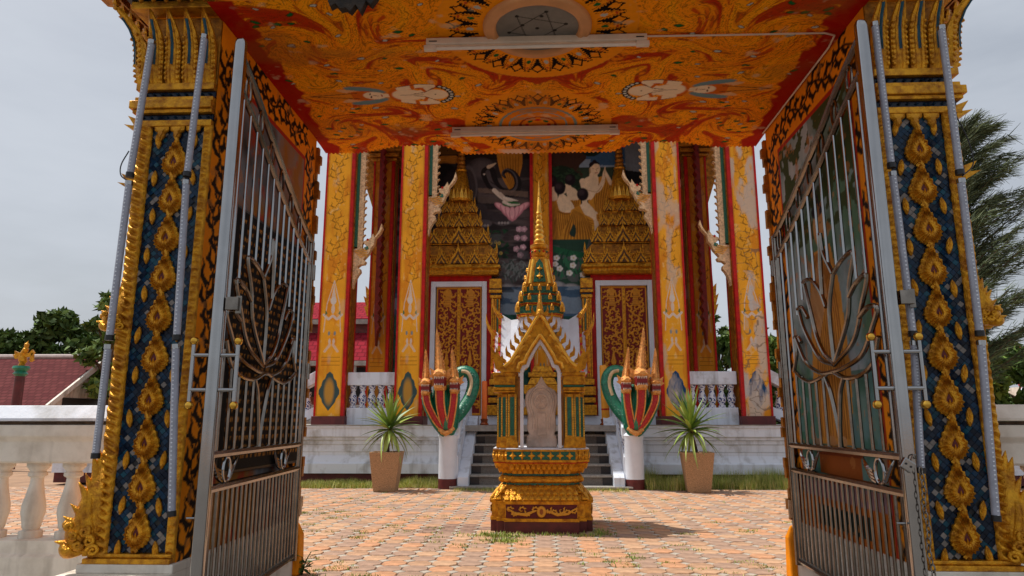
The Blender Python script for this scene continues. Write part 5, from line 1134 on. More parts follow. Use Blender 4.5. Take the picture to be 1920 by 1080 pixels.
def spike_mesh(h): b = MB(); b.loft([[(-.03, -.02, 0), (.03, -.02, 0), (.03, .02, 0), (-.03, .02, 0)], [(-.036, -.025, h * .35), (.036, -.025, h * .35), (.036, .025, h * .35), (-.036, .025, h * .35)], [(-.003, -.003, h), (.003, -.003, h), (.003, .003, h), (-.003, .003, h)]]); return b.mesh('flame_spike', GOLD)
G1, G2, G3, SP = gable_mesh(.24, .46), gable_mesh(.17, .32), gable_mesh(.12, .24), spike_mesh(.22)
def doorway(cx, seed):
    y = WY
    f = MB()
    for (xa, xb, z0, z1) in ((-.69, -.575, 1.30, 4.56), (.575, .69, 1.30, 4.56), (-.575, .575, 4.43, 4.56)): f.box(cx + xa, cx + xb, y - .17, y - .003, z0, z1)
    fr = f.build('door_frame', WHITE, temple, bevel=.01)
    b = MB(); b.box(cx - .80, cx + .80, y - .12, y - .003, 4.562, 4.70); b.build('red_lintel', RED, fr)
    for sx in (-1, 1):
        b = MB(); b.box(cx + sx * .745 - .055, cx + sx * .745 + .055, y - .10, y - .003, 1.30, 4.56); b.build('red_jamb', RED, fr)
        b = MB(); b.box(cx + sx * .285 - .275, cx + sx * .285 + .275, y - .07, y - .004, 1.31, 4.43); lf = b.build('door_leaf', GOLD_D, fr)
        door_canvas(seed + sx).obj('carving', (cx + sx * .285 - .27, y - .072, 1.31), (1, 0, 0), (0, 0, 1), P_GILT, lf)
        # gilded pilaster with fluted shaft, green glass inlay and stepped foot
        px = cx + sx * .91; b = MB(); b.box(px - .11, px + .11, y - .20, y - .003, 1.31, 4.62); ps = b.build('gilded_pilaster', GOLD_D, temple)
        for q in range(5): b = MB(); b.box(px - .10 + q * .046, px - .076 + q * .046, y - .232, y - .19, 2.2, 4.1); b.build('flute', GOLD if q != 2 + sx else GREEN, ps)
        for (z0, z1, e) in ((1.31, 1.55, .07), (1.60, 1.72, .05), (1.78, 1.98, .06), (2.02, 2.16, .03), (4.12, 4.2, .03), (4.25, 4.33, .05), (4.36, 4.6, .04)):
            b = MB(); b.box(px - .11 - e, px + .11 + e, y - .22 - e, y - .004, z0, z1); b.build('pilaster_band', GOLD, ps, bevel=.012)
        for z in (1.575, 1.75, 2.0, 4.225, 4.345): b = MB(); b.box(px - .118, px + .118, y - .235, y - .02, z - .014, z + .014); b.build('glass_line', TILE_B[1], ps)
    b = MB(); b.box(cx - .03, cx + .03, y - .10, y - .06, 1.32, 4.42); b.build('meeting_stile', GOLD, fr)
    # crown: cornice, then gabled tiers, bell and ringed spire
    b = MB(); crown = None
    rings = []
    for (z, e) in ((4.70, .95), (4.76, 1.0), (4.82, .98), (4.86, 1.04), (4.93, 1.02)): rings.append([(cx - e, y - .30 - (e - .95), z), (cx - .35, y - .30 - (e - .95), z), (cx - .33, y - .36 - (e - .95), z), (cx + .33, y - .36 - (e - .95), z), (cx + .35, y - .30 - (e - .95), z), (cx + e, y - .30 - (e - .95), z), (cx + e, y - .003, z), (cx - e, y - .003, z)])
    b.loft(rings); crown = b.build('door_crown', GOLD, temple)
    b = MB(); b.box(cx - 1.0, cx + 1.0, y - .352, y - .3, 4.835, 4.85); b.build('green_line', GREEN, crown)
    tiers = ((4.93, 5.24, .94, .34, G2, 5, G1), (5.46, 5.72, .72, .28, G2, 5, G1), (5.90, 6.12, .52, .22, G3, 5, G2), (6.28, 6.48, .37, .18, G3, 3, G3))
    for (z0, z1, hw, dp, gm, ng, gc) in tiers:
        b = MB()
        nz0 = z1 + .20
        b.loft([[(cx - hw, y - dp, z0), (cx + hw, y - dp, z0), (cx + hw, y - .003, z0), (cx - hw, y - .003, z0)], [(cx - hw, y - dp, z1), (cx + hw, y - dp, z1), (cx + hw, y - .003, z1), (cx - hw, y - .003, z1)], [(cx - hw * .82, y - dp + .05, nz0), (cx + hw * .82, y - dp + .05, nz0), (cx + hw * .82, y - .003, nz0), (cx - hw * .82, y - .003, nz0)]])
        b.build('tier', GOLD_D, crown)
        for q in range(4): b = MB(); b.box(cx - hw - .01 - .01 * (q % 2), cx + hw + .01 + .01 * (q % 2), y - dp - .01 - .01 * (q % 2), y - .004, z0 + (z1 - z0) * q / 4, z0 + (z1 - z0) * q / 4 + .03); b.build('tier_band', GOLD, crown)
        link('gable', gc, crown, (cx, y - dp - .05, z0 + .02))
        for k in range(ng):
            xx = (k - (ng - 1) / 2) / max(1, (ng - 1) / 2) * hw * .86
            if abs(xx) > .1: link('gable', gm, crown, (cx + xx, y - dp - .03, z0 + .03))
        for k in (0, 2, 6, 8):
            xx = (k - 4) / 4 * hw; link('flame_spike', SP, crown, (cx + xx, y - dp + .02, z1 - .02)).scale = (.8, 1, 1 + .25 * (k in (0, 8)))
    b = MB(); b.lathe([(.29, 6.62), (.31, 6.68), (.26, 6.72), (.26, 6.78), (.205, 7.12), (.145, 7.42), (.13, 7.45), (.15, 7.49), (.125, 7.53)], 16, (cx, y - .02, 0)); bl = b.build('bell', GOLD, crown, smooth=True, angle=30)
    for k in range(10):
        a = -math.pi + k * math.pi / 9; b = MB(); b.prism([(-.05, 0), (-.035, .12), (0, .26), (.035, .12), (.05, 0)], -.02, .02); o = b.build('bell_leaf', GOLD_L, bl, loc=(cx + .285 * math.cos(a), y - .02 + .285 * math.sin(a), 6.68)); o.rotation_euler = (0, 0, a + math.pi / 2)
    b = MB(); pr = []
    for k in range(9): z = 7.53 + k * .12; rr = .115 - .007 * k; pr += [(rr * .8, z), (rr, z + .03), (rr, z + .08), (rr * .8, z + .115)]
    b.lathe(pr, 14, (cx, y - .02, 0)); b.build('ringed_spire', GOLD_D, crown, smooth=True, angle=40)
doorway(-1.98, 5); doorway(2.06, 11)
# ---- side walls of the hall and an unseen ceiling and roof added to keep the porch in shade
b = MB(); b.box(-3.79, 3.79, WY + .302, 34, TZ, 9.0); b.build('hall_body', WHITE, temple)
b = MB(); b.box(-5.0, 5.0, 13.75, 34.5, 8.601, 8.85); b.build('porch_ceiling', DRED, temple)
for (z0, z1, w0, w1, ya) in ((8.851, 11.2, 5.5, 2.6, 13.6), (11.2, 15.0, 3.4, .1, 14.4)):
    b = MB(); b.loft([[(-w0, ya, z0), (w0, ya, z0), (w0, 35, z0), (-w0, 35, z0)], [(-w1, ya, z1), (w1, ya, z1), (w1, 35, z1), (-w1, 35, z1)]]); b.build('roof', RED, temple)
for sg in (-1, 1):
    b = MB(); b.box(min(sg * 2.39, sg * 4.6), max(sg * 2.39, sg * 4.6), 13.92, 14.45, 7.76, 8.6); b.build('lintel', GOLD_D, temple)
b = MB(); b.box(-2.39, 2.42, 13.92, 14.45, 8.15, 8.6); b.build('lintel', GOLD_D, temple)

# ================================================================== THE SHRINE IN THE COURTYARD
SX, SY = .005, 8.15
shrine = thing('boundary_stone_shrine', 'gilded shrine with green glass inlay and a needle spire in front of the stair', 'shrine', (SX, SY, 0))
def redent(h, z, a=.72, c=.87):
    q = [(h, -a * h), (h, a * h), (c * h, a * h), (c * h, c * h), (a * h, c * h), (a * h, h)]; out = []
    q = [(h, 0), (h, a * h), (c * h, a * h), (c * h, c * h), (a * h, c * h), (a * h, h)]
    for k in range(4):
        for (x, y) in q:
            cs, sn = ((1, 0), (0, 1), (-1, 0), (0, -1))[k]; out.append((SX + x * cs - y * sn, SY + x * sn + y * cs, z))
    return out
def tier(name, prof, m, parent=shrine, bev=0.0): b = MB(); b.loft([redent(h, z) for h, z in prof]); return b.build(name, m, parent, bevel=bev)
def petal2(w, h, t):
    b = MB(); o = [(-w, 0), (-w * .95, h * .45), (-w * .5, h * .8), (0, h), (w * .5, h * .8), (w * .95, h * .45), (w, 0)]
    b.loft([[(x, 0, z) for x, z in o], [(x * .9, -t, z * .95) for x, z in o], [(x * .45, -t * 1.6, z * .7 + h * .05) for x, z in o]], cap0=False); return b.mesh('petal', [GOLD])
def star4():
    b = MB(); o = []
    for k in range(16):
        a = k * math.pi / 8; r = .047 * (1.0 if k % 4 == 0 else (.62 if k % 2 else .42)); o.append((r * math.cos(a), r * math.sin(a) * 1.1))
    b.loft([[(x, 0, z) for x, z in o], [(x * .85, -.012, z * .85) for x, z in o], [(x * .2, -.022, z * .2) for x, z in o]], cap0=False); return b.mesh('star_rosette', [GOLD])
def sides(): return ((0, 0), (1, 90), (2, 180), (3, -90))
def face_place(name, me, parent, off, dist, z, k, tilt=0, sc=(1, 1, 1)):
    """put a mesh (front towards -Y) on side k of the shrine, off along the side"""
    ang = (0, 90, 180, -90)[k] * math.pi / 180; c_, s_ = math.cos(ang), math.sin(ang)
    o = link(name, me, parent, (SX + off * c_ + dist * s_, SY + off * s_ - dist * c_, z)); o.rotation_euler = Matrix.Rotation(ang, 3, 'Z').to_quaternion().to_matrix().to_euler() if not tilt else (Matrix.Rotation(ang, 3, 'Z') @ Matrix.Rotation(tilt, 3, 'X')).to_euler(); o.scale = sc; return o
tier('plinth', [(.552, -.01), (.552, .115)], DRED, bev=.006)
pan = tier('carved_tier', [(.556, .116), (.556, .148), (.540, .150), (.540, .292), (.556, .294), (.566, .325)], GOLD)
for k in range(4):
    Cv = Canvas(.76, .142, 170, 34, s(96, 18, 16)); g = s(216, 152, 40)
    for d in (-1, 1):
        Cv.line([(.38 + d * .36, .10), (.38 + d * .28, .05), (.38 + d * .17, .04), (.38 + d * .06, .08)], [.008, .014, .016, .01], g, h=.016)
        for q, xx in enumerate((.07, .14, .21, .28, .34)): Cv.kranok(.38 + d * xx, .085 - .03 * (q % 2), .034, .5 + 2.2 * (q % 2), d > 0, g, .0075, .016, leaves=4)
    Cv.ell(.38, .07, .05, .06, g, h=.02); Cv.ell(.38, .07, .02, .03, s(150, 80, 20), h=.02)
    Cv.c *= (.85 + .3 * fbm(Cv.u * 30, Cv.v * 30, 3, k))[..., None]
    ang = (0, 90, 180, -90)[k] * math.pi / 180; me = Cv.mesh_at('carving', (-.38, 0, 0), (1, 0, 0), (0, 0, 1), P_GILT)
    face_place('carving', me, pan, 0, .543, .15, k)
b_ = tier('petal_skirt', [(.560, .326), (.535, .36), (.48, .42), (.435, .48)], GOLD)
PT, PT2, ST4 = petal2(.030, .075, .012), petal2(.026, .065, .012), star4()
for k in (0, 1, 3):
    for row in range(3):
        zz = .332 + row * .05; dd = .553 - row * .048; hw = dd * .72; nq = 12 - row * 2
        for q in range(nq + (row % 2)):
            face_place('petal', PT, b_, (q - (nq - 1 + row % 2) / 2) * hw * 2 / nq, dd, zz, k, R(-40))
    for d in (-1, 1): face_place('petal', PT, b_, d * .47, .50, .335, k, R(-35), (1.3, 1, 1.5)); face_place('petal', PT, b_, d * .42, .44, .40, k, R(-35), (1.2, 1, 1.4))
tier('green_band', [(.424, .481), (.424, .503)], GREEN)
tier('waist_ring', [(.440, .504), (.466, .52), (.470, .545), (.455, .572), (.44, .578)], GOLD, bev=.004)
tier('green_band', [(.420, .579), (.420, .600)], GREEN)
u_ = tier('petal_bowl', [(.430, .601), (.455, .63), (.488, .68), (.515, .715)], GOLD)
for k in (0, 1, 3):
    for row in range(2):
        zz = .612 + row * .048; dd = .445 + row * .036; hw = dd * .72; nq = 11 + row
        for q in range(nq): face_place('petal', PT2, u_, (q - (nq - 1) / 2) * hw * 2 / nq, dd, zz, k, R(28))
tier('red_line', [(.520, .716), (.520, .724)], RED)
fr = tier('frieze', [(.522, .725), (.532, .73), (.532, .752), (.520, .754), (.520, .842), (.532, .844), (.532, .862)], [GOLD])
for k in range(4):
    b = MB(); b.box(-.372, .372, -.0035, .004, .756, .840); gme = b.mesh('green_panel', [GREEN]); face_place('green_panel', gme, fr, 0, .521, 0, k)
    for q in range(7): face_place('star_rosette', ST4, fr, (q - 3) * .103, .523, .798, k)
    for d in (-1, 1): face_place('star_rosette', ST4, fr, d * .413, .455, .798, k, 0, (.7, 1, 1)); face_place('star_rosette', ST4, fr, d * .486, .378, .798, k, 0, (.65, 1, 1))
tier('white_slab', [(.530, .863), (.530, .874), (.50, .880)], WHITE)
# corner piers: clustered square colonnettes, green glass set in gold frames
def colonnette(parent, x, y, w, z0, z1):
    b = MB(); P = [(w, z0), (w, z0 + .03), (w * .8, z0 + .10), (w * .72, z0 + .16), (w * .72, z1 - .02)]
    b.loft([[(SX + x - a, SY + y - a, z), (SX + x + a, SY + y - a, z), (SX + x + a, SY + y + a, z), (SX + x - a, SY + y + a, z)] for a, z in P]); c = b.build('colonnette', GOLD, parent)
    for (dx, dy) in ((0, -1), (1 if x < 0 else -1, 0), (-1 if x < 0 else 1, 0)):
        b = MB(); a = w * .36; e = w * .72 + .0015
        if dy: b.box(SX + x - a, SX + x + a, SY + y - e - .001, SY + y - e + .006, z0 + .09, z1 - .05)
        else: b.box(SX + x + dx * e - .004, SX + x + dx * e + .004, SY + y - a, SY + y + a, z0 + .09, z1 - .05)
        b.build('glass_inset', GREEN, c)
    b = MB()
    for q in range(16):
        for d in (-1, 1): b.box(SX + x + d * w * .60 - .006, SX + x + d * w * .60 + .006, SY + y - w * .72 - .008, SY + y - w * .72 + .002, z0 + .12 + q * (z1 - z0 - .18) / 16, z0 + .12 + q * (z1 - z0 - .18) / 16 + .018)
    tag(b.build('beading', GOLD_L, c), kind='stuff')
for sx in (-1, 1):
    for sy in (-1, 1):
        b = MB(); b.box(SX + sx * .34 - .09, SX + sx * .34 + .09, SY + sy * .34 - .09, SY + sy * .34 + .09, .8805, 1.70); pier = b.build('pier', GOLD_D, shrine)
        for (x, y, w) in ((.315, .445, .066), (.405, .425, .046), (.455, .36, .040), (.43, .30, .058)): colonnette(pier, sx * x, sy * y, w, .881, 1.48)
        for (z0, z1, e) in ((1.482, 1.50, .055), (1.505, 1.535, .062), (1.54, 1.56, .05), (1.565, 1.66, .058), (1.662, 1.70, .075)):
            b = MB(); b.box(SX + sx * .385 - .10 - e * .6, SX + sx * .385 + .07 + e * .6, SY + sy * .385 - .10 - e * .6, SY + sy * .385 + .07 + e * .6, z0, z1); b.build('pier_capital', GREEN if e == .05 else GOLD, pier, bevel=.004)
# gables with flame teeth round a white cusped arch
def gable_plate(parent, k, lift=0):
    ang = (0, 90, 180, -90)[k] * math.pi / 180; c_, s_ = math.cos(ang), math.sin(ang); D = .50
    mp = lambda a, c, d: (SX + a * c_ + d * s_, SY + a * s_ - d * c_, c)
    outer = [(.42, 1.70), (.44, 1.78), (.36, 1.80), (.27, 1.96), (.16, 2.14), (.07, 2.30), (0, 2.42)]; inner = [(0, 2.07), (.06, 1.98), (.13, 1.86), (.155, 1.79), (.20, 1.775), (.225, 1.72), (.225, 1.70)]
    if lift: inner = [(0, 2.34), (.10, 2.15), (.19, 1.98), (.225, 1.85), (.225, 1.70)]
    b = MB()
    for d in (-1, 1): b.prism([(d * a, c) for a, c in outer + inner], D - .03, D + .05, mp)
    g = b.build('gable', GOLD, parent)
    lin = [(0, 2.02), (.05, 1.945), (.105, 1.84), (.13, 1.765), (.17, 1.745), (.19, 1.70), (.19, .8815)]; lo = [(.225, .8815), (.225, 1.715), (.20, 1.772), (.155, 1.787), (.13, 1.857), (.06, 1.977), (0, 2.067)]
    if not lift:
        b = MB()
        for d in (-1, 1): b.prism([(d * a, c) for a, c in lin + lo], D - .10, D + .035, mp)
        b.build('white_arch', WHITE, g)
    for d in (-1, 1):
        b = MB(); b.tube([mp(d * a, c, D + .055) for a, c in ((.40, 1.76), (.33, 1.82), (.25, 1.945), (.14, 2.125), (.05, 2.28), (0, 2.35))], .020, 6); b.tube([mp(d * a, c, D + .052) for a, c in ((.25, 1.74), (.235, 1.80), (.18, 1.82), (.15, 1.89), (.07, 2.02), (0, 2.12))], .016, 6); b.build('naga_rake', GOLD_L, g, smooth=True)
        for q in range(8):
            t = q / 7.4; x = .40 - .36 * t; z = 1.80 + .56 * t
            b = MB(); b.prism([(d * (x - .03), z - .02), (d * (x + .032), z + .01), (d * (x + .040), z + .075), (d * (x + .026), z + .125), (d * (x + .012), z + .06), (d * (x - .02), z + .035)], D - .012, D + .03, mp); b.build('flame_tooth', GOLD, g)
        b = MB(); b.prism([(d * .40, 1.69), (d * .50, 1.74), (d * .525, 1.86), (d * .565, 2.02), (d * .50, 1.92), (d * .49, 1.98), (d * .45, 1.88), (d * .42, 1.86)], D - .012, D + .04, mp); b.build('tail_finial', GOLD, g)
        b = MB()
        for q in range(3): b.tube(spline([mp(d * (.31 - .07 * q), 1.80 + .12 * q, D + .05), mp(d * (.27 - .07 * q), 1.86 + .12 * q, D + .06), mp(d * (.23 - .06 * q), 1.88 + .11 * q, D + .05)], 4), .014, 5)
        tag(b.build('scrolls', GOLD_L, g), kind='stuff')
    b = MB(); b.tube([mp(0, 2.36, D + .01), mp(0, 2.44, D + .02), mp(0, 2.52, D + .015), mp(0, 2.63, D + .0)], [.045, .034, .018, .003], 8); b.lathe([(.001, -.05), (.05, -.02), (.04, .03), (.001, .06)], 10, mp(0, 2.36, D + .035)); b.build('apex_finial', GOLD, g, smooth=True)
    return g
for k in (0, 2): gable_plate(shrine, k, .2 if k == 2 else 0)
def cross_roof(k, L0, L1, hw, zb, za, horn):
    ang = (0, 90, 180, -90)[k] * math.pi / 180; c_, s_ = math.cos(ang), math.sin(ang); mp = lambda a, c, d: (SX + a * c_ + d * s_, SY + a * s_ - d * c_, c)
    rings = []
    for d, dz in ((L0, -.02), (L0 + (L1 - L0) * .5, -.035), (L1, .035)): rings.append([mp(a, c + dz * (c - zb) / (za - zb), d) for a, c in ((-hw, zb), (-hw * .52, zb + (za - zb) * .42), (-hw * .18, zb + (za - zb) * .80), (0, za), (hw * .18, zb + (za - zb) * .80), (hw * .52, zb + (za - zb) * .42), (hw, zb))])
    b = MB(); b.loft(rings); r = b.build('roof_wing', WHITE, shrine)
    for d in (-1, 1):
        b = MB(); b.prism([(d * hw * 1.02, zb), (d * hw * .54, zb + (za - zb) * .44), (d * hw * .18, za - (za - zb) * .16), (0, za + .05), (0, za - .03), (d * hw * .14, za - (za - zb) * .26), (d * hw * .5, zb + (za - zb) * .30), (d * hw * .9, zb)], L1 + .001, L1 + .03, mp); b.build('red_bargeboard', RED, r)
        for q in range(6):
            t = (q + .5) / 6.5; a = d * hw * (1 - t) * (1 - .25 * t); c = zb + (za - zb) * (t ** 1.15)
            b = MB(); b.prism([(a - .02, c - .01), (a + d * .035, c + .02), (a + d * .03, c + .08), (a + .01, c + .03)], L1 + .004, L1 + .035, mp); b.build('flame_tooth', GOLD, r)
    if horn:
        b = MB(); b.tube(spline([mp(0, za - .02, L1 + .0), mp(0, za + .06, L1 + .06), mp(0, za + .14, L1 + .10), mp(0, za + .26, L1 + .115)], 4), [.036, .036, .032, .028, .026, .024, .021, .018, .015, .012, .008, .004, .002], 8); b.build('roof_horn', GOLD, r, smooth=True)
for k in (1, 3):
    cross_roof(k, .23, .46, .40, 1.72, 2.40, True); cross_roof(k, .23, .535, .31, 1.705, 2.19, True)
for k in (0, 2):
    ang = (0, 0, math.pi)[k]; sgn = 1 if k == 0 else -1
    for d in (-1, 1):
        b = MB(); b.prism([(d * .40, 1.72), (d * .21, 1.99), (d * .08, 2.24), (0, 2.37), (0, 2.31), (d * .06, 2.20), (d * .18, 1.97), (d * .36, 1.72)], .15, .455, lambda a, c, e: (SX + a, SY - sgn * e, c)); b.build('roof_slope', WHITE, shrine)
# tower: three bracketed tiers, inlaid bell, cup, rings and needle
b = MB(); b.loft([redent(.27, 2.25), redent(.235, 2.368)]); b.build('tower_neck', WHITE, shrine)
prev = None
for (z0, hw) in ((2.37, .275), (2.505, .235), (2.625, .190)):
    t = tier('tower_tier', [(hw * .92, z0), (hw * .96, z0 + .02), (hw * 1.0, z0 + .035), (hw * 1.0, z0 + .05), (hw * .88, z0 + .052), (hw * .80, z0 + .13)], GOLD)
    tier('green_band', [(hw * 1.02, z0 + .036), (hw * 1.02, z0 + .072)], GREEN, t); tier('green_recess', [(hw * .905, z0 + .0725), (hw * .83, z0 + .131)], GREEN, t); tier('red_line', [(hw * .99, z0 + .018), (hw * .99, z0 + .026)], RED, t)
    sm = petal2(.024, .085, .012)
    for k in range(4):
        for q in range(3): face_place('antefix', sm, t, (q - 1) * hw * .52, hw * .98, z0 + .066, k)
        for q in (-1, 1): face_place('corner_antefix', sm, t, q * hw * .96, hw * .90, z0 + .05, k, 0, (1.3, 1.8, 1.45))
bell = tier('bell', [(.160, 2.75), (.165, 2.78), (.150, 2.86), (.122, 3.0), (.098, 3.12), (.075, 3.13)], GOLD)
for k in range(4):
    b = MB(); b.prism([(-.075, 2.80), (-.04, 3.04), (0, 3.10), (.04, 3.04), (.075, 2.80)], 0, .012, lambda a, c, d: (a, -d - .001 + (c - 2.8) * .24, c)); gm = b.mesh('glass_panel', [GREEN]); face_place('glass_panel', gm, bell, 0, .163, 0, k)
    for z, sc in ((2.87, 1.0), (2.97, .85)): face_place('star_rosette', ST4, bell, 0, .163 - (z - 2.8) * .24 + .014, z, k, R(13), (sc, 1.4, sc))
    for d in (-1, 1):
        b = MB(); b.tube([(d * .115, 0, 2.78), (d * .10, .03, 2.92), (d * .075, .06, 3.09)], .020, 6); rm = b.mesh('bell_rib', [GOLD_L]); face_place('bell_rib', rm, bell, 0, .158, 0, k)
b = MB(); b.lathe([(.075, 3.13), (.098, 3.16), (.104, 3.21), (.085, 3.23), (.108, 3.25), (.112, 3.285), (.085, 3.30), (.06, 3.31)], 20, (SX, SY, 0)); b.build('jewelled_cup', GOLD, shrine, smooth=True, angle=35)
for q in range(12):
    a = q * math.pi / 6; b = MB(); b.lathe([(.001, -.016), (.016, 0), (.001, .016)], 6, (SX + .104 * math.cos(a), SY + .104 * math.sin(a), 3.195)); b.build('jewel', GREEN if q % 2 else RED, shrine)
b = MB(); pr = [(.05, 3.305)]
for q in range(6): z = 3.31 + q * .062; r = .066 - .006 * q; pr += [(r * .8, z), (r, z + .016), (r, z + .036), (r * .75, z + .056)]
pr += [(.034, 3.69), (.040, 3.70), (.028, 3.73), (.017, 3.90), (.014, 3.905), (.018, 3.92), (.014, 3.935), (.009, 4.04), (.001, 4.14)]
b.lathe(pr, 14, (SX, SY, 0)); b.build('needle_spire', GOLD_L, shrine, smooth=True, angle=40)

# carved boundary stone standing inside
stn = thing('boundary_stone', 'weathered carved sandstone boundary marker with a wheel, standing inside the gilded shrine', 'stone', (SX + .01, 7.86, .881))
half = [(.165, 0), (.165, .12), (.14, .14), (.15, .17), (.165, .22), (.155, .36), (.175, .45), (.19, .50), (.182, .58), (.15, .63), (.11, .655), (.08, .665), (.05, .70), (.025, .745), (0, .79)]
b = MB(); b.prism(half + [(-x, z) for x, z in half[::-1][1:]], -.05, .05); b.build('slab', STONE, stn, bevel=.012, local=True)
b = MB(); b.tube([(.078 * math.cos(a), -.052, .50 + .085 * math.sin(a)) for a in [2 * math.pi * q / 24 for q in range(25)]], .013, 6); wh_ = b.build('wheel_rim', STONE, stn, smooth=True, local=True)
for q in range(8):
    a = q * math.pi / 4; b = MB(); b.tube([(.016 * math.cos(a), -.052, .50 + .016 * math.sin(a)), (.068 * math.cos(a), -.054, .50 + .072 * math.sin(a))], [.006, .011], 6); b.build('wheel_spoke', STONE, wh_, local=True)
b = MB(); b.lathe([(.001, -.01), (.018, -.006), (.018, .006), (.001, .01)], 10); b.build('wheel_hub', STONE, wh_, local=True, rot=(R(90), 0, 0)).location = (0, -.056, .50)
for d in (-1, 1):
    for off in (0, .028):
        b = MB(); b.tube(spline([(d * (.075 + off), -.051, .20), (d * (.06 + off), -.053, .28), (d * (.085 + off * .9), -.053, .38), (d * (.115 + off * .8), -.053, .48), (d * (.10 + off * .8), -.053, .58), (d * (.05 + off * .3), -.053, .63 + off), (0, -.053, .645 + off * 1.6)], 4), .009, 6); b.build('carved_border', STONE, stn, smooth=True, local=True)
b = MB(); b.prism([(-.06, .13), (.06, .13), (.04, .2), (.05, .26), (.05, .38), (-.05, .38), (-.05, .26), (-.04, .2)], -.062, -.045); b.build('carved_stem', STONE, stn, bevel=.008, local=True)
b = MB(); b.box(-.17, .17, -.06, .06, .0, .10); b.build('stone_foot', STONE, stn, bevel=.012, local=True)

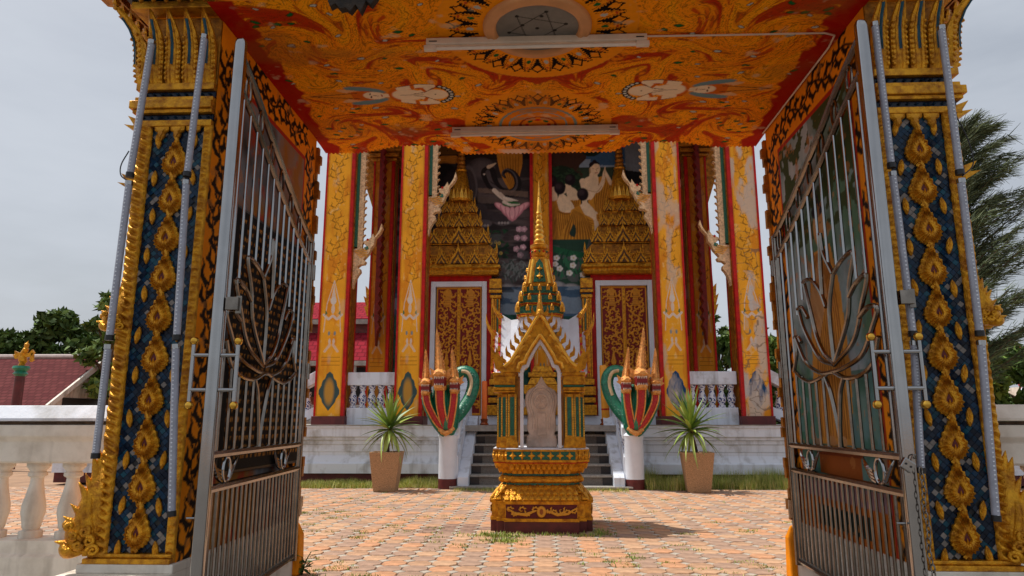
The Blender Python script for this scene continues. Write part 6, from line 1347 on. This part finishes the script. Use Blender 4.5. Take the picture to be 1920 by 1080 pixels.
# ================================================================== NAGAS ON THE STAIR
TEETH = mat('tooth_white', s(224, 220, 210), .5); MOUTH = mat('mouth_red', s(120, 18, 26), .5)
BELLY = mat('belly_red', s(168, 24, 30), .4, 0, .3, 30, .5, 90); PALEB = mat('pale_belly', s(206, 180, 140), .6, 0, .2, 12, .4, 60)
def naga(sg, label):
    """sg = outward direction in x"""
    t = thing('naga_statue', label, 'statue', (sg * 1.655, 12.47, .95), 0, 'many-headed naga statues on the stair posts')
    X = lambda o: sg * o
    b = MB(); b.tube([(0, 0, -.03), (X(.01), -.01, .08), (X(.04), .0, .25), (X(.09), .02, .55), (X(.11), .03, .86)], [.10, .19, .24, .25, .16], 14); b.build('hood', NGREEN, t, smooth=True, local=True)
    b = MB(); b.tube([(X(-.12), -.15, .10), (X(-.04), -.20, .035), (X(.04), -.21, .02), (X(.14), -.17, .08)], .035, 8); b.tube([(X(-.08), -.16, .05), (X(.02), -.2, -.01), (X(.10), -.17, .03)], .035, 8); b.build('belly_clasp', NAGAGOLD, t, smooth=True, local=True)
    b = MB(); pth = spline([(X(-.05), .12, .22), (X(-.22), .24, .42), (X(-.36), .34, .68), (X(-.41), .40, .93), (X(-.35), .42, 1.10), (X(-.22), .42, 1.14), (X(-.10), .42, 1.08), (X(-.05), .40, .92), (X(-.04), .36, .70)], 5); b.tube(pth, .115, 12); cl = b.build('coil', NGREEN, t, smooth=True, local=True)
    b = MB(); b.tube([(x - X(-.03), y - .10, z - .0) for x, y, z in pth[10:26]], .036, 8); b.build('pale_belly', PALEB, cl, smooth=True, local=True)
    b = MB()
    for q in range(0, len(pth) - 1):
        for a in range(0, 12):
            an = a * math.pi / 6 + (q % 2) * .26; x, y, z = pth[q]; b.lathe([(.001, -.006), (.016, 0), (.001, .012)], 5, (x + .113 * math.cos(an), y - abs(.113 * math.sin(an)) , z))
    tag(b.build('coil_scales', NGREEN, cl, local=True), kind='stuff')
    heads = ((.38, .82, 1.50, .41, 1.2, -.02), (.12, .94, 1.86, .20, 1.5, -.10), (-.13, .85, 1.52, -.07, 1.2, -.02))
    for i, (o, z, ztip, otip, k, yf) in enumerate(heads):
        P = spline([(X(o * .05), -.04, .02), (X(o * .50), -.10, .22), (X(o * .90), -.15 + yf * .5, .52), (X(o), -.14 + yf, z - .06)], 5)
        b = MB(); rr = list(np.linspace(.12, .092 * (1 + .15 * (i == 1)), len(P))); b.tube(P, rr, 12); nk = b.build('neck', NGREEN, t, smooth=True, local=True)
        b = MB(); W_ = np.linspace(.055, .066 if i == 1 else .050, len(P))
        b.loft([[(x - w, y - r * .92, z_), (x - w * .5, y - r * 1.12, z_), (x + w * .5, y - r * 1.12, z_), (x + w, y - r * .92, z_)] for (x, y, z_), w, r in zip(P, W_, rr)], closed=False, cap0=False, cap1=False); be = b.build('belly', BELLY, nk, smooth=True, local=True)
        for d in (-1, 1): b = MB(); b.tube([(x + d * w * 1.1, y - r * .95, z_) for (x, y, z_), w, r in zip(P, W_, rr)], .013, 6); b.build('belly_edge', NAGAGOLD, nk, smooth=True, local=True)
        if i != 1:
            b = MB()
            for q in range(3, len(P)):
                for a in range(6): an = -.6 + a * .75 + (q % 2) * .3; x, y, z_ = P[q]; r = rr[q]; b.lathe([(.001, -.008), (.014, 0), (.001, .012)], 5, (x - math.cos(an) * r * sg * (1 if i == 2 else -1), y - math.sin(an) * r * .4, z_))
            tag(b.build('neck_scales', NGREEN, nk, local=True), kind='stuff')
        # head
        c = Vector((X(o), -.15 + yf, z)); kk = k
        def at(x, y, zz): return (c.x + x * kk, c.y + y * kk, c.z + zz * kk)
        b = MB(); b.loft([[at(.075 * sx * math.cos(0) * w, y, zz) if False else at(.085 * w * math.cos(a), y + .0, zz + hgt * math.sin(a)) for a in [2 * math.pi * q / 10 for q in range(10)]] for (y, zz, w, hgt, sx) in ((.10, .02, .7, .07, 1), (.04, .05, .95, .10, 1), (-.04, .075, .95, .07, 1), (-.11, .06, .88, .038, 1), (-.16, .055, .72, .026, 1), (-.195, .07, .40, .022, 1))]); hd = b.build('head', NAGAGOLD, t, smooth=True, local=True)
        b = MB(); b.loft([[at(-.08, .0, -.05), at(.08, .0, -.05), at(.07, .0, -.12), at(-.07, .0, -.12)], [at(-.068, -.10, -.075), at(.068, -.10, -.075), at(.055, -.10, -.125), at(-.055, -.10, -.125)], [at(-.045, -.16, -.065), at(.045, -.16, -.065), at(.035, -.16, -.10), at(-.035, -.16, -.10)]]); b.build('lower_jaw', NAGAGOLD, hd, local=True)
        b = MB(); b.loft([[at(-.075, -.02, -.074), at(.075, -.02, -.074), at(.075, -.02, .03), at(-.075, -.02, .03)], [at(-.062, -.125, -.074), at(.062, -.125, -.074), at(.06, -.125, .030), at(-.06, -.125, .030)]]); b.build('mouth', MOUTH, hd, local=True)
        b = MB()
        for q in range(6):
            xx = -.05 + q * .02; b.prism([(c.x + (xx - .007) * kk, c.z + .028 * kk), (c.x + xx * kk, c.z + .002 * kk), (c.x + (xx + .007) * kk, c.z + .028 * kk)], c.y - .135 * kk, c.y - .125 * kk); b.prism([(c.x + (xx - .008) * kk, c.z - .078 * kk), (c.x + xx * kk, c.z - .042 * kk), (c.x + (xx + .008) * kk, c.z - .078 * kk)], c.y - .14 * kk, c.y - .126 * kk)
        b.tube([at(-.07, -.03, .026), at(-.05, -.13, .032), at(0, -.165, .034), at(.05, -.13, .032), at(.07, -.03, .026)], .008, 5); tag(b.build('teeth', TEETH, hd, local=True), kind='stuff')
        for d in (-1, 1):
            b = MB(); b.lathe([(.001, -.016), (.016, 0), (.001, .016)], 8, at(d * .055, -.105, .085)); b.build('eye', BELLY, hd, local=True)
            b = MB(); b.prism([(c.x + d * .07 * kk, c.z + .0), (c.x + d * .14 * kk, c.z + .05 * kk), (c.x + d * .11 * kk, c.z + .07 * kk), (c.x + d * .13 * kk, c.z + .15 * kk), (c.x + d * .07 * kk, c.z + .11 * kk)], c.y - .02, c.y + .02); b.build('cheek_fin', NAGAGOLD, hd, local=True)
        H = ztip - z; dx = X(otip - o)
        CP = spline([at(0, .0, .08), (c.x + dx * .25, c.y + .02, c.z + H * .35), (c.x + dx * .65, c.y + .02, c.z + H * .62), (c.x + dx * .95, c.y + .01, c.z + H * .84), (c.x + dx, c.y - .015, c.z + H)], 4)
        b = MB(); b.tube(CP, [r_ * kk for r_ in np.interp(np.linspace(0, 1, len(CP)), [0, .2, .4, .6, .8, .95, 1], [.066, .064, .044, .026, .015, .012, .004])], 10, flat=.75); cs_ = b.build('crest', NAGAGOLD, hd, smooth=True, local=True)
        b = MB()
        for q in range(len(CP) - 3):
            for d in (-1, 0, 1):
                r_ = float(np.interp(q / (len(CP) - 1), [0, .2, .4, .6, .8, 1], [.066, .064, .044, .026, .015, .004])) * kk; p = CP[q]
                b.prism([(p[0] + d * r_ * .75 - .012, p[2]), (p[0] + d * r_ * .95, p[2] + .05), (p[0] + d * r_ * .75 + .012, p[2])], p[1] - r_ * (1.06 - .3 * abs(d)), p[1] - r_ * .5)
        tag(b.build('crest_flames', NAGAGOLD, cs_, local=True), kind='stuff')
    return t
naga(-1, 'green three-headed naga with gold crests on the left stair post, beside the orange candle'); naga(1, 'green three-headed naga with gold crests on the right stair post, beside the yellow candle')

# ================================================================== PLANTERS, PLANTS, CANDLES
def planter(label, x, y, rz):
    t = thing('planter', label, 'planter', (x, y, 0), rz, 'tapered gravel planters')
    sq = lambda h, z: [(-h, -h, z), (h, -h, z), (h, h, z), (-h, h, z)]
    b = MB(); b.loft([sq(.185, 0), sq(.262, .655), sq(.228, .655), sq(.222, .60)], cap1=False); b.build('pot', PLANTER, t, bevel=.008, local=True)
    b = MB(); b.loft([sq(.221, .56), sq(.224, .605)]); b.build('soil', SOIL, t, local=True)
planter('tall tapered gravel planter left of the stair', -2.655, 12.05, R(3)); planter('tall tapered gravel planter right of the stair', 2.66, 12.10, R(-5))
LEAFM = [mat('sword_leaf', s(124, 148, 58), .45, 0, .25, 3, spec=.5), mat('sword_leaf_pale', s(158, 176, 84), .45, 0, .25, 3, spec=.5), mat('sword_leaf_dark', s(82, 116, 50), .45, 0, .25, 3, spec=.5)]
def sword_leaf(L, w, droop, m):
    b = MB(); rings = []
    for i in range(8):
        t = i / 7; ww = w * (0.55 + 1.3 * t) * (1 - t) ** .75 if t > .12 else w * (.6 + .6 * t)
        ww = w * min(1, .55 + t * 2) * (1 - t ** 2.2); x = L * t * (1 - .08 * droop * t); z = -droop * L * t ** 2.1
        rings.append([(x, -ww, z + ww * .45), (x, 0, z), (x, ww, z + ww * .45)])
    b.loft(rings, closed=False, cap0=False, cap1=False); return b.mesh('leaf', [m], smooth=True)
SL = [sword_leaf(L, .034, d, LEAFM[i % 3]) for i, (L, d) in enumerate(((.62, .05), (.66, .12), (.60, .22), (.58, .36), (.52, .55), (.64, .02), (.5, .15), (.55, .75)))]
def sword_plant(label, x, y, z0, top, lean, seed, squash=1.0):
    t = thing('sword_leaf_plant', label, 'plant', (x, y, z0), 0, 'sword-leaved potted plants'); r = random.Random(seed)
    b = MB(); P = spline([(0, 0, -.04), (lean * .3, 0, top * .35), (lean * .8, .01, top * .7), (lean, 0, top)], 5); b.tube(P, [.038] * 4 + [.034] * 6 + [.030] * (len(P) - 10), 10); b.build('trunk', BARK, t, smooth=True, local=True)
    for k in range(74):
        f = k / 73; el = R(86 - 118 * f ** 1.15 + r.uniform(-9, 9)); az = k * 2.39996 + r.uniform(-.2, .2)
        me = SL[(0, 5, 1, 6, 2)[k % 5] if f < .45 else ((2, 1, 3, 2)[k % 4] if f < .75 else (3, 4, 7, 3)[k % 4])]
        o = link('leaf', me, t, (lean + .02 * math.cos(az), .02 * math.sin(az), top + .10 - .16 * f), True, (r.uniform(-.3, .3), -el, az)); q = r.uniform(.82, 1.12) * squash; o.scale = (q, 1, q)
sword_plant('green sword-leaved plant in the planter left of the stair', -2.655, 12.05, .60, .44, .03, 4); sword_plant('green sword-leaved plant in the planter right of the stair, its trunk leaning left', 2.66, 12.10, .60, .42, -.07, 8, 1.05)
def candle(label, x, y, z, h, r, m, band, tilt=0):
    t = thing('candle', label, 'candle', (x, y, z), 0, 'giant candles on the stair head'); t.rotation_euler = (0, tilt, 0)
    b = MB(); b.lathe([(r * .96, .05), (r, .06), (r * .97, h - .02), (r * .8, h)], 16); c = b.build('wax', m, t, smooth=True, local=True, angle=50)
    b = MB(); b.tube([(0, 0, h), (.004, 0, h + .03)], .004, 5); b.build('wick', BLACK, c, local=True)
    b = MB(); b.lathe([(r * 1.5, 0), (r * 1.6, .02), (r * 1.15, .05), (r * 1.35, .12), (r * 1.02, .13)], 16); b.build('holder', mat('brown_glass', s(150, 70, 30), .15, .2, .3) if 'brown_glass' not in MATS else MATS['brown_glass'], t, smooth=True, local=True)
    if band: b = MB(); b.lathe([(r * 1.02, .30), (r * 1.03, .305), (r * 1.03, .33), (r * 1.02, .335)], 16); b.build('red_band', RED, c, local=True)
candle('slim orange candle at the left head of the stair', -1.155, 14.3, 1.094, .90, .058, mat('orange_wax', s(232, 110, 30), .5, 0, .1), False)
candle('thick yellow candle with a red band at the right head of the stair', 1.345, 14.3, 1.094, 1.22, .082, mat('yellow_wax', s(226, 150, 26), .5, 0, .1), True, R(-1.5))

# ================================================================== BACKGROUND BUILDINGS
def roofmat(name, c1, c2, sc):
    m = bpy.data.materials.new(name); m.use_nodes = True; n = m.node_tree; p = n.nodes['Principled BSDF']; p.inputs['Roughness'].default_value = .9; p.inputs['Specular IOR Level'].default_value = .08
    t = n.nodes.new('ShaderNodeTexCoord'); br = n.nodes.new('ShaderNodeTexBrick'); br.inputs['Scale'].default_value = sc; br.inputs['Color1'].default_value = (*c1, 1); br.inputs['Color2'].default_value = (*c2, 1); br.inputs['Mortar'].default_value = (*[x * .55 for x in c1], 1)
    br.inputs['Mortar Size'].default_value = .03; br.inputs['Brick Width'].default_value = .35; br.inputs['Row Height'].default_value = .3
    n.links.new(t.outputs['UV'], br.inputs['Vector']); n.links.new(br.outputs['Color'], p.inputs['Base Color'])
    u = n.nodes.new('ShaderNodeBump'); u.inputs['Strength'].default_value = .6; u.inputs['Distance'].default_value = .05; n.links.new(br.outputs['Fac'], u.inputs['Height']); n.links.new(u.outputs['Normal'], p.inputs['Normal'])
    return m
RT1, RT2 = roofmat('maroon_tiles', s(106, 56, 56), s(90, 44, 46), 1), roofmat('crimson_tiles', s(150, 40, 54), s(134, 34, 46), 1)
def slope(name, p0, p1, p2, p3, m, parent, th=.1):
    """tiled roof slope, p0-p1 eave, p3-p2 ridge; UV in metres"""
    P = [Vector(p) for p in (p0, p1, p2, p3)]; nn = (P[1] - P[0]).cross(P[3] - P[0]).normalized(); Lo = [q - nn * th for q in P]
    me = bpy.data.meshes.new(name); me.from_pydata([tuple(q) for q in P + Lo], [], [(0, 1, 2, 3), (7, 6, 5, 4), (0, 4, 5, 1), (1, 5, 6, 2), (2, 6, 7, 3), (3, 7, 4, 0)]); me.materials.append(m)
    uv = me.uv_layers.new(name='UVMap'); e = (P[1] - P[0]).normalized(); f = nn.cross(e)
    for lp in me.loops: d = Vector(me.vertices[lp.vertex_index].co) - P[0]; uv.data[lp.index].uv = (d.dot(e), d.dot(f))
    me.update(); return link(name, me, parent)
DK = mat('dark_opening', s(28, 26, 26), .6); BRICKW = mat('raw_brick', s(150, 84, 62), .9, 0, .3, 6, .4, 20)
# low house behind the left balustrade
hs = thing('tiled_house', 'low cream house with a maroon tiled roof behind the left balustrade', 'house', (-27, 35, 0))
xg = -23.6
slope('roof', (-48, 32.2, 1.9), (xg, 32.2, 1.9), (xg, 36.4, 4.62), (-48, 36.4, 4.62), RT1, hs); slope('roof', (xg, 40.6, 1.9), (-48, 40.6, 1.9), (-48, 36.4, 4.62), (xg, 36.4, 4.62), RT1, hs)
b = MB(); b.tube([(-48, 36.4, 4.66), (xg, 36.4, 4.66)], .14, 8); b.build('ridge_cap', mat('ridge_grey', s(176, 160, 156), .7), hs)
b = MB(); b.loft([[(xg - .25, 32.9, 0), (xg - .25, 39.9, 0), (xg - .25, 39.9, 2.2), (xg - .25, 36.4, 4.45), (xg - .25, 32.9, 2.2)], [(-47, 32.9, 0), (-47, 39.9, 0), (-47, 39.9, 2.2), (-47, 36.4, 4.45), (-47, 32.9, 2.2)]]); b.build('wall', CREAM, hs)
for d in (-1, 1): b = MB(); b.prism([(36.4, 4.74), (36.4 + d * 4.3, 1.95), (36.4 + d * 4.3, 1.68), (36.4, 4.42)], xg, xg + .12, lambda a, c, e: (e, a, c)); b.build('bargeboard', CREAM, hs)
b = MB(); b.box(xg - .249, xg - .2, 33.6, 39.2, 1.9, 2.35); b.build('gable_opening', DK, hs)
for k in range(3): b = MB(); b.box(-30 - k * 5, -28.4 - k * 5, 32.85, 32.91, .8, 1.8); w_ = b.build('window', DK, hs)
# red roofed building seen between the left columns
rb = thing('red_roof_building', 'two tiered building with crimson tiled roofs seen between the left columns', 'building', (-11, 33, 0))
slope('upper_roof', (-17, 31.6, 5.95), (-6.2, 31.6, 5.95), (-6.2, 34, 7.15), (-17, 34, 7.15), RT2, rb); slope('lower_roof', (-17, 30.2, 3.85), (-6.2, 30.2, 3.85), (-6.2, 31.9, 5.30), (-17, 31.9, 5.30), RT2, rb)
b = MB(); b.box(-17, -6.2, 31.5, 31.62, 5.68, 5.90); b.build('fascia', GREY_C, rb); b = MB(); b.box(-17, -6.2, 31.96, 38, 5.0, 5.92); b.build('clerestory', DRED, rb)
b = MB(); b.box(-17, -6.2, 33, 38, 0, 4.2); b.build('wall', BRICKW, rb); b = MB(); b.box(-17, -6.2, 30.15, 30.27, 3.62, 3.83); b.build('fascia', GREY_C, rb)
for k in range(5): b = MB(); b.box(-16.5 + k * 2.2, -14.9 + k * 2.2, 32.9, 32.99, 2.35, 3.75); b.build('window', DK, rb)
for k in range(6): b = MB(); b.box(-16.9 + k * 2.1, -16.65 + k * 2.1, 30.3, 30.55, 0, 3.62); b.build('post', GREY_C, rb)
b = MB(); b.box(-17, -6.2, 30.25, 30.4, .9, 1.9); b.build('parapet', GREY_C, rb)
# red roof at the far right
rr_ = thing('far_red_roof_house', 'small house with a bright red roof behind the right balustrade', 'house', (24, 33, 0))
slope('roof', (21.0, 31, 2.6), (32, 31, 2.6), (32, 34.5, 4.8), (22.8, 34.5, 4.8), RT2, rr_); b = MB(); b.box(21.6, 32, 32, 37, 0, 2.7); b.build('wall', CREAM, rr_)
b = MB(); b.prism([(20.9, 2.45), (22.8, 4.95), (23.0, 4.8), (21.2, 2.45)], 30.9, 31.0); b.build('bargeboard', WHITE, rr_)
# small dark gable at the left edge
# golden kinnari on its post
kn = thing('kinnari_lamp_post', 'small golden winged figure on a green capital and red post beyond the left balustrade', 'statue', (-13.25, 17, 0))
b = MB(); b.lathe([(.16, 0), (.13, .2), (.11, 2.3)], 12); b.build('post', DRED, kn, smooth=True, local=True); b = MB(); b.lathe([(.11, 2.3), (.17, 2.36), (.13, 2.42), (.20, 2.5), (.18, 2.56)], 12); b.build('capital', NGREEN, kn, smooth=True, local=True)
b = MB(); b.tube(spline([(-.02, 0, 2.55), (.02, 0, 2.68), (-.02, 0, 2.82), (.04, 0, 2.95), (.06, 0, 3.02), (.06, 0, 3.1), (.09, 0, 3.22)], 4), [.07] * 4 + [.10] * 4 + [.075] * 4 + [.07] * 4 + [.05] * 3 + [.055] * 3 + [.02, .008, .004], 10); b.build('body', GOLD, kn, smooth=True, local=True)
for d, P in ((-1, [(0, 2.8), (-.18, 2.74), (-.26, 2.86), (-.2, 2.83), (-.22, 2.95), (-.1, 2.9), (-.02, 2.92)]), (1, [(0, 2.9), (.15, 2.88), (.24, 2.98), (.3, 2.9), (.22, 2.8), (.1, 2.78), (0, 2.8)])): b = MB(); b.prism(P, -.03, .03); b.build('wing', GOLD, kn, local=True)
b = MB(); b.prism([(.24, 2.9), (.27, 2.9), (.30, 2.7), (.24, 2.66), (.2, 2.7)], -.03, .03); b.build('lantern', GOLD, kn, local=True)

# ================================================================== TREES
LEAF = {k: mat(k, c, .6, 0, .35, 1.2, spec=.3) for k, c in (('leaf_dark', s(68, 90, 42)), ('leaf_mid', s(94, 118, 50)), ('leaf_light', s(112, 134, 58)), ('needle_dark', s(62, 74, 50)), ('needle_mid', s(92, 104, 68)))}
def leaf_cloud(blobs, n, size, seed, mats, sq=1.0):
    r = np.random.default_rng(seed); B = np.array(blobs); wts = (B[:, 3] ** 2); wts /= wts.sum(); idx = r.choice(len(B), n, p=wts); d = r.normal(size=(n, 3)); d /= np.linalg.norm(d, axis=1)[:, None]
    rad = B[idx, 3] * (r.random(n) ** .45) * (1 + .25 * (r.random(n) - .5)); c = B[idx, :3] + d * rad[:, None] * np.array([1, 1, .8 * sq])
    a = r.normal(size=(n, 3)); a /= np.linalg.norm(a, axis=1)[:, None]; up = r.normal(size=(n, 3)); t = np.cross(a, up); t /= np.linalg.norm(t, axis=1)[:, None]
    sz = size * r.uniform(.6, 1.3, n)[:, None]; V = np.stack([c - a * sz, c + t * sz * .45, c + a * sz, c - t * sz * .45], 1).reshape(-1, 3); F = np.arange(4 * n).reshape(n, 4)
    return fast_mesh('crown', V, F, mats, r.integers(0, len(mats), n))
def tree(label, x, y, h, w, seed, mats, n=9000, size=.22, trunk_h=.35, group='broadleaf trees beyond the temple', name='broadleaf_tree', nb=16):
    r = random.Random(seed); t = thing(name, label, 'tree', (x, y, 0), 0, group); b = MB(); b.tube(spline([(0, 0, 0), (r.uniform(-.2, .2), 0, h * .25), (r.uniform(-.3, .3), 0, h * .55), (0, 0, h * .85)], 4), list(np.linspace(.05 * h * .8, .01 * h, 13)), 8)
    blobs = []
    for k in range(nb):
        a = k * 2.4; f = k / nb; rad = w * (.25 + .6 * math.sin(math.pi * (.15 + .8 * f))) * r.uniform(.4, 1); z = h * (trunk_h + (.97 - trunk_h) * f); br = w * r.uniform(.26, .46) * (1 - .35 * f)
        c = (rad * math.cos(a), rad * math.sin(a), z - br * .5); blobs.append((*c, br)); b.tube([(0, 0, z * .6), (c[0] * .5, c[1] * .5, z * .82), c], [.016 * h, .010 * h, .004 * h], 5)
    b.build('trunk', BARK, t, local=True); o = link('crown', leaf_cloud(blobs, n, size, seed, mats), t, (0, 0, 0), True); return t
LM, LD = [LEAF['leaf_dark'], LEAF['leaf_mid'], LEAF['leaf_light']], [LEAF['leaf_dark'], LEAF['leaf_dark'], LEAF['leaf_mid']]
tree('wide dark green tree at the left edge above the maroon roof', -35.0, 42, 7.9, 4.2, 1, LD, 14000, .30, .15); tree('round dark green tree behind the ridge of the maroon roof', -30.4, 43, 8.5, 4.0, 2, LD, 14000, .30, .15)
tree('dark tree close behind the left gate pillar, lower than its neighbour', -26.4, 42, 7.9, 3.4, 3, LD, 11000, .28, .15)
tree('slender sparse tree rising highest beside the left gate pillar', -23.0, 36, 8.7, 1.7, 4, LM, 1700, .26, .30, nb=18)
tree('bright green leafy tree behind the right temple columns', 8.5, 28, 5.4, 1.9, 5, LM, 9000, .20, .1); tree('yellow-green tree between the right column and the right gate leaf', 10.4, 29, 5.4, 1.6, 6, LM, 9000, .19, .1)
tree('thin tall leafy tree rising behind the right outer column', 7.9, 31, 6.3, 1.0, 16, LM, 1500, .20, .3)
tree('dark tree at the right edge below the feathery casuarina', 17.5, 25, 4.6, 2.2, 7, LD, 9000, .24, .05); tree('leafy tree beside the right gate pillar over the balustrade', 14.6, 24, 4.4, 1.5, 8, LM, 8000, .20, .05)
tree('dense dark tree at the far right edge behind the red roof', 21.5, 27, 7.0, 2.6, 9, LD, 9000, .26, .1)
def casuarina(label, x, y, h, seed):
    t = thing('casuarina_tree', label, 'tree', (x, y, 0), 0); r = random.Random(seed); rn = np.random.default_rng(seed); b = MB(); bend = lambda z: .8 * (z / h) ** 1.6
    b.tube([(bend(z), 0, z) for z in np.linspace(0, h * .97, 14)], list(np.linspace(.20, .02, 14)), 8); A = []; D = []
    for k in range(84):
        z = h * (.20 + .79 * (k / 84)); az = k * 2.4; ln = (3.0 * (1 - (z / h)) ** .7 + .7) * r.uniform(.55, 1.15); el = R(r.uniform(35, 60)); p = Vector((bend(z), 0, z)); pts = []
        for i in range(7):
            q = i / 6; pts.append(p + Vector((math.cos(az) * math.cos(el) * ln * q * .8 + .5 * ln * q * q * .8, math.sin(az) * math.cos(el) * ln * q * .8, math.sin(el) * ln * q * .85)))
        b.tube(pts, list(np.linspace(.03, .006, 7)), 4)
        for i in range(1, 7):
            for m in range(40):
                q = pts[i - 1].lerp(pts[i], r.random()); A.append(tuple(q + Vector((r.gauss(0, .06), r.gauss(0, .06), r.gauss(0, .05))))); td = (pts[i] - pts[i - 1]).normalized(); D.append((td.x + .28 + r.gauss(0, .34), td.y + r.gauss(0, .34), td.z - .05 + r.gauss(0, .34)))
    b.build('trunk', BARK, t, local=True); A = np.array(A); D = np.array(D); D /= np.linalg.norm(D, axis=1)[:, None]; n = len(A); L_ = rn.uniform(.2, .55, n)[:, None]; sd = np.cross(D, rn.normal(size=(n, 3))); sd /= np.linalg.norm(sd, axis=1)[:, None]; sd *= .012
    tip = A + D * L_; tip[:, 2] -= .06; V = np.stack([A - sd, A + sd, tip + sd * .3, tip - sd * .3], 1).reshape(-1, 3); me = fast_mesh('crown', V, np.arange(4 * n).reshape(n, 4), [LEAF['needle_dark'], LEAF['needle_mid']], rn.integers(0, 2, n)); link('crown', me, t, (0, 0, 0), True)
casuarina('tall feathery casuarina blown to the right beside the right gate pillar', 11.5, 19.0, 9.4, 3); 

# ================================================================== GRASS AND WEEDS
GR = [mat('grass_green', s(164, 172, 76), .8, 0, .3, 3), mat('grass_dry', s(206, 194, 126), .85, 0, .2, 3), mat('grass_dark', s(122, 144, 58), .8, 0, .3, 3)]
def blades(pts, hs, seed, spread=.6, wk=1.0, pr=(.45, .3, .25)):
    r = np.random.default_rng(seed); n = len(pts); P = np.array(pts); a = r.uniform(0, 2 * np.pi, n); w = r.uniform(.003, .006, n) * wk; H = np.array(hs) * r.uniform(.5, 1.3, n); ln = r.uniform(.1, spread, n)
    dx, dy = np.cos(a), np.sin(a); z0 = np.full(n, -.02); V = np.stack([np.stack([P[:, 0] - dy * w, P[:, 1] + dx * w, z0], 1), np.stack([P[:, 0] + dy * w, P[:, 1] - dx * w, z0], 1), np.stack([P[:, 0] + dx * H * ln, P[:, 1] + dy * H * ln, H], 1)], 1).reshape(-1, 3)
    return V, np.arange(3 * n).reshape(n, 3), r.choice(3, n, p=pr)
def grass(name, label, pts, hs, seed, spread=.6, wk=1.0, pr=(.45, .3, .25)):
    V, F, M = blades(pts, hs, seed, spread, wk, pr); o = link(name, fast_mesh(name, V, F, GR, M)); tag(o, label, 'grass', kind='stuff'); return o
r = np.random.default_rng(5)
def strip(sg, n, dens_h):
    x = sg * r.uniform(1.85, 8.0, n); y = 13.38 - (r.random(n) ** 1.2) * 1.15; k = fbm(x * 1.7, y * 2.2, 4, 12 + sg); keep = k > (.30 + .5 * np.clip((12.75 - y) / .7, 0, 1)); x, y, k = x[keep], y[keep], k[keep]
    return list(zip(x, y)), dens_h * (.5 + 1.2 * np.clip(k - .3, 0, .5) / .5) * np.where(y > 13.0, 1.5, 1.0)
for sg, lab, hh in ((-1, 'short sunlit grass along the white base left of the stair', .085), (1, 'taller shaded grass along the white base right of the stair', .15)):
    p, h = strip(sg, 30000, hh); grass('grass', lab, p, h, 20 + sg)
n = 2200; x = r.uniform(-1.5, 1.5, n); y = 12.30 - r.random(n) ** 2 * .4; grass('grass', 'thin grass at the foot of the stair', list(zip(x, y)), np.full(n, .05), 3)
pts = []; hs_ = []; rr = random.Random(8)
for k in range(170):                                  # weeds in the joints of the paving
    yy = 5.4 + 6.8 * rr.random() ** 1.3; xx = rr.uniform(-.37, .37) * yy; sz = rr.uniform(.02, .06); m = int(14 + 200 * (sz / .1) ** 2 * (1.3 if rr.random() < .3 else .4))
    for q in range(m): pts.append((xx + rr.gauss(0, sz * 1.3), yy + rr.gauss(0, sz * .8))); hs_.append(.008 + .014 * rr.random())
for (cx, cy, sx, sy, m) in ((-.52, 7.44, .10, .07, 420), (-.36, 7.38, .10, .05, 260), (.64, 7.65, .06, .10, 260), (.45, 7.45, .10, .05, 140), (.1, 7.50, .22, .02, 150), (-.38, 7.12, .10, .06, 380)):
    for q in range(m): pts.append((cx + rr.gauss(0, sx), cy + rr.gauss(0, sy))); hs_.append(.012 + .028 * rr.random())
grass('weeds', 'tufts of weeds growing in the joints of the paving', pts, hs_, 31, 1.6, 1.8, (.3, .12, .58))
def weed_bush(label, x, y, z, seed, size):
    t = thing('leafy_weed', label, 'plant', (x, y, z), 0, 'leafy weeds at the gate'); r = random.Random(seed); wl = MB(); wl.add([(0, 0, 0), (.3, -.16, .04), (.75, -.12, .03), (1, 0, -.08), (.75, .12, .03), (.3, .16, .04)], [(0, 1, 2, 3, 4, 5)]); me = wl.mesh('leaf', [LEAF['leaf_dark']]); me2 = wl.mesh('leaf', [LEAF['leaf_mid']])
    b = MB()
    for k in range(6):
        a = k * 1.1 + r.random(); tip = (math.cos(a) * size * .5, math.sin(a) * size * .5, size * r.uniform(.5, 1.0)); b.tube([(0, 0, -.02), (tip[0] * .4, tip[1] * .4, tip[2] * .6), tip], .004, 5)
        for q in range(7):
            f = .25 + q * .12; o = link('leaf', me if r.random() < .6 else me2, t, (tip[0] * f, tip[1] * f, tip[2] * f), True, (r.uniform(-.5, .5), r.uniform(-.5, .5), r.uniform(0, 6.28))); o.scale = (size * .42,) * 3
    b.build('stem', LEAF['leaf_dark'], t, local=True)
weed_bush('small dark leafy weed at the foot of the left gate leaf', -1.86, 5.55, 0, 2, .16); weed_bush('leafy weed growing behind the foot of the right gate pillar', 2.50, 3.71, .44, 3, .15)
